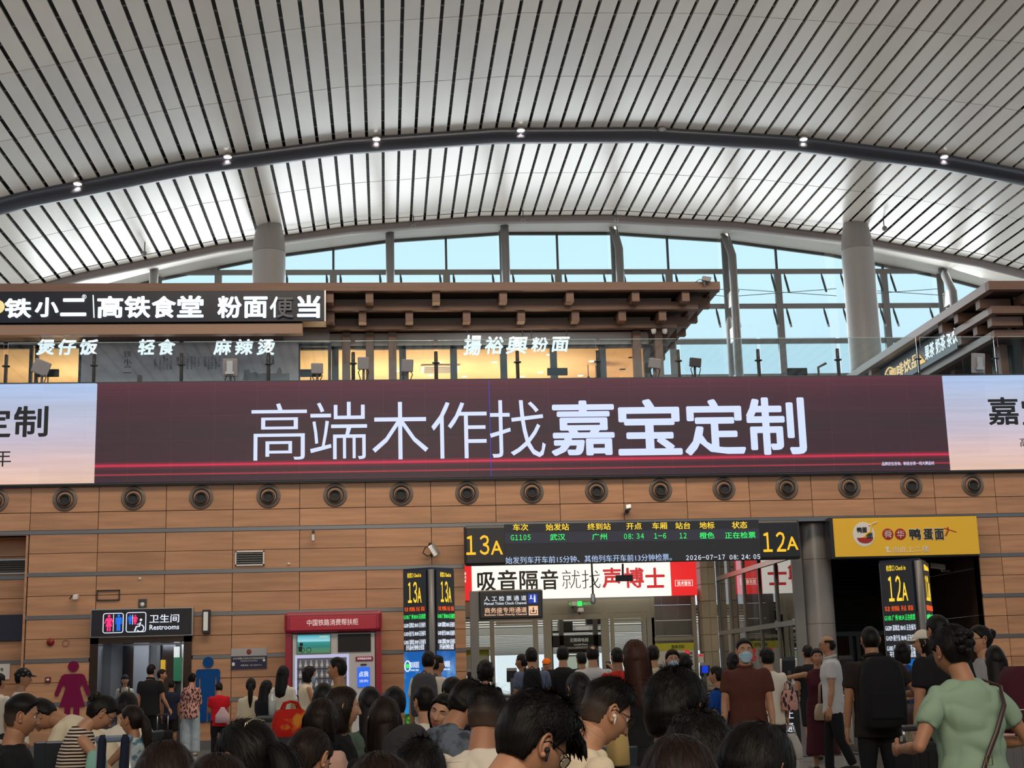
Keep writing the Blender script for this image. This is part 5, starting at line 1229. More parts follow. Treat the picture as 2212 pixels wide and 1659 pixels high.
# ================================================================== PEOPLE
def rotX(a): return Matrix.Rotation(a, 3, 'X')
def rotZ(a): return Matrix.Rotation(a, 3, 'Z')
def sstep(x, a, b):
    t = np.clip((x-a)/(b-a), 0, 1); return t*t*(3-2*t)
def dirs_grid(nu, nv):
    th = np.linspace(.02, math.pi-.02, nv)[:, None]; ph = (np.arange(nu)/nu*2*math.pi)[None, :]
    return np.stack([np.sin(th)*np.cos(ph), np.sin(th)*np.sin(ph), np.cos(th)*np.ones_like(ph)], -1)
def head_pts(d, fem=False):
    x, y, z = d[..., 0], d[..., 1], d[..., 2]
    sx = np.sign(x)*np.abs(x)**.93; px = sx*(.073 if fem else .076); pz = z*.117
    py = np.where(y > 0, y*.088, y*.100)
    t = np.clip(-z, 0, 1)
    px = px*(1-(.30 if fem else .24)*t**1.6); py = np.where(y < 0, py*(1-.45*t**1.2), py*(1-.10*t**3))
    w = sstep(y, .15, .55)
    g = lambda cx, cz, sx, sz: np.exp(-((px-cx)/sx)**2-((pz-cz)/sz)**2)
    nose = (.004+.023*np.clip((.024-pz)/.052, 0, 1))*sstep(pz, -.042, -.031)*sstep(-pz, -.035, -.01)*np.exp(-(px/(.0085+.006*np.clip(-pz/.03, 0, 1)))**2)
    dy = nose+.005*(g(.03, .031, .022, .009)+g(-.03, .031, .022, .009))-.011*(g(.031, .012, .016, .012)+g(-.031, .012, .016, .012))
    dy += .005*(g(.042, -.024, .02, .02)+g(-.042, -.024, .02, .02))+.007*g(0, -.0555, .02, .006)+.007*g(0, -.068, .016, .006)-.004*g(0, -.0615, .024, .0025)
    dy += .008*g(0, -.1, .02, .014)-.003*g(0, -.081, .02, .007)
    return np.stack([px, py+w*dy, pz], -1)
HL = {  # hairline height as a function of the front-back position
    'short': ([-.11, -.03, -.018, .012, .02, .042, .058, .09], [-.066, -.06, .028, .028, .0, .05, .072, .080]),
    'bald': ([-.11, -.03, -.018, .012, .03, .045, .09], [-.066, -.06, .028, .03, .03, .2, .2]),
    'fade': ([-.11, -.03, .0, .03, .045, .058, .09], [.012, .02, .042, .046, .05, .068, .078]),
    'up': ([-.11, -.03, -.018, .012, .02, .045, .06, .09], [-.075, -.065, .02, .02, .01, .05, .068, .076]),
    'full': ([-.11, -.0, .012, .024, .04, .062, .09], [-.2, -.2, -.13, -.04, .035, .068, .074]),
}
def hair_thick(p, st):
    xs_, zs_ = HL[st['line']]
    zl = np.interp(p[..., 1], xs_, zs_)
    m = sstep(p[..., 2], zl-.005, zl+.007) if st['line'] != 'fade' else sstep(p[..., 2], zl-.02, zl+.03)
    top = sstep(p[..., 2], .012 if st.get('fade') else .0, .07 if st.get('fade') else .085)
    th = st['side']+(st['top']-st['side'])*top
    if st['line'] == 'bald': m = m*(1-sstep(np.hypot(p[..., 0], (p[..., 1]+.015)*.8), .028, .03)*0)*(1-sstep(p[..., 2], .066, .074))
    if st.get('crown'): m = m*sstep(np.hypot(p[..., 0]-.004, p[..., 1]+.058)+.35*np.abs(p[..., 2]-.09), .022, .034)
    if st.get('fringe'): th = th+st['fringe']*sstep(p[..., 1], .03, .075)*top
    if st.get('back'): th = th+st['back']*sstep(-p[..., 1], .02, .08)*sstep(p[..., 2], -.06, .02)
    return m, th
def wav(P, k, n, seed):
    r = np.random.default_rng(seed); o = np.zeros(P.shape[:-1])
    for _ in range(n):
        v = r.normal(size=3)*k; o += np.sin(P@v+r.uniform(0, 6.28))
    return o/n
def grid_mesh(name, G, mats, uv=True, close_u=True, smooth=True):
    """mesh from a (rows, cols, 3) array, columns wrap; ends closed"""
    nv, nu = G.shape[:2]; vs = G.reshape(-1, 3).tolist(); fs = []; uvs = []
    for i in range(nv-1):
        for j in range(nu):
            k = (j+1) % nu; fs.append((i*nu+j, (i+1)*nu+j, (i+1)*nu+k, i*nu+k))
            if uv: a, b, c, d_ = j/nu, (j+1)/nu, i/(nv-1), (i+1)/(nv-1); uvs += [a, c, a, d_, b, d_, b, c]
    fs.append(tuple(range(nu))); fs.append(tuple(range(nv*nu-1, (nv-1)*nu-1, -1)))
    if uv:
        uvs += [0, 0]*nu + [0, 1]*nu
    return vs, fs, uvs
def raw_mesh(name, vs, fs, mats, uvs=None, smooth=True, mi=None):
    me = bpy.data.meshes.new(name); me.from_pydata(vs, [], fs)
    for m in (mats if isinstance(mats, list) else [mats]): me.materials.append(m)
    if smooth: me.polygons.foreach_set('use_smooth', [True]*len(fs))
    if mi is not None: me.polygons.foreach_set('material_index', mi)
    if uvs is not None:
        l = me.uv_layers.new(name='uv'); l.data.foreach_set('uv', uvs)
    me.update(); return me
def hair_mat(name, col):
    if name in MATS: return MATS[name]
    m = mat(name, col,   .5, spec=.2); nt = m.node_tree; p = nt.nodes['Principled BSDF']; L = nt.links
    u = nt.nodes.new('ShaderNodeUVMap'); mp = nt.nodes.new('ShaderNodeMapping'); mp.inputs['Scale'].default_value = (90, 1.6, 1); L.new(u.outputs[0], mp.inputs[0])
    nz = nt.nodes.new('ShaderNodeTexNoise'); nz.inputs['Scale'].default_value = 1; nz.inputs['Detail'].default_value = 3; nz.inputs['Distortion'].default_value = .3; L.new(mp.outputs[0], nz.inputs['Vector'])
    mr = nt.nodes.new('ShaderNodeMapRange'); mr.inputs['From Min'].default_value = .3; mr.inputs['From Max'].default_value = .7; mr.inputs['To Min'].default_value = .4; mr.inputs['To Max'].default_value = 1.7; L.new(nz.outputs[0], mr.inputs['Value'])
    vm = nt.nodes.new('ShaderNodeVectorMath'); vm.operation = 'SCALE'; vm.inputs[0].default_value = col[:3]; L.new(mr.outputs[0], vm.inputs['Scale']); L.new(vm.outputs[0], p.inputs['Base Color'])
    bp = nt.nodes.new('ShaderNodeBump'); bp.inputs['Strength'].default_value = .5; bp.inputs['Distance'].default_value = .004; L.new(nz.outputs[0], bp.inputs['Height']); L.new(bp.outputs[0], p.inputs['Normal'])
    return m
def fade_mat(hm):
    nm = hm.name+'_clipped'
    if nm in MATS: return MATS[nm]
    m = hm.copy(); m.name = nm; MATS[nm] = m; nt = m.node_tree; p = nt.nodes['Principled BSDF']; L = nt.links
    u = nt.nodes.new('ShaderNodeUVMap'); sp = nt.nodes.new('ShaderNodeSeparateXYZ'); L.new(u.outputs[0], sp.inputs[0])
    nz = nt.nodes.new('ShaderNodeTexNoise'); nz.inputs['Scale'].default_value = 55; L.new(u.outputs[0], nz.inputs['Vector'])
    ad = nt.nodes.new('ShaderNodeMath'); ad.operation = 'MULTIPLY_ADD'; ad.inputs[1].default_value = .12; L.new(nz.outputs[0], ad.inputs[0]); L.new(sp.outputs['Y'], ad.inputs[2])
    mr = nt.nodes.new('ShaderNodeMapRange'); mr.inputs['From Min'].default_value = .42; mr.inputs['From Max'].default_value = .68; L.new(ad.outputs[0], mr.inputs['Value'])
    mx = nt.nodes.new('ShaderNodeMix'); mx.data_type = 'RGBA'; L.new(mr.outputs[0], mx.inputs[0]); L.new(p.inputs['Base Color'].links[0].from_socket, mx.inputs[6]); mx.inputs[7].default_value = (.075, .052, .04, 1)
    L.new(mx.outputs[2], p.inputs['Base Color']); return m
HB = hair_mat('hair_black', (.006, .0048, .0045, 1)); HD = hair_mat('hair_dark_brown', (.014, .008, .006, 1)); HR = hair_mat('hair_red_brown', (.05, .018, .012, 1)); HG = hair_mat('hair_grey_black', (.035, .03, .028, 1))
SKM = [mat('skin_a', srgb(186, 138, 108), .5, vary=(9, .06), spec=.4), mat('skin_b', srgb(170, 122, 92), .5, vary=(9, .06), spec=.4), mat('skin_c', srgb(150, 104, 78), .5, vary=(9, .06), spec=.4)]
m_lip = mat('lip', srgb(165, 100, 88), .4); m_eyew = mat('eye_white', (.6, .58, .55), .2); m_iris = mat('iris', (.01, .006, .004), .15)
m_buzz = mat('scalp_stubble', (.02, .015, .013), .75, vary=(60, .35))
def cloth(name, col, rough=.85, **k): return mat('cloth_'+name, col if len(col) == 4 else col, rough, bump=k.pop('bump', (35, .25, .004)), spec=.2, **k)
C_BLK = cloth('black', (.012, .012, .014)); C_WHT = cloth('white', srgb(225, 215, 200)); C_CRM = cloth('cream', srgb(222, 208, 180)); C_NVY = cloth('navy', (.015, .02, .04))
C_DK = cloth('charcoal', (.03, .03, .033)); C_BRN = cloth('brown', srgb(88, 50, 42)); C_MNT = cloth('mint', srgb(142, 168, 146)); C_RED = cloth('red', srgb(190, 25, 40)); C_JN = cloth('grey_jeans', (.09, .10, .11))
C_LB = cloth('light_blue', srgb(160, 175, 185)); C_BG = cloth('blue_grey', srgb(95, 105, 130)); C_GR = cloth('grey', srgb(150, 148, 150)); C_LG = cloth('light_grey', srgb(190, 188, 190)); C_BLU = cloth('blue', srgb(35, 80, 150))
C_MAR = cloth('maroon', srgb(70, 28, 38)); C_BEI = cloth('beige', srgb(195, 180, 160)); C_MUS = cloth('mustard', srgb(165, 135, 60)); C_RST = cloth('rust', srgb(150, 60, 35)); C_ORG = cloth('orange', srgb(225, 110, 30)); C_PNK = cloth('blush', srgb(205, 165, 150))
C_SKY = cloth('deep_blue', srgb(20, 70, 150)); C_OLV = cloth('olive', srgb(80, 95, 85)); C_YEL = cloth('pale_yellow', srgb(190, 185, 120))
def pattern(name, c1, c2, kind, scale):
    m = cloth(name, c1); nt = m.node_tree; p = nt.nodes['Principled BSDF']; L = nt.links
    tc = nt.nodes.new('ShaderNodeTexCoord'); mx = nt.nodes.new('ShaderNodeMix'); mx.data_type = 'RGBA'; mx.inputs[6].default_value = c1; mx.inputs[7].default_value = c2
    if kind == 'stripe':
        w = nt.nodes.new('ShaderNodeTexWave'); w.wave_type = 'BANDS'; w.bands_direction = 'Z'; w.inputs['Scale'].default_value = scale; w.inputs['Distortion'].default_value = .6; w.inputs['Detail'].default_value = 1; L.new(tc.outputs['Object'], w.inputs['Vector']); src = w.outputs[0]; lo, hi = .48, .56
    elif kind == 'marks':
        mp = nt.nodes.new('ShaderNodeMapping'); mp.inputs['Scale'].default_value = (2, 2, 1); L.new(tc.outputs['Object'], mp.inputs[0])
        w = nt.nodes.new('ShaderNodeTexVoronoi'); w.inputs['Scale'].default_value = scale; L.new(mp.outputs[0], w.inputs['Vector']); src = w.outputs[0]; lo, hi = .5, .42
    else:
        w = nt.nodes.new('ShaderNodeTexNoise'); w.inputs['Scale'].default_value = scale; w.inputs['Detail'].default_value = 4; L.new(tc.outputs['Object'], w.inputs['Vector']); src = w.outputs[0]; lo, hi = .5, .6
    mr = nt.nodes.new('ShaderNodeMapRange'); mr.inputs['From Min'].default_value = lo; mr.inputs['From Max'].default_value = hi; L.new(src, mr.inputs['Value']); L.new(mr.outputs[0], mx.inputs[0]); L.new(mx.outputs[2], p.inputs['Base Color'])
    return m
C_STR = pattern('stripe', srgb(222, 205, 180), srgb(38, 26, 34), 'stripe', 15); C_PAT = pattern('pink_print', srgb(200, 150, 140), srgb(70, 45, 50), 'marks', 14); C_CHK = pattern('floral', srgb(190, 200, 200), srgb(90, 130, 150), 'noise', 22)
C_CRK = pattern('grey_crackle', srgb(100, 110, 122), srgb(62, 66, 74), 'noise', 12); C_CAMO = pattern('camouflage', (.012, .012, .014, 1), (.12, .12, .11, 1), 'noise', 30)
m_mask = mat('face_mask', srgb(170, 205, 225), .7, bump=(60, .2)); m_glm = mat('glasses_frame', (.01, .01, .012), .25, .5)

ARM = {'down': ((.14, .02, -1), (.06, .18, -1)), 'lap': ((.12, .25, -1), (-.45, .9, -.25)), 'phone': ((.16, .35, -1), (-.55, .8, .35)), 'fwd': ((.05, .9, -.5), (0, 1, -.1)), 'out': ((1, .25, -.15), (1, .3, .05)),
       'elbows': ((.62, -.12, -.85), (-.35, .95, -.08)), 'ear': ((.45, .35, -.75), (-.28, .25, 1.0)), 'chin': ((.2, .75, -.6), (-.35, .25, .95)), 'swing': ((.12, -.3, -1), (.05, .1, -1)), 'reach': ((.35, .6, -.75), (.2, .9, -.25)), 'trolley': ((.2, .15, -1), (.25, .5, -.8)), 'back': ((.3, .1, -.9), (.5, .2, -.7))}
JOBS = []      # (mesh data, voxel, smoothing, fold amount, finish)
def person(lab, px, py, Y, rz, pose='sit', fem=False, s=None, hair='short', hm=None, top=None, sleeve='short', low=None, lowk='pants', shoe=None, arms=('lap', 'lap'), lean=0, pitch=0, yaw=0, roll=0, skin=0, walk=0, det=None, hs=1.0, extra=(), carry=(), bare=False, fat=1.0, seat=True):
    H = atY(px, py, Y)
    rzr = math.radians(rz); L = math.radians(lean); hp = math.radians(pitch)
    if det is None: det = 2 if Y < 8.6 else (1 if Y < 16 else 0)
    def up(z, x=0, y=0):          # a point of the upper body, bent forward with the lean
        a = L*float(sstep(np.array(z), -.05, .28)); v = Vector((x, y+z*0, z)); return rotX(-a) @ v
    nb = up(.53); hc_u = nb + rotX(-(L+hp)) @ Vector((0, .026, .148))
    if pose == 'stand':
        s_ = s or (H.z/(.90+hc_u.z)); pel = .90
    else:
        s_ = s or (.94 if fem else 1.0); pel = H.z/s_-hc_u.z
    def W(v): return Vector(v)*s_ + Vector((0, 0, pel*s_))
    hl = W(hc_u)
    off = rotZ(rzr) @ Vector((hl.x, hl.y, 0))
    loc = Vector((H.x-off.x, H.y-off.y, 0))
    root = thing('person', lab, 'person', loc, rzr)
    q = s_; f_ = .88 if fem else 1.0
    vox = (.021, .014, .010)[det]; sm = (2, 3, 4)[det]
    # joints
    sh = {}; el = {}; wr = {}
    swid = (.165 if fem else .185)*fat
    for i, sd in enumerate((-1, 1)):
        S_ = up(.452, sd*(swid-.014)); u, f = arms[i] if isinstance(arms[i], tuple) else ARM[arms[i]]
        if isinstance(arms[i], str) and arms[i] in ('lap', 'down', 'swing', 'phone') : pass
        u = Vector((u[0]*sd, u[1], u[2])).normalized(); f = Vector((f[0]*sd, f[1], f[2])).normalized()
        sh[sd] = W(S_); el[sd] = W(S_+u*.285); wr[sd] = W(S_+u*.285+f*.245)
    hip = {}; kn = {}; an = {}
    for sd in (-1, 1):
        hip[sd] = W((sd*.088, 0, -.02))
        if pose == 'stand':
            k_ = walk*sd*.22
            kn[sd] = Vector((sd*.10*q, (.02+k_*.6)*q, .49*q)); an[sd] = Vector((sd*.105*q, (-.02+k_*(1.5 if k_ < 0 else 1.1))*q, (.09+(.07 if k_ < 0 else 0))*q))
        else:
            kz = max(.42*q, min(pel*q, .56)); kn[sd] = Vector((sd*.13*q, .42*q, kz)); an[sd] = Vector((sd*.12*q, .38*q, .09*q))
    def ring(z, rx, ry, yo=0, n=20):
        a = L*float(sstep(np.array(z), -.05, .28)); R = rotX(-a)
        return [W(R @ Vector((rx*fat*math.cos(2*math.pi*j/n), yo+ry*fat*math.sin(2*math.pi*j/n), z))) for j in range(n)]
    if fem: TR = [(-.1, .12, .09, 0), (-.02, .165, .115, -.01), (.06, .158, .108, 0), (.17, .122, .09, 0), (.30, .14, .115, .015), (.40, .155, .10, 0), (.47, .14, .08, -.005), (.515, .075, .06, 0)]
    else: TR = [(-.1, .12, .09, 0), (-.02, .16, .112, -.005), (.08, .155, .108, 0), (.20, .152, .105, 0), (.32, .172, .12, .005), (.42, .178, .108, 0), (.48, .15, .085, -.005), (.52, .075, .062, 0)]
    # ---- body (skin): torso, neck, limbs grown into one surface
    mb = MB()
    mb.loft([ring(z, rx-(.012 if z > .4 else .002), ry-(.012 if z > .4 else .002), yo) for z, rx, ry, yo in TR])
    mb.path([W(up(.46)), W(nb), W(hc_u+rotX(-(L+hp)) @ Vector((0, -.012, -.06)))], [.064*q*f_, (.061*q*f_), (.060*q*f_)], 16)
    for sd in (-1, 1):
        mb.ball(sh[sd], .047*q*f_, 12, 8); mb.path([sh[sd], sh[sd].lerp(el[sd], .5), el[sd], el[sd].lerp(wr[sd], .35), wr[sd]], [.05*q*f_, .046*q*f_, .037*q*f_, .039*q*f_, .025*q*f_], 12); mb.ball(el[sd], .037*q*f_, 10, 8)
        mb.path([hip[sd], hip[sd].lerp(kn[sd], .5), kn[sd], kn[sd].lerp(an[sd], .35), an[sd]], [.082*q, .072*q, .052*q, .053*q, .034*q], 12); mb.ball(kn[sd], .053*q, 10, 8)
        mb.path([an[sd]+Vector((0, -.05, -.05))*q, an[sd]+Vector((0, .06, -.055))*q, an[sd]+Vector((0, .16, -.068))*q], [.035*q, .04*q, .026*q], 10, flat=.8)
    # detail pieces joined after the remesh: head, ears, hands
    hx = (40, 72, 104)[det]; hv = (30, 56, 84)[det]
    d = dirs_grid(hx, hv); P0 = head_pts(d, fem)
    RH = rotZ(math.radians(yaw)) @ rotX(-(L*.55+hp)) @ Matrix.Rotation(math.radians(roll), 3, 'Y') if False else rotZ(math.radians(yaw)) @ rotX(-(L+hp)) @ Matrix.Rotation(math.radians(roll), 3, 'Y')
    RHn = np.array(RH); hln = np.array(hl); hq = q*hs
    def HT(P): return (P*hq) @ RHn.T + hln
    HM = RH.to_4x4(); HM.translation = hl
    def hv_(x, y, z): return hl + RH @ (Vector((x, y, z))*hq)
    vs, fs, _ = grid_mesh('h', HT(P0), None, uv=False)
    cen = P0[..., :]; mi = []
    nu = hx
    for fi, f in enumerate(fs):
        a = P0.reshape(-1, 3)[list(f)].mean(0) if len(f) == 4 else np.array([0, 0, 1])
        mi.append(1 if (a[1] > .05 and abs(a[0]) < .024-abs(a[2]+.0615)*.8 and abs(a[2]+.0615) < .0125) else 0)
    ex = MB(); ex.add(vs, fs); ex.m = mi
    for sd in (-1, 1):
        if det:
            pts = []; n = 14
            for i in range(n):
                a = 2*math.pi*i/n; pts.append(hv_(sd*(.079+.006*math.cos(a-.5)), -.006-.015*math.cos(a)-.004*math.sin(a), .004+.029*math.sin(a)*(1-.15*math.cos(a))))
            ex.path(pts, .0048*hq, 6, closed=True)
            ex.ball(hv_(sd*.077, -.006, .003), .02*hq, 10, 6, sc=(.28, .62, 1.2), mtx=RH @ rotZ(-sd*.35)); ex.ball(hv_(sd*.079, .002, -.022), .009*hq, 8, 5)
        else: ex.ball(hv_(sd*.077, -.006, .003), .028*hq, 8, 6, sc=(.3, .55, 1.05), mtx=RH)
    # hands: palm, four fingers of different length, thumb from the palm's side
    for i, sd in enumerate((-1, 1)):
        dz = (wr[sd]-el[sd]).normalized(); inn = Vector((-sd, 0, 0)); inn = (inn-dz*inn.dot(dz))
        if inn.length < .2: inn = Vector((0, 0, -1))-dz*Vector((0, 0, -1)).dot(dz)
        inn.normalize()            # palm faces inwards
        ac = dz.cross(inn)*(1 if sd > 0 else -1)     # across the palm, thumb side positive
        th_dir = ac if ac.y > 0 or ac.z > 0 else -ac
        w0 = wr[sd]; hq_ = q*f_
        ex.loft([[w0+dz*(t*hq_)+th_dir*(a_*math.cos(2*math.pi*j/10)*hq_)+inn*(b_*math.sin(2*math.pi*j/10)*hq_) for j in range(10)] for t, a_, b_ in ((-.02, .024, .02), (.02, .032, .017), (.055, .040, .015), (.09, .038, .012), (.098, .03, .008))])
        cl = .75 if (isinstance(arms[i], str) and arms[i] in ('phone', 'ear', 'trolley', 'chin')) else .38
        for j, (o_, ln) in enumerate(((.029, .072), (.010, .080), (-.009, .074), (-.027, .058))):
            p = w0+dz*(.088*hq_)+th_dir*(o_*hq_); dd = dz.copy(); pts = [p-dz*.012*hq_, p]
            for sg in (.45, .32, .23):
                dd = (dd*math.cos(cl)+inn*math.sin(cl)).normalized(); inn2 = inn; p = p+dd*(ln*sg*hq_); pts.append(p)
            ex.path(pts, [.0088*hq_, .0088*hq_, .008*hq_, .0075*hq_, .006*hq_], 7)
        p = w0+dz*.03*hq_+th_dir*.026*hq_; ex.path([p, p+(th_dir*.8+dz*.7+inn*.3)*.033*hq_, p+(th_dir*.75+dz*1.5+inn*.7)*.04*hq_, p+(th_dir*.7+dz*2.2+inn*1.1)*.041*hq_], [.013*hq_, .0115*hq_, .0095*hq_, .0075*hq_], 8)
    JOBS.append(dict(mb=mb, vox=vox, sm=sm, fold=0, name='body', mats=[SKM[skin], m_lip], root=root, extra=ex))
    # ---- clothing
    top = top or C_BLK; low = low or C_DK; g = .014
    mb = MB(); rr_ = [(-.14 if pose == 'stand' else -.06, TR[1][1]+.022, TR[1][2]+.024, 0)]+[(z, rx+g, ry+g, yo) for z, rx, ry, yo in TR[1:-1]]+[(.505, .096, .078, -.004), (.527, .076, .068, .0)]
    if extra and 'hooded' in extra: rr_ += [(.55, .08, .075, -.02)]
    mb.loft([ring(*r) for r in rr_])
    for sd in (-1, 1):
        if sleeve == 'none':
            continue
        mb.ball(sh[sd], .057*q*f_, 12, 8)
        if sleeve == 'short': mb.path([sh[sd].lerp(sh[-sd], .12), sh[sd], sh[sd].lerp(el[sd], .62)], [.05*q*f_, .060*q*f_, .066*q*f_], 14)
        else: mb.path([sh[sd].lerp(sh[-sd], .12), sh[sd], el[sd], wr[sd].lerp(el[sd], .08)], [.055*q*f_, .062*q*f_, .055*q*f_, .042*q*f_], 14); mb.ball(el[sd], .055*q*f_, 10, 8)
    JOBS.append(dict(mb=mb, vox=vox, sm=sm, fold=(.004, .008, .013)[det], name='dress_top' if lowk == 'dress' else 'shirt', mats=[top], root=root))
    mb = MB(); g2 = .016
    wz = .12
    if lowk in ('pants', 'wide', 'shorts'):
        mb.loft([ring(-.1, .13, .105), ring(-.02, TR[1][1]+g2, TR[1][2]+g2, -.005), ring(.07, (.13 if fem else .145), .098)])
        for sd in (-1, 1):
            if lowk == 'pants': mb.path([hip[sd], hip[sd].lerp(kn[sd], .5), kn[sd], an[sd]], [.096*q, .088*q, .068*q, .058*q], 14); mb.ball(kn[sd], .068*q, 12, 8)
            elif lowk == 'wide': mb.path([hip[sd], kn[sd], an[sd]+Vector((0, 0, -.03*q))], [.1*q, .098*q, .1*q], 14)
            else: mb.path([hip[sd], hip[sd].lerp(kn[sd], .95)], [.098*q, .085*q], 14)
    else:
        k0 = (kn[-1]+kn[1])/2; yk = k0.y; zk = k0.z-.25*q if pose == 'stand' else k0.z-.1
        mb.loft([ring(wz, .13, .10), ring(0, .17, .13)] + [[Vector((math.cos(2*math.pi*j/20)*.21*q, yk*.3+math.sin(2*math.pi*j/20)*.17*q, (zk+pel*q)/2)) for j in range(20)], [Vector((math.cos(2*math.pi*j/20)*.25*q, yk*.5+math.sin(2*math.pi*j/20)*.2*q, zk)) for j in range(20)]])
    JOBS.append(dict(mb=mb, vox=max(vox, .016), sm=sm, fold=.004, name='skirt' if lowk in ('skirt', 'dress') else 'trousers', mats=[low], root=root))
    mb = MB()
    for sd in (-1, 1):
        a = an[sd]
        mb = MB(); mb.path([a+Vector((0, -.07, -.045))*q, a+Vector((0, .0, -.04))*q, a+Vector((0, .1, -.05))*q, a+Vector((0, .185, -.06))*q], [.036*q, .046*q, .045*q, .026*q], 12, flat=.75)
        MB.build(mb, 'shoe', shoe or C_DK, root, smooth=True)
    # ---- hair
    hm = hm or HB; parts = []
    ST = {'short': dict(line='short', side=.005, top=.016), 'spiky': dict(line='short', side=.010, top=.036, fringe=.022, back=.008), 'mop': dict(line='short', side=.016, top=.028, fringe=.01), 'bald': dict(line='bald', side=.007, top=.005), 'crown': dict(line='short', side=.006, top=.012, crown=1), 'fade': dict(line='short', side=.0018, top=.024, fringe=.004, fade=1), 'buzz': dict(line='short', side=.003, top=.008),
          'pony': dict(line='up', side=.010, top=.014, back=.008), 'bun': dict(line='up', side=.012, top=.016, back=.01), 'updo': dict(line='up', side=.014, top=.02, back=.02), 'long': dict(line='full', side=.014, top=.018, back=.008), 'bob': dict(line='full', side=.018, top=.018, back=.012), 'curly': dict(line='full', side=.03, top=.034, back=.01), 'curlyshort': dict(line='short', side=.02, top=.034), 'hood': dict(line='full', side=.03, top=.03, back=.03)}
    def shell(st, grow=0, wv=0, mtl=None, nm='hair', seed=1):
        d = dirs_grid((36, 64, 96)[det], (26, 44, 64)[det]); P = head_pts(d, fem); m, th = hair_thick(P, st)
        n = P/np.linalg.norm(P, axis=-1, keepdims=True)
        th = th+grow+(wv*wav(P, 90, 8, seed)+.0 if wv else 0)
        Q = P+n*(m*th-(1-m)*.012)[..., None]
        vs, fs, uv = grid_mesh('x', HT(Q), None)
        o = link(nm, raw_mesh(nm, vs, fs, mtl or hm, uv), root); return o
    st = ST[hair]; seed = int(px*7+py)
    ho = None
    if hair == 'hood': ho = shell(st, 0, .004, top, 'hood', seed)
    elif hair == 'beanie': pass
    elif hair == 'fade': ho = shell(st, 0, .001, fade_mat(hm), 'hair', seed)
    else: ho = shell(st, 0, {'curly': .008, 'curlyshort': .008, 'spiky': .004, 'mop': .004, 'updo': .005}.get(hair, .0018), hm, 'hair', seed)
    if False:
        d2 = dirs_grid(64, 44); P = head_pts(d2, fem); m, th = hair_thick(P, dict(line='short', side=.0025, top=.0025)); n = P/np.linalg.norm(P, axis=-1, keepdims=True)
        if 'fade' in extra: pass
        Q = P+n*(m*.0022-(1-m)*.012)[..., None]; vs, fs, uv = grid_mesh('x', HT(Q), None)
        if 'fade' in extra: link('hair_fade', raw_mesh('hair_fade', vs, fs, m_buzz, uv), root)
    def tail(pts, rs, flat=1.0, nm='hair_length', n=22, wob=.004, mt=None, spread=.006):
        """a lock or mass of hair swept along points given in body space"""
        pts = [Vector(p) for p in pts]; K = 5; pp = []; rr2 = []; ff = []
        if not isinstance(flat, (list, tuple)): flat = [flat]*len(pts)
        for i in range(len(pts)-1):
            p0 = pts[max(i-1, 0)]; p1 = pts[i]; p2 = pts[i+1]; p3 = pts[min(i+2, len(pts)-1)]
            for k_ in range(K):
                t = k_/K; pp.append(.5*((2*p1)+(p2-p0)*t+(2*p0-5*p1+4*p2-p3)*t*t+(3*p1-p0-3*p2+p3)*t**3)); rr2.append(rs[i]*(1-t)+rs[i+1]*t); ff.append(flat[i]*(1-t)+flat[i+1]*t)
        pp.append(pts[-1]); rr2.append(rs[-1]); ff.append(flat[-1])
        rings = []; fx = RH @ Vector((1, 0, 0)); fx.z = 0; fx.normalize()
        r_ = random.Random(seed); ph_ = [r_.uniform(0, 6.28) for _ in range(3)]
        for i, p in enumerate(pp):
            dd = (pp[min(i+1, len(pp)-1)]-pp[max(i-1, 0)]).normalized()
            x = fx-dd*dd.dot(fx); x.normalize(); y = dd.cross(x)
            rings.append([p+x*(rr2[i]*math.cos(a)*(1+.03*math.sin(3*a+i*.12+ph_[0])+.02*math.sin(7*a+ph_[1])))+y*(rr2[i]*ff[i]*math.sin(a)*(1+.04*math.sin(4*a+i*.1+ph_[2])+.02*math.sin(9*a))) for a in [2*math.pi*j/n for j in range(n)]])
        G = np.array([[list(v) for v in r] for r in rings]); vs, fs, uv = grid_mesh('x', G, None)
        o = link(nm, raw_mesh(nm, vs, fs, mt or hm, uv), root)
        if det == 2 or 'strands' in extra:
            r_ = np.random.default_rng(seed+5); N = 900; R_ = len(G); K2 = 12
            a = r_.uniform(0, n, N); s0 = r_.uniform(0, R_*.35, N); s1 = np.minimum(R_-1, s0+R_*r_.uniform(.4, .9, N))
            tt = np.linspace(0, 1, K2)[None, :]; si = s0[:, None]+(s1-s0)[:, None]*tt; i0 = np.clip(si.astype(int), 0, R_-2); fr = (si-i0)[..., None]
            aj = (a[:, None]+r_.normal(0, .5, N)[:, None]*tt) % n; j0 = aj.astype(int) % n; j1 = (j0+1) % n; fa = (aj-np.floor(aj))[..., None]
            g = lambda i_, j_: G[i_, j_]
            Q = (g(i0, j0)*(1-fa)+g(i0, j1)*fa)*(1-fr)+(g(i0+1, j0)*(1-fa)+g(i0+1, j1)*fa)*fr
            cen = G.mean(1); C0 = cen[i0]*(1-fr)+cen[i0+1]*fr; nn = Q-C0; nn /= np.linalg.norm(nn, axis=-1, keepdims=True)+1e-9
            Q = Q+nn*(.0008+r_.exponential(spread, N)[:, None]*tt**2)[..., None]+np.array([0, 0, -1])*(r_.exponential(.012, N)[:, None]*tt**4)[..., None]
            T = np.gradient(Q, axis=1); S_ = np.cross(T, nn); S_ /= np.linalg.norm(S_, axis=-1, keepdims=True)+1e-9
            wd = (.0011*np.linspace(1, .3, K2))[None, :, None]; V = np.stack([Q-S_*wd, Q+S_*wd], 2).reshape(-1, 3)
            base = ((np.arange(N)*K2*2)[:, None]+(np.arange(K2-1)*2)[None, :]).ravel(); F = np.stack([base, base+1, base+3, base+2], 1)
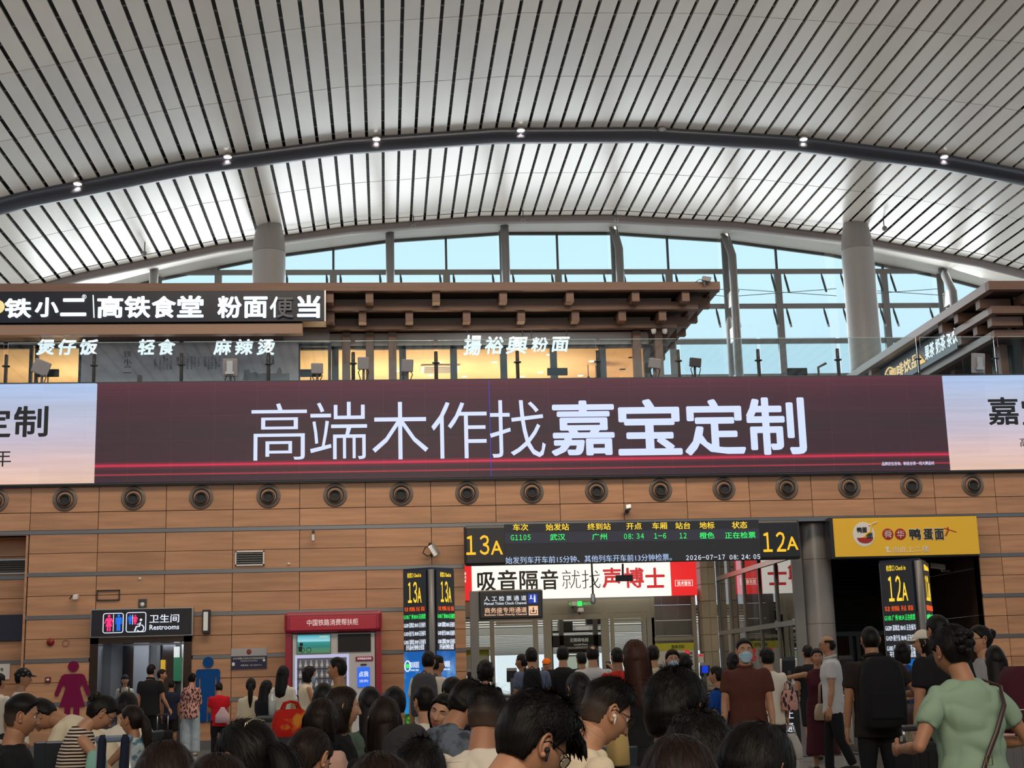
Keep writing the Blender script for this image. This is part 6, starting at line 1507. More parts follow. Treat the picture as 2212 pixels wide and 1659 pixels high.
            UVs = np.tile(np.repeat(r_.uniform(0, 1, N), (K2-1))[:, None], (1, 8)).astype(float); UVs[:, 1::2] = .5
            so = link('hair_strands', raw_mesh('hair_strands', V.tolist(), F.tolist(), hm, UVs.ravel().tolist()), root); so['kind'] = 'stuff'
        return o
    bk = rotX(-L) @ Vector((0, -1, 0))
    def tb(z, y, x=0): return W(up(z, x, y))
    HB_ = RH @ Vector((0, -1, 0)); HB_.z = 0; HB_.normalize()       # away from the face, level
    def dn(p, d_, o_=0, sx=0): return p+Vector((0, 0, -d_*q))+HB_*(o_*q)
    if hair == 'long':
        c0 = hv_(0, -.048, -.01); b0 = tb(.40, -.10); 
        p1 = dn(c0, .11, .02); p2 = dn(c0, .19, .045); p3 = dn(c0, .28, .06); p4 = dn(c0, .36, .06)
        tail([hv_(0, -.028, .055), hv_(0, -.04, .02), c0, p1, p2, p3, p4], [.066*hq, .086*hq, .091*hq, .095*hq, .094*q, .086*q, .05*q], [.82, .78, .74, .66, .55, .46, .4])
    if hair == 'bob':
        c0 = hv_(0, -.046, -.01); tail([hv_(0, -.028, .055), hv_(0, -.038, .02), c0, dn(c0, .06, .0), dn(c0, .115, -.005), dn(c0, .128, -.005)], [.066*hq, .087*hq, .093*hq, .096*hq, .09*hq, .06*hq], [.82, .8, .76, .72, .7, .66])
    if hair == 'curly':
        mbc = MB(); r_ = random.Random(seed)
        for _ in range(70):
            a = r_.uniform(0, 6.28); zz = r_.uniform(-.1, .12); rad = .1*math.sqrt(max(.05, 1-(zz/.15)**2)); x_, y_ = rad*math.cos(a)*.92, rad*math.sin(a)-.015
            if y_ > .03 and zz < .08: continue
            mbc.ball(hv_(x_, y_, zz), r_.uniform(.012, .024)*hq, 7, 5)
        mbc.build('curls', hm, root, smooth=True)
    if hair == 'pony':
        o = 'side' in extra
        big = 1.2 if 'thick' in extra else 1.0
        zp = .03-.06*min(1, (L+hp)/.6); r0 = hv_(0, -.08, zp); r1 = hv_(0, -.108, zp-.008); r2 = dn(r1, .03, .022*big); r3 = dn(r1, .12, .045*big); r4 = dn(r1, .24, .06); r5 = dn(r1, .36, .04)
        tail([r0, r1, r2, r3, r4, r5], [.022*hq, .026*hq*big, .036*hq*big, .042*hq*big, .034*q*big, .008*q], spread=.012)
        MB().path([hv_(.024*math.cos(a), -.105, zp-.004+.024*math.sin(a)) for a in np.linspace(0, 6.283, 13)[:-1]], .005*hq, 5, closed=True).build('hair_tie', m_dark, root, smooth=True)
    if hair in ('bun', 'updo'):
        r_ = random.Random(seed); mbc = MB()
        for _ in range(16 if hair == 'bun' else 34):
            v = Vector((r_.gauss(0, 1), r_.gauss(0, 1), r_.gauss(0, 1))).normalized()*(.028 if hair == 'bun' else .05)
            mbc.ball(hv_(v.x, -.115+v.y*.7, (.05 if hair == 'bun' else .015)+v.z), r_.uniform(.016, .024)*hq, 9, 7)
        mbc.build('hair_bun', hm, root, smooth=True)
    # single strands lying on and standing off the shell, near heads only
    if (det == 2 or 'strands' in extra) and hair not in ('bald', 'hood', 'buzz'):
        r_ = np.random.default_rng(seed); N = 2600 if Y < 6.5 else 1500; K = 6
        ph = r_.uniform(0, 2*math.pi, N)[:, None]; th0 = r_.uniform(.04, .95 if hair == 'fade' else (1.15 if hair in ('spiky', 'mop', 'short') else 1.75), N)[:, None]; ln = r_.uniform(.25, .6, N)[:, None]
        spk = {'spiky': 1.0, 'fade': .5, 'mop': .6, 'short': .35, 'curlyshort': 1.1, 'curly': 1.0}.get(hair, .12)
        t = np.linspace(0, 1, K)[None, :]
        tha = th0+ln*t*(.7 if spk > .3 else 1); pha = ph+r_.normal(0, .12 if spk < .3 else .3, N)[:, None]*t
        d = np.stack([np.sin(tha)*np.cos(pha), np.sin(tha)*np.sin(pha), np.cos(tha)], -1)
        P = head_pts(d, fem); m, thk = hair_thick(P, st); n = P/np.linalg.norm(P, axis=-1, keepdims=True)
        lift = (.001+t**1.5*r_.exponential(.004 if spk < .3 else .009*spk+.002, N)[:, None])
        Q = P+n*(thk+lift-.0015)[..., None]
        ok = (m[:, 0] > .9) & (m[:, -1] > .25 if spk < .3 else m[:, 0] > .9)
        Q = Q[ok]; n = n[ok]
        T = np.gradient(Q, axis=1); S_ = np.cross(T, n); S_ /= np.linalg.norm(S_, axis=-1, keepdims=True)+1e-9
        wd = (.0011*np.linspace(1, .25, K))[None, :, None]
        A = HT(Q-S_*wd); B = HT(Q+S_*wd); M_ = len(Q)
        V = np.stack([A, B], 2).reshape(-1, 3); F = []
        base = (np.arange(M_)*K*2)[:, None]+(np.arange(K-1)*2)[None, :]; base = base.ravel()
        F = np.stack([base, base+1, base+3, base+2], 1)
        UVs = np.tile(np.repeat(r_.uniform(0, 1, M_), (K-1))[:, None], (1, 8)).astype(float); UVs[:, 1::2] = .5
        o = link('hair_strands', raw_mesh('hair_strands', V.tolist(), F.tolist(), hm, UVs.ravel().tolist()), root); o['kind'] = 'stuff'
    if hair == 'spiky':      # clumped fringe hanging over the brow
        r_ = random.Random(seed); fm = MB()
        for k_ in range(34):
            x0 = r_.uniform(-.062, .062); y0_ = .078-abs(x0)*.55+r_.uniform(-.02, .01); z0_ = .088+r_.uniform(-.012, .012)-abs(x0)*.2
            l_ = r_.uniform(.75, 1.25); a_ = hv_(x0, y0_, z0_); b_ = hv_(x0*1.15, y0_+.042*l_, z0_-.002); c_ = hv_(x0*1.3+r_.uniform(-.01, .01), y0_+.066*l_, z0_-.030*l_)
            fm.path([a_, a_.lerp(b_, .6)+Vector((0, 0, .006)), b_, b_.lerp(c_, .55), c_], [.009, .010, .008, .005, .0008], 6)
        o = fm.build('fringe', hm, root, smooth=True)
    # ---- face and worn things
    facing_cam = True
    if det or 'face' in extra:
        for sd in (-1, 1):
            y0 = .0885-.014-(.002 if fem else 0)
            e = MB(); c = hv_(sd*.031, y0-.004, .012)
            e.ball(c, .0118*hq, 12, 8, mi=0, mtx=RH); e.ball(hv_(sd*.031, y0+.0022, .0115), .0062*hq, 10, 6, mi=1, mtx=RH, sc=(1, 1, 1)); e.build('eye', [m_eyew, m_iris], root, True)
            l = MB(); 
            lid = [hv_(sd*.031+.0135*math.cos(a), y0+.0085-.0045*abs(math.cos(a))**2, .012+.0062*math.sin(a)+.001) for a in np.linspace(.12, math.pi-.12, 9)]
            l.path(lid, .0016*hq, 5); l.build('eyelashes', m_iris, root, True)
            lid2 = [hv_(sd*.031+.0135*math.cos(a), y0+.0062-.0045*abs(math.cos(a))**2, .0165+.0052*math.sin(a)) for a in np.linspace(.05, math.pi-.05, 9)]
            l = MB(); l.path(lid2, .0036*hq, 6); l.build('eyelid', SKM[skin], root, True)
            b = MB(); b.path([hv_(sd*(.014+.034*t_), .0905-.0125*t_**2*1.1, .031+.006*math.sin(t_*2.4)) for t_ in np.linspace(0, 1, 7)], [.0016*hq, .0028*hq, .003*hq, .003*hq, .0026*hq, .002*hq, .001*hq], 6); b.build('eyebrow', hm, root, True)
        if det == 2:
            for sd in (-1, 1): MB().ball(hv_(sd*.0062, .1085, -.0355), .003*hq, 8, 5).build('nostril', m_dark, root, True)
    if 'mask' in extra:
        d = dirs_grid(56, 44); P = head_pts(d, fem); zt_ = np.interp(np.abs(P[..., 0]), [0, .03, .07], [.006, -.008, -.03]); m = sstep(P[..., 2], -.112, -.104)*sstep(-P[..., 2], -zt_-.003, -zt_+.003)*sstep(P[..., 1], .018, .024)
        n = P/np.linalg.norm(P, axis=-1, keepdims=True)
        Q = P+n*(m*(.007+.002*np.cos(P[..., 2]*400))-(1-m)*.01)[..., None]; Q[..., 1] = np.where(m > .5, np.maximum(Q[..., 1], np.minimum(.112-np.abs(Q[..., 0])*.9-np.abs(Q[..., 2]+.05)*.35, .11)*(m > .5)), Q[..., 1])
        vs, fs, uv = grid_mesh('x', HT(Q), None); link('face_mask', raw_mesh('face_mask', vs, fs, m_mask, uv), root)
        ml = MB()
        for sd in (-1, 1):
            ml.path([hv_(sd*.066, .03, -.02), hv_(sd*.076, .005, .005), hv_(sd*.078, -.015, .02)], .0012*hq, 4); ml.path([hv_(sd*.06, .03, -.08), hv_(sd*.074, .005, -.04), hv_(sd*.078, -.015, -.015)], .0012*hq, 4)
        ml.build('ear_loops', m_white, root)
    if 'glasses' in extra:
        gm = MB()
        for sd in (-1, 1):
            gm.path([hv_(sd*.033+.024*math.cos(a), .098-.006*abs(math.cos(a)), .008+.018*math.sin(a)) for a in np.linspace(0, 6.283, 21)[:-1]], .0014*hq, 5, closed=True)
            gm.path([hv_(sd*.057, .094, .014), hv_(sd*.078, .06, .016), hv_(sd*.083, .0, .018), hv_(sd*.082, -.02, .004)], .0018*hq, 5)
        gm.path([hv_(-.009, .098, .012), hv_(0, .101, .015), hv_(.009, .098, .012)], .0014*hq, 5); gm.build('glasses', m_glm, root, True)
        for sd in (-1, 1):
            MB().prism([(.023*math.cos(a), .017*math.sin(a)) for a in np.linspace(0, 6.283, 17)[:-1]], hv_(sd*.033, .096, .008), RH @ Vector((hq, 0, 0)), RH @ Vector((0, 0, hq)), .0005).build('lens', glass_mat('lens_glass', (.96, .97, .97), .4), root)
    for sd, k_ in ((-1, 'bud_l'), (1, 'bud_r')):
        if k_ in extra or 'buds' in extra:
            b = MB(); b.ball(hv_(sd*.084, .004, -.006), .0085*hq, 10, 7); b.path([hv_(sd*.087, .008, -.008), hv_(sd*.088, .014, -.034)], .0035*hq, 7); b.build('earbud', m_white if 'darkbud' not in extra else m_blackm, root, True)
    if any(e_.startswith('cap:') for e_ in extra):
        cm = {'white': C_WHT, 'black': C_BLK, 'orange': C_ORG, 'camo': C_CAMO}[[e_ for e_ in extra if e_.startswith('cap:')][0][4:]]
        d = dirs_grid(48, 30); P = head_pts(d, fem); m = sstep(P[..., 2], .036, .042); n = P/np.linalg.norm(P, axis=-1, keepdims=True); Q = P+n*(m*.027-(1-m)*.015)[..., None]
        vs, fs, uv = grid_mesh('x', HT(Q), None); co = link('cap', raw_mesh('cap', vs, fs, cm, uv), root)
        v = MB(); rg = []
        for t_ in np.linspace(0, 1, 6):
            rg.append([hv_(.082*math.cos(a)*(1-.12*t_), .05+.085*t_*math.sin(a)+.035*math.sin(a), .047-.02*t_*t_+ (.004 if j < 9 else 0)) for j, a in enumerate(list(np.linspace(.15, math.pi-.15, 9))+list(np.linspace(math.pi-.15, .15, 9)))])
        v.loft(rg); v.build('visor', cm, root, True)
    if 'beanie' in extra:
        d = dirs_grid(40, 30); P = head_pts(d, fem); m = sstep(P[..., 2], .03, .036)+sstep(-P[..., 1], .0, .01)*sstep(P[..., 2], -.1, -.09); m = np.clip(m, 0, 1); n = P/np.linalg.norm(P, axis=-1, keepdims=True); Q = P+n*(m*.02-(1-m)*.01)[..., None]
        vs, fs, uv = grid_mesh('x', HT(Q), None); link('head_cover', raw_mesh('head_cover', vs, fs, C_BLK, uv), root)
    if 'collar' in extra:
        c = MB(); c.path([W(up(.53)+Vector((.07*math.cos(a), .065*math.sin(a)-.0, .012-.018*math.sin(a)))) for a in np.linspace(0, 6.283, 17)[:-1]], .016*q, 8, closed=True); c.build('collar', top, root, True)
    if 'clawclip' in extra:
        c = MB()
        for sd in (-1, 1):
            c.path([hv_(sd*.005, -.11, .09), hv_(sd*.035, -.125, .07), hv_(sd*.04, -.12, .03), hv_(sd*.015, -.125, .005), hv_(sd*.002, -.13, .04)], .004*hq, 6)
        c.build('hair_claw', mat('claw_amber', srgb(120, 80, 45), .3), root, True)
    if 'pearlclip' in extra:
        c = MB(); r_ = random.Random(3)
        for k_ in range(7):
            x0 = -.035+k_*.011; c.path([hv_(x0+.012*math.cos(a), -.085-.01*math.sin(a), .082+.012*math.sin(a)-abs(x0)*.3) for a in np.linspace(0, 6.283, 9)[:-1]], .0022*hq, 5, closed=True)
        c.build('hair_clip', mat('clip_gold', (.6, .5, .35), .25, .9), root, True)
    if 'watch' in extra:
        w_ = MB(); c0 = wr[-1]; dz = (wr[-1]-el[-1]).normalized(); xx = dz.orthogonal().normalized(); yy = dz.cross(xx)
        w_.path([c0-dz*.02+xx*(.03*q*math.cos(a))+yy*(.03*q*math.sin(a)) for a in np.linspace(0, 6.283, 13)[:-1]], .006*q, 5, closed=True); w_.build('watch', m_blackm, root, True)
    MW = Matrix.Rotation(rzr, 4, 'Z'); MW.translation = loc
    if pose == 'sit' and seat:
        sh_ = pel*q-.13*q
        t = thing('waiting_chair', 'dark metal waiting chair under the '+' '.join(lab.split()[:9]), 'chair', loc, rzr)
        z_ = max(.3, sh_)
        for nme, a_, b_ in (('seat', (-.23, -.2, z_-.03), (.23, .26, z_)), ):
            MB().box(a_[0], b_[0], a_[1], b_[1], a_[2], b_[2]).build(nme, mat('seat_blue_grey', (.045, .055, .07), .35, .4), t, bevel=.012)
        bt = rotX(-L*.4)
        MB().obox((0, -.24, z_+.2), (.23, 0, 0), (0, .015, .003), (0, -.04, .2)).build('backrest', MATS['seat_blue_grey'], t, bevel=.01)
        MB().tube((-.18, 0, 0), (-.18, 0, z_-.03), .02).tube((.18, 0, 0), (.18, 0, z_-.03), .02).box(-.2, .2, -.03, .03, z_-.07, z_-.03).build('frame', m_steel, t)
    return dict(root=root, M=MW, q=q, sh=sh, el=el, wr=wr, hip=hip, pel=pel, up=lambda *a, **k: W(up(*a, **k)), hv=hv_, loc=loc, rz=rzr, RH=RH)

def run_jobs():
    tmp = []
    for j in JOBS:
        me = j['mb'].mesh([], name='t'); o = bpy.data.objects.new('t', me); COL.objects.link(o)
        r = o.modifiers.new('r', 'REMESH'); r.mode = 'VOXEL'; r.voxel_size = j['vox']; r.use_smooth_shade = True
        s_ = o.modifiers.new('s', 'SMOOTH'); s_.factor = .5; s_.iterations = j['sm']*2
        tmp.append(o)
    dg = bpy.context.evaluated_depsgraph_get(); dg.update()
    for j, o in zip(JOBS, tmp):
        ev = o.evaluated_get(dg); src = ev.to_mesh()
        n = len(src.vertices); co = np.empty(n*3, np.float32); src.vertices.foreach_get('co', co); co = co.reshape(-1, 3)
        nf = len(src.polygons); lt = np.empty(nf, np.int32); src.polygons.foreach_get('loop_total', lt); lv = np.empty(len(src.loops), np.int32); src.loops.foreach_get('vertex_index', lv)
        if j['fold']:
            no = np.empty(n*3, np.float32); src.vertices.foreach_get('normal', no); no = no.reshape(-1, 3)
            sd = hash(j['name'])*0+n; P = co*np.array([1, 1, .55]); w1 = wav(P+.04*np.stack([wav(P, 9, 4, sd+1), wav(P, 9, 4, sd+2), wav(P, 9, 4, sd+3)], -1), 34 if j['fold'] > .009 else 26, 7, sd)
            co = co+no*(j['fold']*(np.abs(w1)*2.2-.45))[:, None]
        ex = j.get('extra')
        me = bpy.data.meshes.new(j['name'])
        if ex:
            fs = []; ls = np.split(lv, np.cumsum(lt)[:-1]); fs = [tuple(a.tolist()) for a in ls]
            vs = co.tolist()+[tuple(v) for v in ex.v]; fs += [tuple(i+n for i in f) for f in ex.f]
            me.from_pydata(vs, [], fs); mi = [0]*nf+ex.m
        else:
            me.vertices.add(n); me.vertices.foreach_set('co', co.astype(np.float32).ravel()); me.loops.add(len(lv)); me.loops.foreach_set('vertex_index', lv)
            me.polygons.add(nf); me.polygons.foreach_set('loop_start', np.concatenate([[0], np.cumsum(lt)[:-1]]).astype(np.int32)); me.update(calc_edges=True); mi = None
        for m in j['mats']: me.materials.append(m)
        me.polygons.foreach_set('use_smooth', [True]*len(me.polygons))
        if mi: me.polygons.foreach_set('material_index', mi)
        me.update(); ev.to_mesh_clear()
        link(j['name'], me, j['root'])
    for o in tmp: me = o.data; bpy.data.objects.remove(o); bpy.data.meshes.remove(me)

# ---- carried things: built in world space from the carrier's joints
def rbox(name, m, parent, c, ax, ay, az, bev=.03):
    return MB().obox(c, ax, ay, az).build(name, m, parent, bevel=bev)
def backpack(p, lab, m, w=.15, h=.23, dpt=.085, zc_=.30, straps=True):
    q = p['q']; M = p['M']; t = thing('backpack', lab, 'backpack', p['loc'], p['rz'])
    c = p['up'](zc_, 0, -.12-dpt); u = (p['up'](.42)-p['up'](.12)).normalized(); n = Vector((1, 0, 0)); b = n.cross(u)
    mb = MB(); rings = []
    for t_, k_ in ((-1, .75), (-.92, .95), (-.4, 1.0), (.4, .95), (.8, .8), (1, .45)):
        rings.append([c+u*(h*t_*q)+n*(w*k_*q*math.copysign(abs(math.cos(a))**.55, math.cos(a)))+b*(dpt*k_*q*math.copysign(abs(math.sin(a))**.6, math.sin(a))) for a in np.linspace(0, 2*math.pi, 21)[:-1]])
    mb.loft(rings); mb.build('bag_body', m, t, smooth=True)
    rbox('front_pocket', m, t, c-b*(-dpt*.0)*q+(-b if b.y > 0 else b)*dpt*.95*q-u*h*.35*q, n*w*.7*q, b*.02*q, u*h*.4*q, .02)
    if straps:
        for sd in (-1, 1):
            MB().path([p['up'](.40, sd*.08, -.13), p['up'](.51, sd*.09, -.08), p['up'](.535, sd*.09, .0), p['up'](.44, sd*.1, .12), p['up'](.28, sd*.12, .14), p['up'](.16, sd*.15, 0), p['up'](.15, sd*.1, -.14)], .018*q, 7, flat=.5).build('strap', m, t, smooth=True)
        MB().path([c+u*h*q-n*.03*q, c+u*(h+.03)*q, c+u*h*q+n*.03*q], .008*q, 6).build('grab_loop', m, t, smooth=True)
    return t
def bag(lab, c, w, h, d_, m, rz=0, handle=.12, name='handbag', hm=None, tp=.8):
    t = thing(name, lab, 'bag', c, rz)
    MB().loft([[(w*k_*math.copysign(abs(math.cos(a))**.5, math.cos(a)), d_*k_*math.copysign(abs(math.sin(a))**.6, math.sin(a)), z*h) for a in np.linspace(0, 2*math.pi, 21)[:-1]] for z, k_ in ((-1, .8), (-.9, 1), (0, .97), (.8, tp), (1, tp*.75))]).build('bag_body', m, t, smooth=True)
    if handle:
        for s_ in (-1, 1): MB().path([(-w*.45, s_*d_*.5, h*.9), (-w*.3, s_*d_*.4, h+handle*.8), (0, s_*d_*.3, h+handle), (w*.3, s_*d_*.4, h+handle*.8), (w*.45, s_*d_*.5, h*.9)], .008, 6).build('handle', hm or m, t, smooth=True)
    return t
def suitcase(lab, x, y, rz, m, w=.2, h=.6, d_=.13, hh=1.0, hm=None):
    t = thing('suitcase', lab, 'suitcase', (x, y, 0), rz)
    MB().box(-w, w, -d_, d_, .06, h).build('shell', m, t, bevel=.04)
    for i in range(5): MB().box(-w*.8+i*w*.4-.008, -w*.8+i*w*.4+.008, -d_-.006, d_+.006, .1, h-.05).build('rib', m, t, bevel=.003)
    for s_ in (-1, 1):
        MB().tube((s_*w*.5, d_*.6, h), (s_*w*.5, d_*.6, hh), .009).build('handle_tube', m_silver, t, True)
        MB().ball((s_*w*.8, 0, .03), .03, 10, 6).build('wheel', m_blackm, t, True)
    MB().box(-w*.58, w*.58, d_*.6-.018, d_*.6+.018, hh-.015, hh+.02).build('grip', hm or m_bframe, t, bevel=.01)
    return t

# ------------------------------------------------------------------ far and middle crowd
P_ = {}
P_[3] = person('person in dark patterned cap and white shirt left of the plum pictogram', 50, 1467, 18, -80, 'stand', hair='short', top=C_WHT, extra=('cap:camo', 'face'), arms=('down', 'down'), skin=1)
P_[4] = person('person in white shirt cut by the left edge of the picture', -2, 1475, 19, -30, 'stand', top=C_WHT, arms=('down', 'down'), skin=1)
P_[8] = person('person in black head covering and pale top in the restroom doorway', 270, 1470, 33.3, -170, 'stand', fem=True, hair='up' if False else 'bun', top=C_BEI, sleeve='long', extra=('beanie', 'face'), arms=('down', 'lap'))
backpack(P_[8], 'dark backpack worn in the restroom doorway', C_DK)
P_[9] = person('tall person in black polo seen from behind before the restroom', 327, 1450, 29.5, -18, 'stand', top=C_BLK, low=C_BLK, extra=('collar',), arms=('down', 'trolley'), fat=1.12)
P_[10] = person('person in dark shirt facing right beside the restroom queue', 350, 1459, 31.6, -85, 'stand', top=C_DK, arms=('down', 'down'), extra=('face',), skin=1)
P_[11] = person('short person in dark shorts at the restroom door', 371, 1480, 31.2, -10, 'stand', hair='buzz', top=C_NVY, low=C_BLK, lowk='shorts', arms=('down', 'down'), skin=2)
P_[12] = person('person in pink printed jacket and wide pale blue trousers by the blue pictogram', 415, 1467, 30, -4, 'stand', fem=True, hair='bun', top=C_PAT, sleeve='long', low=C_LB, lowk='wide', shoe=C_WHT, arms=('down', 'lap'), pitch=12)
P_[13] = person('boy in red T-shirt with a drawstring bag facing the blue pictogram', 473, 1487, 27, 12, 'stand', top=C_RED, low=C_BLK, arms=('lap', 'lap'), pitch=15, skin=1)
P_[14] = person('person in white sweater with long black ponytail below the police notice', 542, 1482, 20, 2, 'stand', fem=True, hair='pony', top=C_CRM, sleeve='long', arms=('lap', 'lap'), pitch=5)
P_[15] = person('person with black shoulder-length hair beside the white sweater', 576, 1487, 19.6, -40, 'stand', fem=True, hair='long', top=C_BLK, arms=('lap', 'lap'), pitch=12)
P_[16] = person('person with very long black hair, white T-shirt and grey jeans', 612, 1457, 20.5, -18, 'stand', fem=True, hair='long', top=C_WHT, low=C_JN, arms=('down', 'down'))
P_[17] = person('person in face mask with phone before the vending machine', 669, 1457, 22, -70, 'stand', fem=True, hair='bob', top=C_CRM, sleeve='none', low=C_BLK, arms=('phone', 'phone'), extra=('mask', 'face'), pitch=14)
P_[18] = person('man in mustard shirt facing left before the vending machine', 728, 1447, 14.2, 78, 'stand', top=C_MUS, arms=('down', 'down'), extra=('face',), skin=1)
P_[29] = person('person in white T-shirt with grey backpack before the 13A tower', 926, 1430, 17.2, -15, 'stand', top=C_WHT, low=C_JN, arms=('down', 'lap'))
backpack(P_[29], 'large grey backpack on the back of the white T-shirt at the 13A tower', C_GR if False else cloth('pack_grey', (.07, .07, .075)), w=.16, h=.25, dpt=.1)
P_[30] = person('person in beige shirt half hidden beside the grey backpack', 946, 1437, 18.6, -60, 'stand', top=C_BEI, arms=('down', 'down'), skin=1)
P_[38] = person('person with dark curly hair below the hanging ticket sign', 1048, 1452, 16, 10, 'stand', fem=True, hair='curly', top=C_BLK, arms=('down', 'down'))
P_[39] = person('man in blue-grey T-shirt with black shoulder strap at the gate', 1148, 1420, 19.5, -5, 'stand', top=C_BG, low=C_DK, arms=('down', 'lap'), fat=1.05)
backpack(P_[39], 'black backpack on the blue-grey T-shirt at the gate', C_BLK, w=.13)
P_[40] = person('person with brown face just left of the blue-grey T-shirt', 1127, 1431, 20.8, 55, 'stand', hair='buzz', top=C_DK, arms=('down', 'down'), skin=2)
P_[41] = person('worker in orange cap and orange vest by the lift', 1181, 1437, 28.5, 165, 'stand', top=C_ORG, extra=('cap:orange', 'face'), arms=('down', 'down'), skin=1)
P_[42] = person('man in black T-shirt seen from behind in front of the lift', 1216, 1416, 19.8, -12, 'stand', top=C_BLK, arms=('down', 'down'), fat=1.1, extra=('face',))
P_[44] = person('person with dark hair between the black T-shirt and the bald crown', 1256, 1426, 23, 10, 'stand', top=C_DK, arms=('down', 'down'), skin=1)
P_[43] = person('man with bald crown in grey T-shirt holding a phone to his ear', 1280, 1415, 18.5, -6, 'stand', hair='crown', top=C_LG, arms=('down', 'ear'), fat=1.1)
P_[46] = person('person in red T-shirt left of the long auburn hair', 1333, 1421, 17, 12, 'stand', hair='buzz', top=cloth('tomato', srgb(190, 50, 40)), arms=('down', 'down'), skin=2)
P_[47] = person('man in cream shirt with black strap behind the long auburn hair', 1411, 1416, 18, -18, 'stand', top=C_CRM, arms=('down', 'down'))
P_[48] = person('person in pale blue face mask looking at us before the notice poster', 1453, 1427, 17, 176, 'stand', hair='mop', top=C_BLK, arms=('down', 'down'), extra=('mask', 'face'))
P_[49] = person('person with short curly hair next to the masked face', 1478, 1435, 17.5, 5, 'stand', fem=True, hair='curly', top=C_DK, arms=('down', 'down'))
P_[50] = person('boy in blue T-shirt with navy backpack left of the brown polo', 1547, 1461, 15, 55, 'stand', top=C_SKY, low=C_NVY, arms=('down', 'down'), skin=1)
backpack(P_[50], 'small navy backpack with pale strap on the boy in blue', C_NVY, w=.13, h=.2, dpt=.08)
P_[69] = person('person in rust red dress half hidden behind the brown polo', 1586, 1432, 15.8, 8, 'stand', fem=True, hair='bob', top=C_RST, low=C_RST, lowk='skirt', arms=('down', 'down'))
P_[51] = person('man in brown polo shirt and face mask walking towards us', 1608, 1407, 13.9, 168, 'stand', top=C_BRN, low=C_BLK, extra=('mask', 'face', 'collar', 'watch'), arms=('down', 'down'), walk=.35, fat=1.08, hair='short', yaw=10)
P_[52] = person('person in black cap and white T-shirt with printed lines on the back', 1657, 1423, 17, 2, 'stand', top=C_WHT, low=C_DK, extra=('cap:black',), hair='mop', arms=('down', 'down'))
P_[53] = person('man in black T-shirt seen from behind beside the grey column', 1745, 1412, 21.6, 4, 'stand', top=C_BLK, low=C_BLK, lowk='shorts', arms=('down', 'down'), skin=1, walk=.5)
P_[54] = person('woman in maroon dress looking at us with one arm held out', 1765, 1421, 19.3, 172, 'stand', fem=True, hair='updo', top=C_MAR, sleeve='none', low=C_MAR, lowk='skirt', arms=('down', 'out'), extra=('face',), fat=1.12, skin=1)
P_[55] = person('man with thinning hair, glasses and pale short-sleeved shirt facing left', 1787, 1395, 18.2, 72, 'stand', hair='bald', top=C_LG, low=C_BLK, extra=('glasses', 'face', 'collar'), arms=('down', 'down'), skin=1, walk=.5, fat=1.05)
P_[56] = person('man in dark polo with big black backpack, right arm bent out', 1880, 1384, 12.4, -4, 'stand', hair='buzz', top=cloth('dark_brown', (.025, .018, .016)), low=cloth('black_jeans', (.014, .014, .016)), extra=('collar',), arms=('down', 'elbows'), fat=1.15, skin=1)
backpack(P_[56], 'big black backpack on the man in the dark polo', C_BLK, w=.19, h=.30, dpt=.12, zc_=.24)
P_[57] = person('woman with black bob, glasses and blue T-shirt by the 12A tower', 1951, 1408, 16, -35, 'stand', fem=True, hair='bob', top=C_BLU, low=C_BEI, extra=('glasses', 'face'), arms=('lap', 'down'))
P_[58] = person('woman in white cap looking left by the 12A tower', 1994, 1390, 14.6, 72, 'stand', fem=True, hair='long', top=C_BLK, extra=('cap:white', 'face'), arms=('lap', 'lap'))
P_[59] = person('person in black T-shirt half hidden behind the mint blouse', 2026, 1366, 10.6, 15, 'stand', top=C_BLK, arms=('down', 'down'), skin=1, fat=1.12)
P_[61] = person('woman in grey hooded top and glasses right of the mint blouse', 2116, 1383, 12, 95, 'stand', fem=True, hair='bun', top=C_GR, sleeve='long', low=C_DK, extra=('glasses', 'face'), arms=('down', 'lap'))
P_[62] = person('girl with long straight black hair near the right edge', 2150, 1427, 10.8, -12, 'stand', fem=True, hair='long', top=C_PNK, sleeve='long', low=C_BEI, arms=('lap', 'lap'))
P_[45] = person('woman with long auburn hair standing in front of the gates', 1372, 1424, 10.0, 6, 'stand', fem=True, hair='long', hm=HR, top=C_BLK, low=C_BLK, lowk='skirt', arms=('lap', 'lap'), hs=1.12, extra=('strands',))

# ------------------------------------------------------------------ seated rows
P_[7] = person('person with fluffy dark hair and white shirt behind the striped top', 271, 1534, 11.6, 8, fem=False, hair='curlyshort', top=C_WHT, lean=18, pitch=15)
P_[2] = person('person in white shirt bent far forward behind the black T-shirt', 92, 1546, 10.8, 82, hair='mop', top=C_CRM, lean=48, pitch=15, skin=1)
P_[25] = person('person with round black hair behind the hair claw', 699, 1511, 11, 0, fem=True, hair='long', top=C_DK)
P_[28] = person('person with short dark hair behind the long brown hair', 852, 1522, 11.6, 10, hair='mop', top=C_DK)
P_[26] = person('person with smooth black hair and green-grey top in the middle rows', 799, 1524, 9.8, 12, fem=True, hair='long', top=C_OLV)
P_[32] = person('person with black hair left of the laughing woman', 917, 1518, 11, 30, hair='short', top=C_WHT)
P_[70] = person('person with short black hair behind the left shoulder of the crackle shirt', 978, 1500, 12, 20, hair='mop', top=C_BLK)
P_[71] = person('person with dark hair under the bald man with the phone', 1250, 1493, 9.5, 20, fem=True, hair='long', top=C_PNK, arms=('phone', 'phone'), pitch=15)
P_[33] = person('laughing woman facing us with her hand at her mouth', 954, 1541, 9.0, 158, fem=True, hair='bob', top=C_LG, arms=('chin', 'lap'), extra=('face', 'watch'), roll=-18, pitch=5)
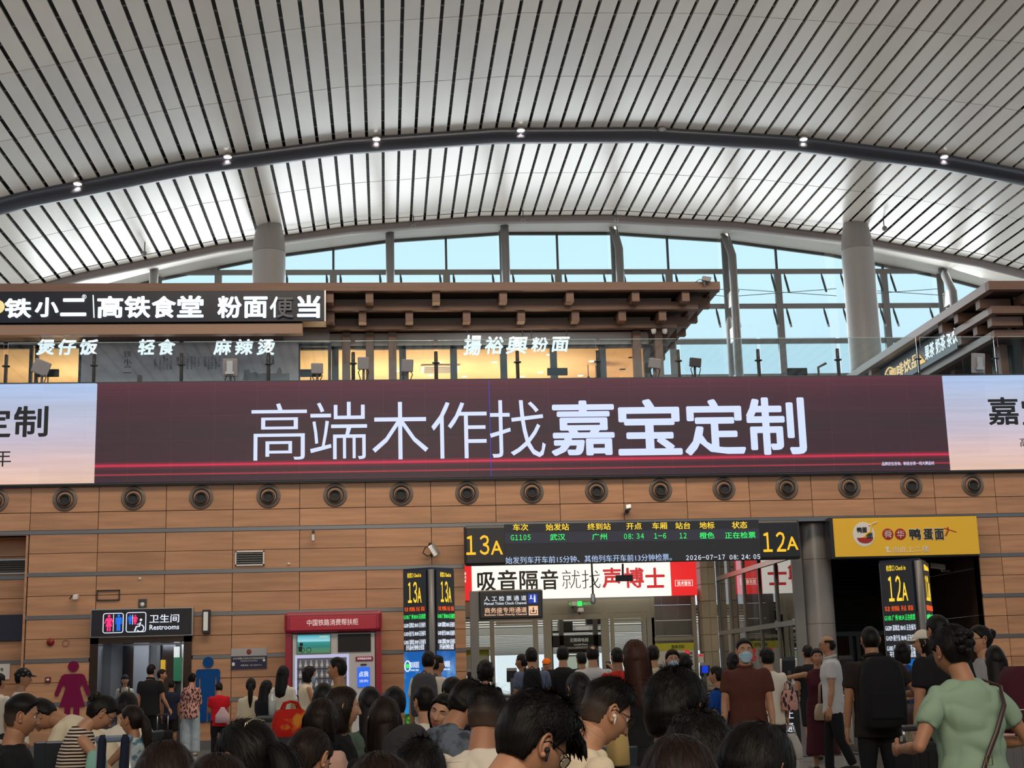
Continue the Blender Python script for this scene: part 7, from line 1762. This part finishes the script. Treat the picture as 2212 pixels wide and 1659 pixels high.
P_[1] = person('man with cropped hair and black T-shirt in profile at the far left', 47, 1550, 8.7, -80, hair='fade', top=C_BLK, extra=('fade',), skin=1, arms=('lap', 'lap'), pitch=8, fat=1.08)
P_[5] = person('woman in striped sleeveless top and glasses bending towards a child', 219, 1542, 9.7, -72, fem=True, hair='bun', top=C_STR, sleeve='none', extra=('glasses', 'clawclip'), lean=14, pitch=28, arms=('lap', 'reach'))
P_[6] = person('small girl with beaded braids and flowered white top facing left', 284, 1557, 10.5, 68, fem=True, s=.76, hs=1.12, hair='pony', hm=HD, top=C_CHK, sleeve='none', pitch=5, arms=('reach', 'lap'), skin=1)
P_[24] = person('woman with dark bob in profile wearing black over pale yellow', 742, 1531, 8.3, -78, fem=True, hair='bob', hm=HD, top=C_BLK, arms=('lap', 'lap'), pitch=2)
P_[22] = person('woman with dark hair and a headband wearing a blush ruffled top', 697, 1560, 7.8, -25, fem=True, hair='bob', hm=HD, top=C_PNK, lean=14, pitch=14)
P_[27] = person('woman with long straight brown hair and black striped sleeve', 831, 1560, 7.2, 3, fem=True, hair='long', hm=HD, top=C_BLK, lean=4)
P_[34] = person('man with white earbud and grey crackled shirt facing right', 1008, 1522, 8.1, -58, hair='mop', top=C_CRK, lean=20, pitch=10, extra=('bud_r',), skin=1)
P_[35] = person('young man with shaved neck and white T-shirt behind the spiky hair', 1050, 1550, 6.4, -22, hair='fade', top=C_WHT, lean=10, pitch=8, extra=('fade',), skin=1)
P_[31] = person('person hunched in a black hood between the seats', 884, 1650, 6.2, -30, hair='hood', top=C_DK, sleeve='long', lean=30, pitch=25)
P_[37] = person('man with glasses and white earbuds in a cream T-shirt facing right', 1308, 1542, 5.4, -76, hair='fade', top=C_CRM, lean=14, pitch=14, extra=('glasses', 'buds', 'fade'), arms=('phone', 'phone'), fat=1.1)
P_[36] = person('young man with spiky black hair, glasses and dark ear clips', 1150, 1612, 3.95, -68, hair='spiky', top=C_BLK, lean=10, pitch=24, extra=('glasses', 'buds', 'darkbud', 'fade'), arms=('phone', 'phone'), skin=0)
P_[23] = person('woman with dark ponytail bowed in front of the blush top', 668, 1642, 5.6, -35, fem=True, hair='pony', hm=HD, top=C_CRM, lean=18, pitch=18)
P_[19] = person('woman with golden hair clip and thick black ponytail looking down', 535, 1648, 4.4, 52, fem=True, hair='pony', top=C_DK, lean=12, pitch=22, extra=('pearlclip', 'thick'), hs=1.05)
P_[20] = person('person with dark brown hair low at the left of the front row', 356, 1708, 3.8, 15, fem=True, hair='long', hm=HD, top=C_DK, lean=8, pitch=15)
P_[21] = person('person whose dark hair just rises over the bottom edge at the left', 468, 1757, 3.2, 5, fem=True, hair='long', hm=HD, top=C_BLK, pitch=10)
P_[72] = person('person with black hair just over the bottom edge below the hood', 905, 1690, 4.6, -15, fem=True, hair='mop', top=C_BLK, pitch=15)
P_[73] = person('person whose dark brown hair rises over the bottom edge in the middle', 820, 1748, 3.3, 10, fem=True, hair='long', hm=HD, top=C_BLK, pitch=10)
P_[64] = person('person with short thick black hair, ear and temple turned to the gates', 1460, 1546, 4.5, -38, hair='mop', top=C_BLK, pitch=5, extra=('fade',), skin=1, lean=4, hs=1.06)
P_[65] = person('person with tousled black curls in the front row at the right', 1512, 1652, 4.0, 0, hair='curly', top=C_DK, pitch=10)
P_[66] = person('person with parted dark brown hair nearest to us', 1468, 1728, 3.0, 0, fem=True, hair='long', hm=HD, top=C_BLK, hs=1.05, pitch=5)
P_[67] = person('woman with loose black hair and cheek turned right in the front row', 1640, 1674, 3.5, -55, fem=True, hair='bob', top=C_DK, pitch=14, lean=6)
P_[60] = person('woman in mint green blouse with a slim brown bag strap seen from behind', 2053, 1410, 6.3, 22, 'stand', fem=True, hair='updo', top=C_MNT, low=C_BLK, arms=('elbows', 'elbows'), pitch=18, lean=2, fat=1.22, extra=('face',), skin=1)

# ------------------------------------------------------------------ things they carry
def wpt(p, v): return p['M'] @ Vector(v)
p = P_[60]; t = thing('crossbody_bag', 'small dark shoulder bag with slim brown strap across the mint blouse', 'bag', p['loc'], p['rz'])
mbr = mat('strap_brown', srgb(58, 36, 34), .4)
MB().path([p['up'](.525, .10, -.02), p['up'](.49, .13, -.105), p['up'](.40, .08, -.165), p['up'](.28, .01, -.168), p['up'](.18, -.05, -.155), p['up'](.06, -.13, -.16), p['up'](-.04, -.215, -.10), p['up'](-.1, -.25, 0)], .011, 8, flat=.5).build('strap', mbr, t, smooth=True)
c = p['up'](.15, -.065, -.166); MB().path([c+Vector((.016*a, -.004, .02*b)) for a, b in ((-1, -1), (1, -1), (1, 1), (-1, 1))], .003, 5, closed=True).build('buckle', mat('brass', (.5, .4, .2), .3, .9), t)
MB().obox(p['up'](-.14, -.24, .08), (.03, 0, 0), (0, .09, 0), (0, 0, .06)).build('bag_body', mbr, t, bevel=.02)
bag('beige shoulder bag hanging at the maroon dress', wpt(P_[54], P_[54]['up'](-.07, -.02, .2)), .14, .11, .05, cloth('bag_beige', srgb(170, 150, 128)), .1, .3)
bag('brown leather bag at the hip of the blue T-shirt', wpt(P_[57], P_[57]['up'](-.02, .1, -.16)), .12, .12, .05, mat('leather_brown', srgb(62, 38, 30), .4), 0, .35)
bag('black handbag under the arm of the masked person by the vending machine', wpt(P_[17], P_[17]['up'](.05, -.2, -.1)), .15, .09, .06, C_BLK, .3, .2)
bag('pale pink drawstring bag on the boy in red', wpt(P_[13], P_[13]['up'](.1, .06, -.18)), .13, .14, .07, cloth('bag_pinkish', srgb(190, 160, 170)), 0, 0, tp=.35)
bag('white plastic bag behind the brown polo', wpt(P_[52], P_[52]['wr'][1]+Vector((.02, .0, -.32))), .13, .15, .09, cloth('bag_white', srgb(190, 185, 180)), 0, .1, tp=.6)
bag('pink patterned bag under the black cap', wpt(P_[52], P_[52]['up'](.16, .2, -.14)), .10, .12, .06, C_PAT, 0, .1)
w_ = wpt(P_[51], P_[51]['wr'][-1])
bag('black tote held by the man in the brown polo', w_+Vector((.06, .02, -.3)), .13, .17, .06, C_BLK, .2, .08, name='tote_bag')
bag('dark handbag hanging from the arm beside the blue-grey T-shirt', wpt(P_[39], P_[39]['up'](-.1, .25, .1)), .12, .12, .05, C_BLK, 0, .2)
bag('tan canvas bag beside the cream T-shirt', Vector((xr(1334, 1608, 6.1), 6.1, zr(1334, 1608, 6.1))), .04, .09, .05, cloth('bag_tan', srgb(170, 145, 95)), .4, .12)
bag('shiny red and gold shopping bag among the seats', Vector((xr(628, 1562, 9.6), 9.6, zr(628, 1566, 9.6))), .13, .1, .08, pattern('red_gold', srgb(170, 30, 22), srgb(190, 120, 40), 'noise', 9), .3, .05, name='shopping_bag')
bag('teal bag under the trolley handle of the striped top', Vector((xr(208, 1650, 8.6), 8.6, zr(208, 1652, 8.6))), .06, .08, .05, cloth('bag_teal', srgb(130, 180, 165)), 0, 0)
for k_, lab in ((17, 'phone in the hands of the masked person by the vending machine'), (43, 'phone held to the ear of the man with bald crown'), (37, 'phone held low by the man in the cream T-shirt'), (71, 'pale phone held up in the middle rows')):
    p = P_[k_]; a = (p['wr'][1]-p['el'][1]).normalized(); c = wpt(p, p['wr'][1]+a*.1+Vector((-.03, .01, 0)))
    t = thing('phone', lab, 'phone', c, p['rz']); MB().obox((0, 0, 0), (.036, 0, 0), (0, .05, .05), (0, -.003, .003)).build('case', m_blackm if k_ != 71 else m_white, t, bevel=.004)
suitcase('dark suitcase with tall silver handle beside the black polo', xr(351, 1560, 28.8), 28.8, .1, C_BLK, w=.2, hh=1.02*zr(351, 1546, 28.8)/1.0, h=.55)
suitcase('pale trolley case with jackets hung on its handle at the striped top', xr(245, 1620, 8.0), 8.0, .15, cloth('case_pale', srgb(180, 170, 150)), w=.17, h=.62, hh=zr(245, 1598, 8.0), hm=mat('grip_blue', srgb(95, 115, 135), .4))
for a, lab in ((-.07, 'left'), (.05, 'right')):
    x = xr(245, 1620, 8.0)+a; zt_ = zr(245, 1598, 8.0)
    t = thing('draped_jacket', 'dark jacket draped over the pale trolley handle, %s one' % lab, 'jacket', (x, 8.07, 0))
    MB().loft([[(wx*math.cos(q_)+ox, .035*math.sin(q_)-.01, z_) for q_ in np.linspace(0, 6.283, 15)[:-1]] for z_, wx, ox in ((zt_+.025, .012, 0), (zt_+.0, .022, 0), (zt_-.15, .024, -.005), (zt_-.4, .045, -.02), (zt_-.6, .05, -.02))]).build('cloth', C_NVY, t, smooth=True)
suitcase('small dark suitcase handle in front of the white sweater', xr(583, 1560, 10.5), 10.5, -.2, C_DK, h=.55, hh=zr(583, 1556, 10.5))
suitcase('ribbed silver suitcase at the right edge', xr(2188, 1620, 8.6), 8.6, .1, mat('case_silver', (.25, .25, .26), .3, .6), w=.15, h=zr(2188, 1590, 8.6), d_=.12, hh=1.0)
suitcase('black suitcase left of the mint blouse', xr(1990, 1640, 8.0), 8.0, 0, C_BLK, w=.12, h=zr(1990, 1602, 8.0), hh=zr(1990, 1594, 8.0)+.05)
suitcase('black suitcase under the tan canvas bag', xr(1334, 1608, 6.1), 6.1, .2, C_BLK, w=.14, h=zr(1334, 1608, 6.1)-.095, hh=zr(1334, 1608, 6.1)-.12)
suitcase('dark suitcase under the red shopping bag', xr(628, 1600, 9.6), 9.6, .1, C_DK, w=.16, h=zr(628, 1591, 9.6), hh=zr(628, 1591, 9.6)+.02)
t = thing('travel_bag', 'maroon travel bag with pale piping stacked on the right luggage', 'bag', (xr(2200, 1500, 8.6), 8.6, zr(2200, 1590, 8.6)+.02))
h_ = zr(2200, 1446, 8.6)-zr(2200, 1590, 8.6)
MB().loft([[(w__*math.copysign(abs(math.cos(a))**.6, math.cos(a)), .11*math.copysign(abs(math.sin(a))**.6, math.sin(a)), z_*h_) for a in np.linspace(0, 2*math.pi, 21)[:-1]] for z_, w__ in ((0, .11), (.1, .125), (.4, .13), (.7, .12), (.9, .08), (1, .04))]).build('bag_body', C_MAR, t, smooth=True)
MB().path([(.132*math.copysign(abs(math.cos(a))**.6, math.cos(a)), .113*math.copysign(abs(math.sin(a))**.6, math.sin(a)), .35*h_) for a in np.linspace(0, 2*math.pi, 21)[:-1]], .003, 4, closed=True).build('piping', m_white, t)
suitcase('grey suitcase under the water bottle', xr(588, 1600, 12), 12, .1, C_JN, w=.15, h=zr(588, 1545, 12)-.002, hh=zr(588, 1545, 12)-.03)
t = thing('water_bottle', 'small clear water bottle in front of the white sweater', 'bottle', (xr(588, 1540, 12), 12, zr(588, 1545, 12)))
MB().lathe([(.0, 0), (.03, 0), (.032, .1), (.03, .13), (.012, .17), (.012, .19), (0, .19)], (0, 0, 0), (0, 0, 1), 14).build('bottle_body', mat('bottle_clear2', (.5, .52, .52), .1), t, True); MB().tube((0, 0, .185), (0, 0, .205), .015).build('cap', m_white, t)
for p, q_, lab in ((118, 1622, 'left'), (142, 1618, 'right')):
    t = thing('waiting_chair', 'blue-grey metal chair back behind the black T-shirt, %s one' % lab, 'chair', (xr(p, q_, 9.9), 9.9, 0), .1)
    z_ = zr(p, 1600, 9.9)
    MB().obox((0, 0, z_-.2), (.13, 0, 0), (0, .012, 0), (0, -.03, .2)).build('backrest', MATS['seat_blue_grey'] if 'seat_blue_grey' in MATS else m_steel, t, bevel=.02); MB().box(-.13, .13, -.3, 0, z_-.48, z_-.44).build('seat', MATS['seat_blue_grey'], t, bevel=.01); MB().tube((0, -.1, 0), (0, -.1, z_-.45), .02).build('leg', m_steel, t)
run_jobs()
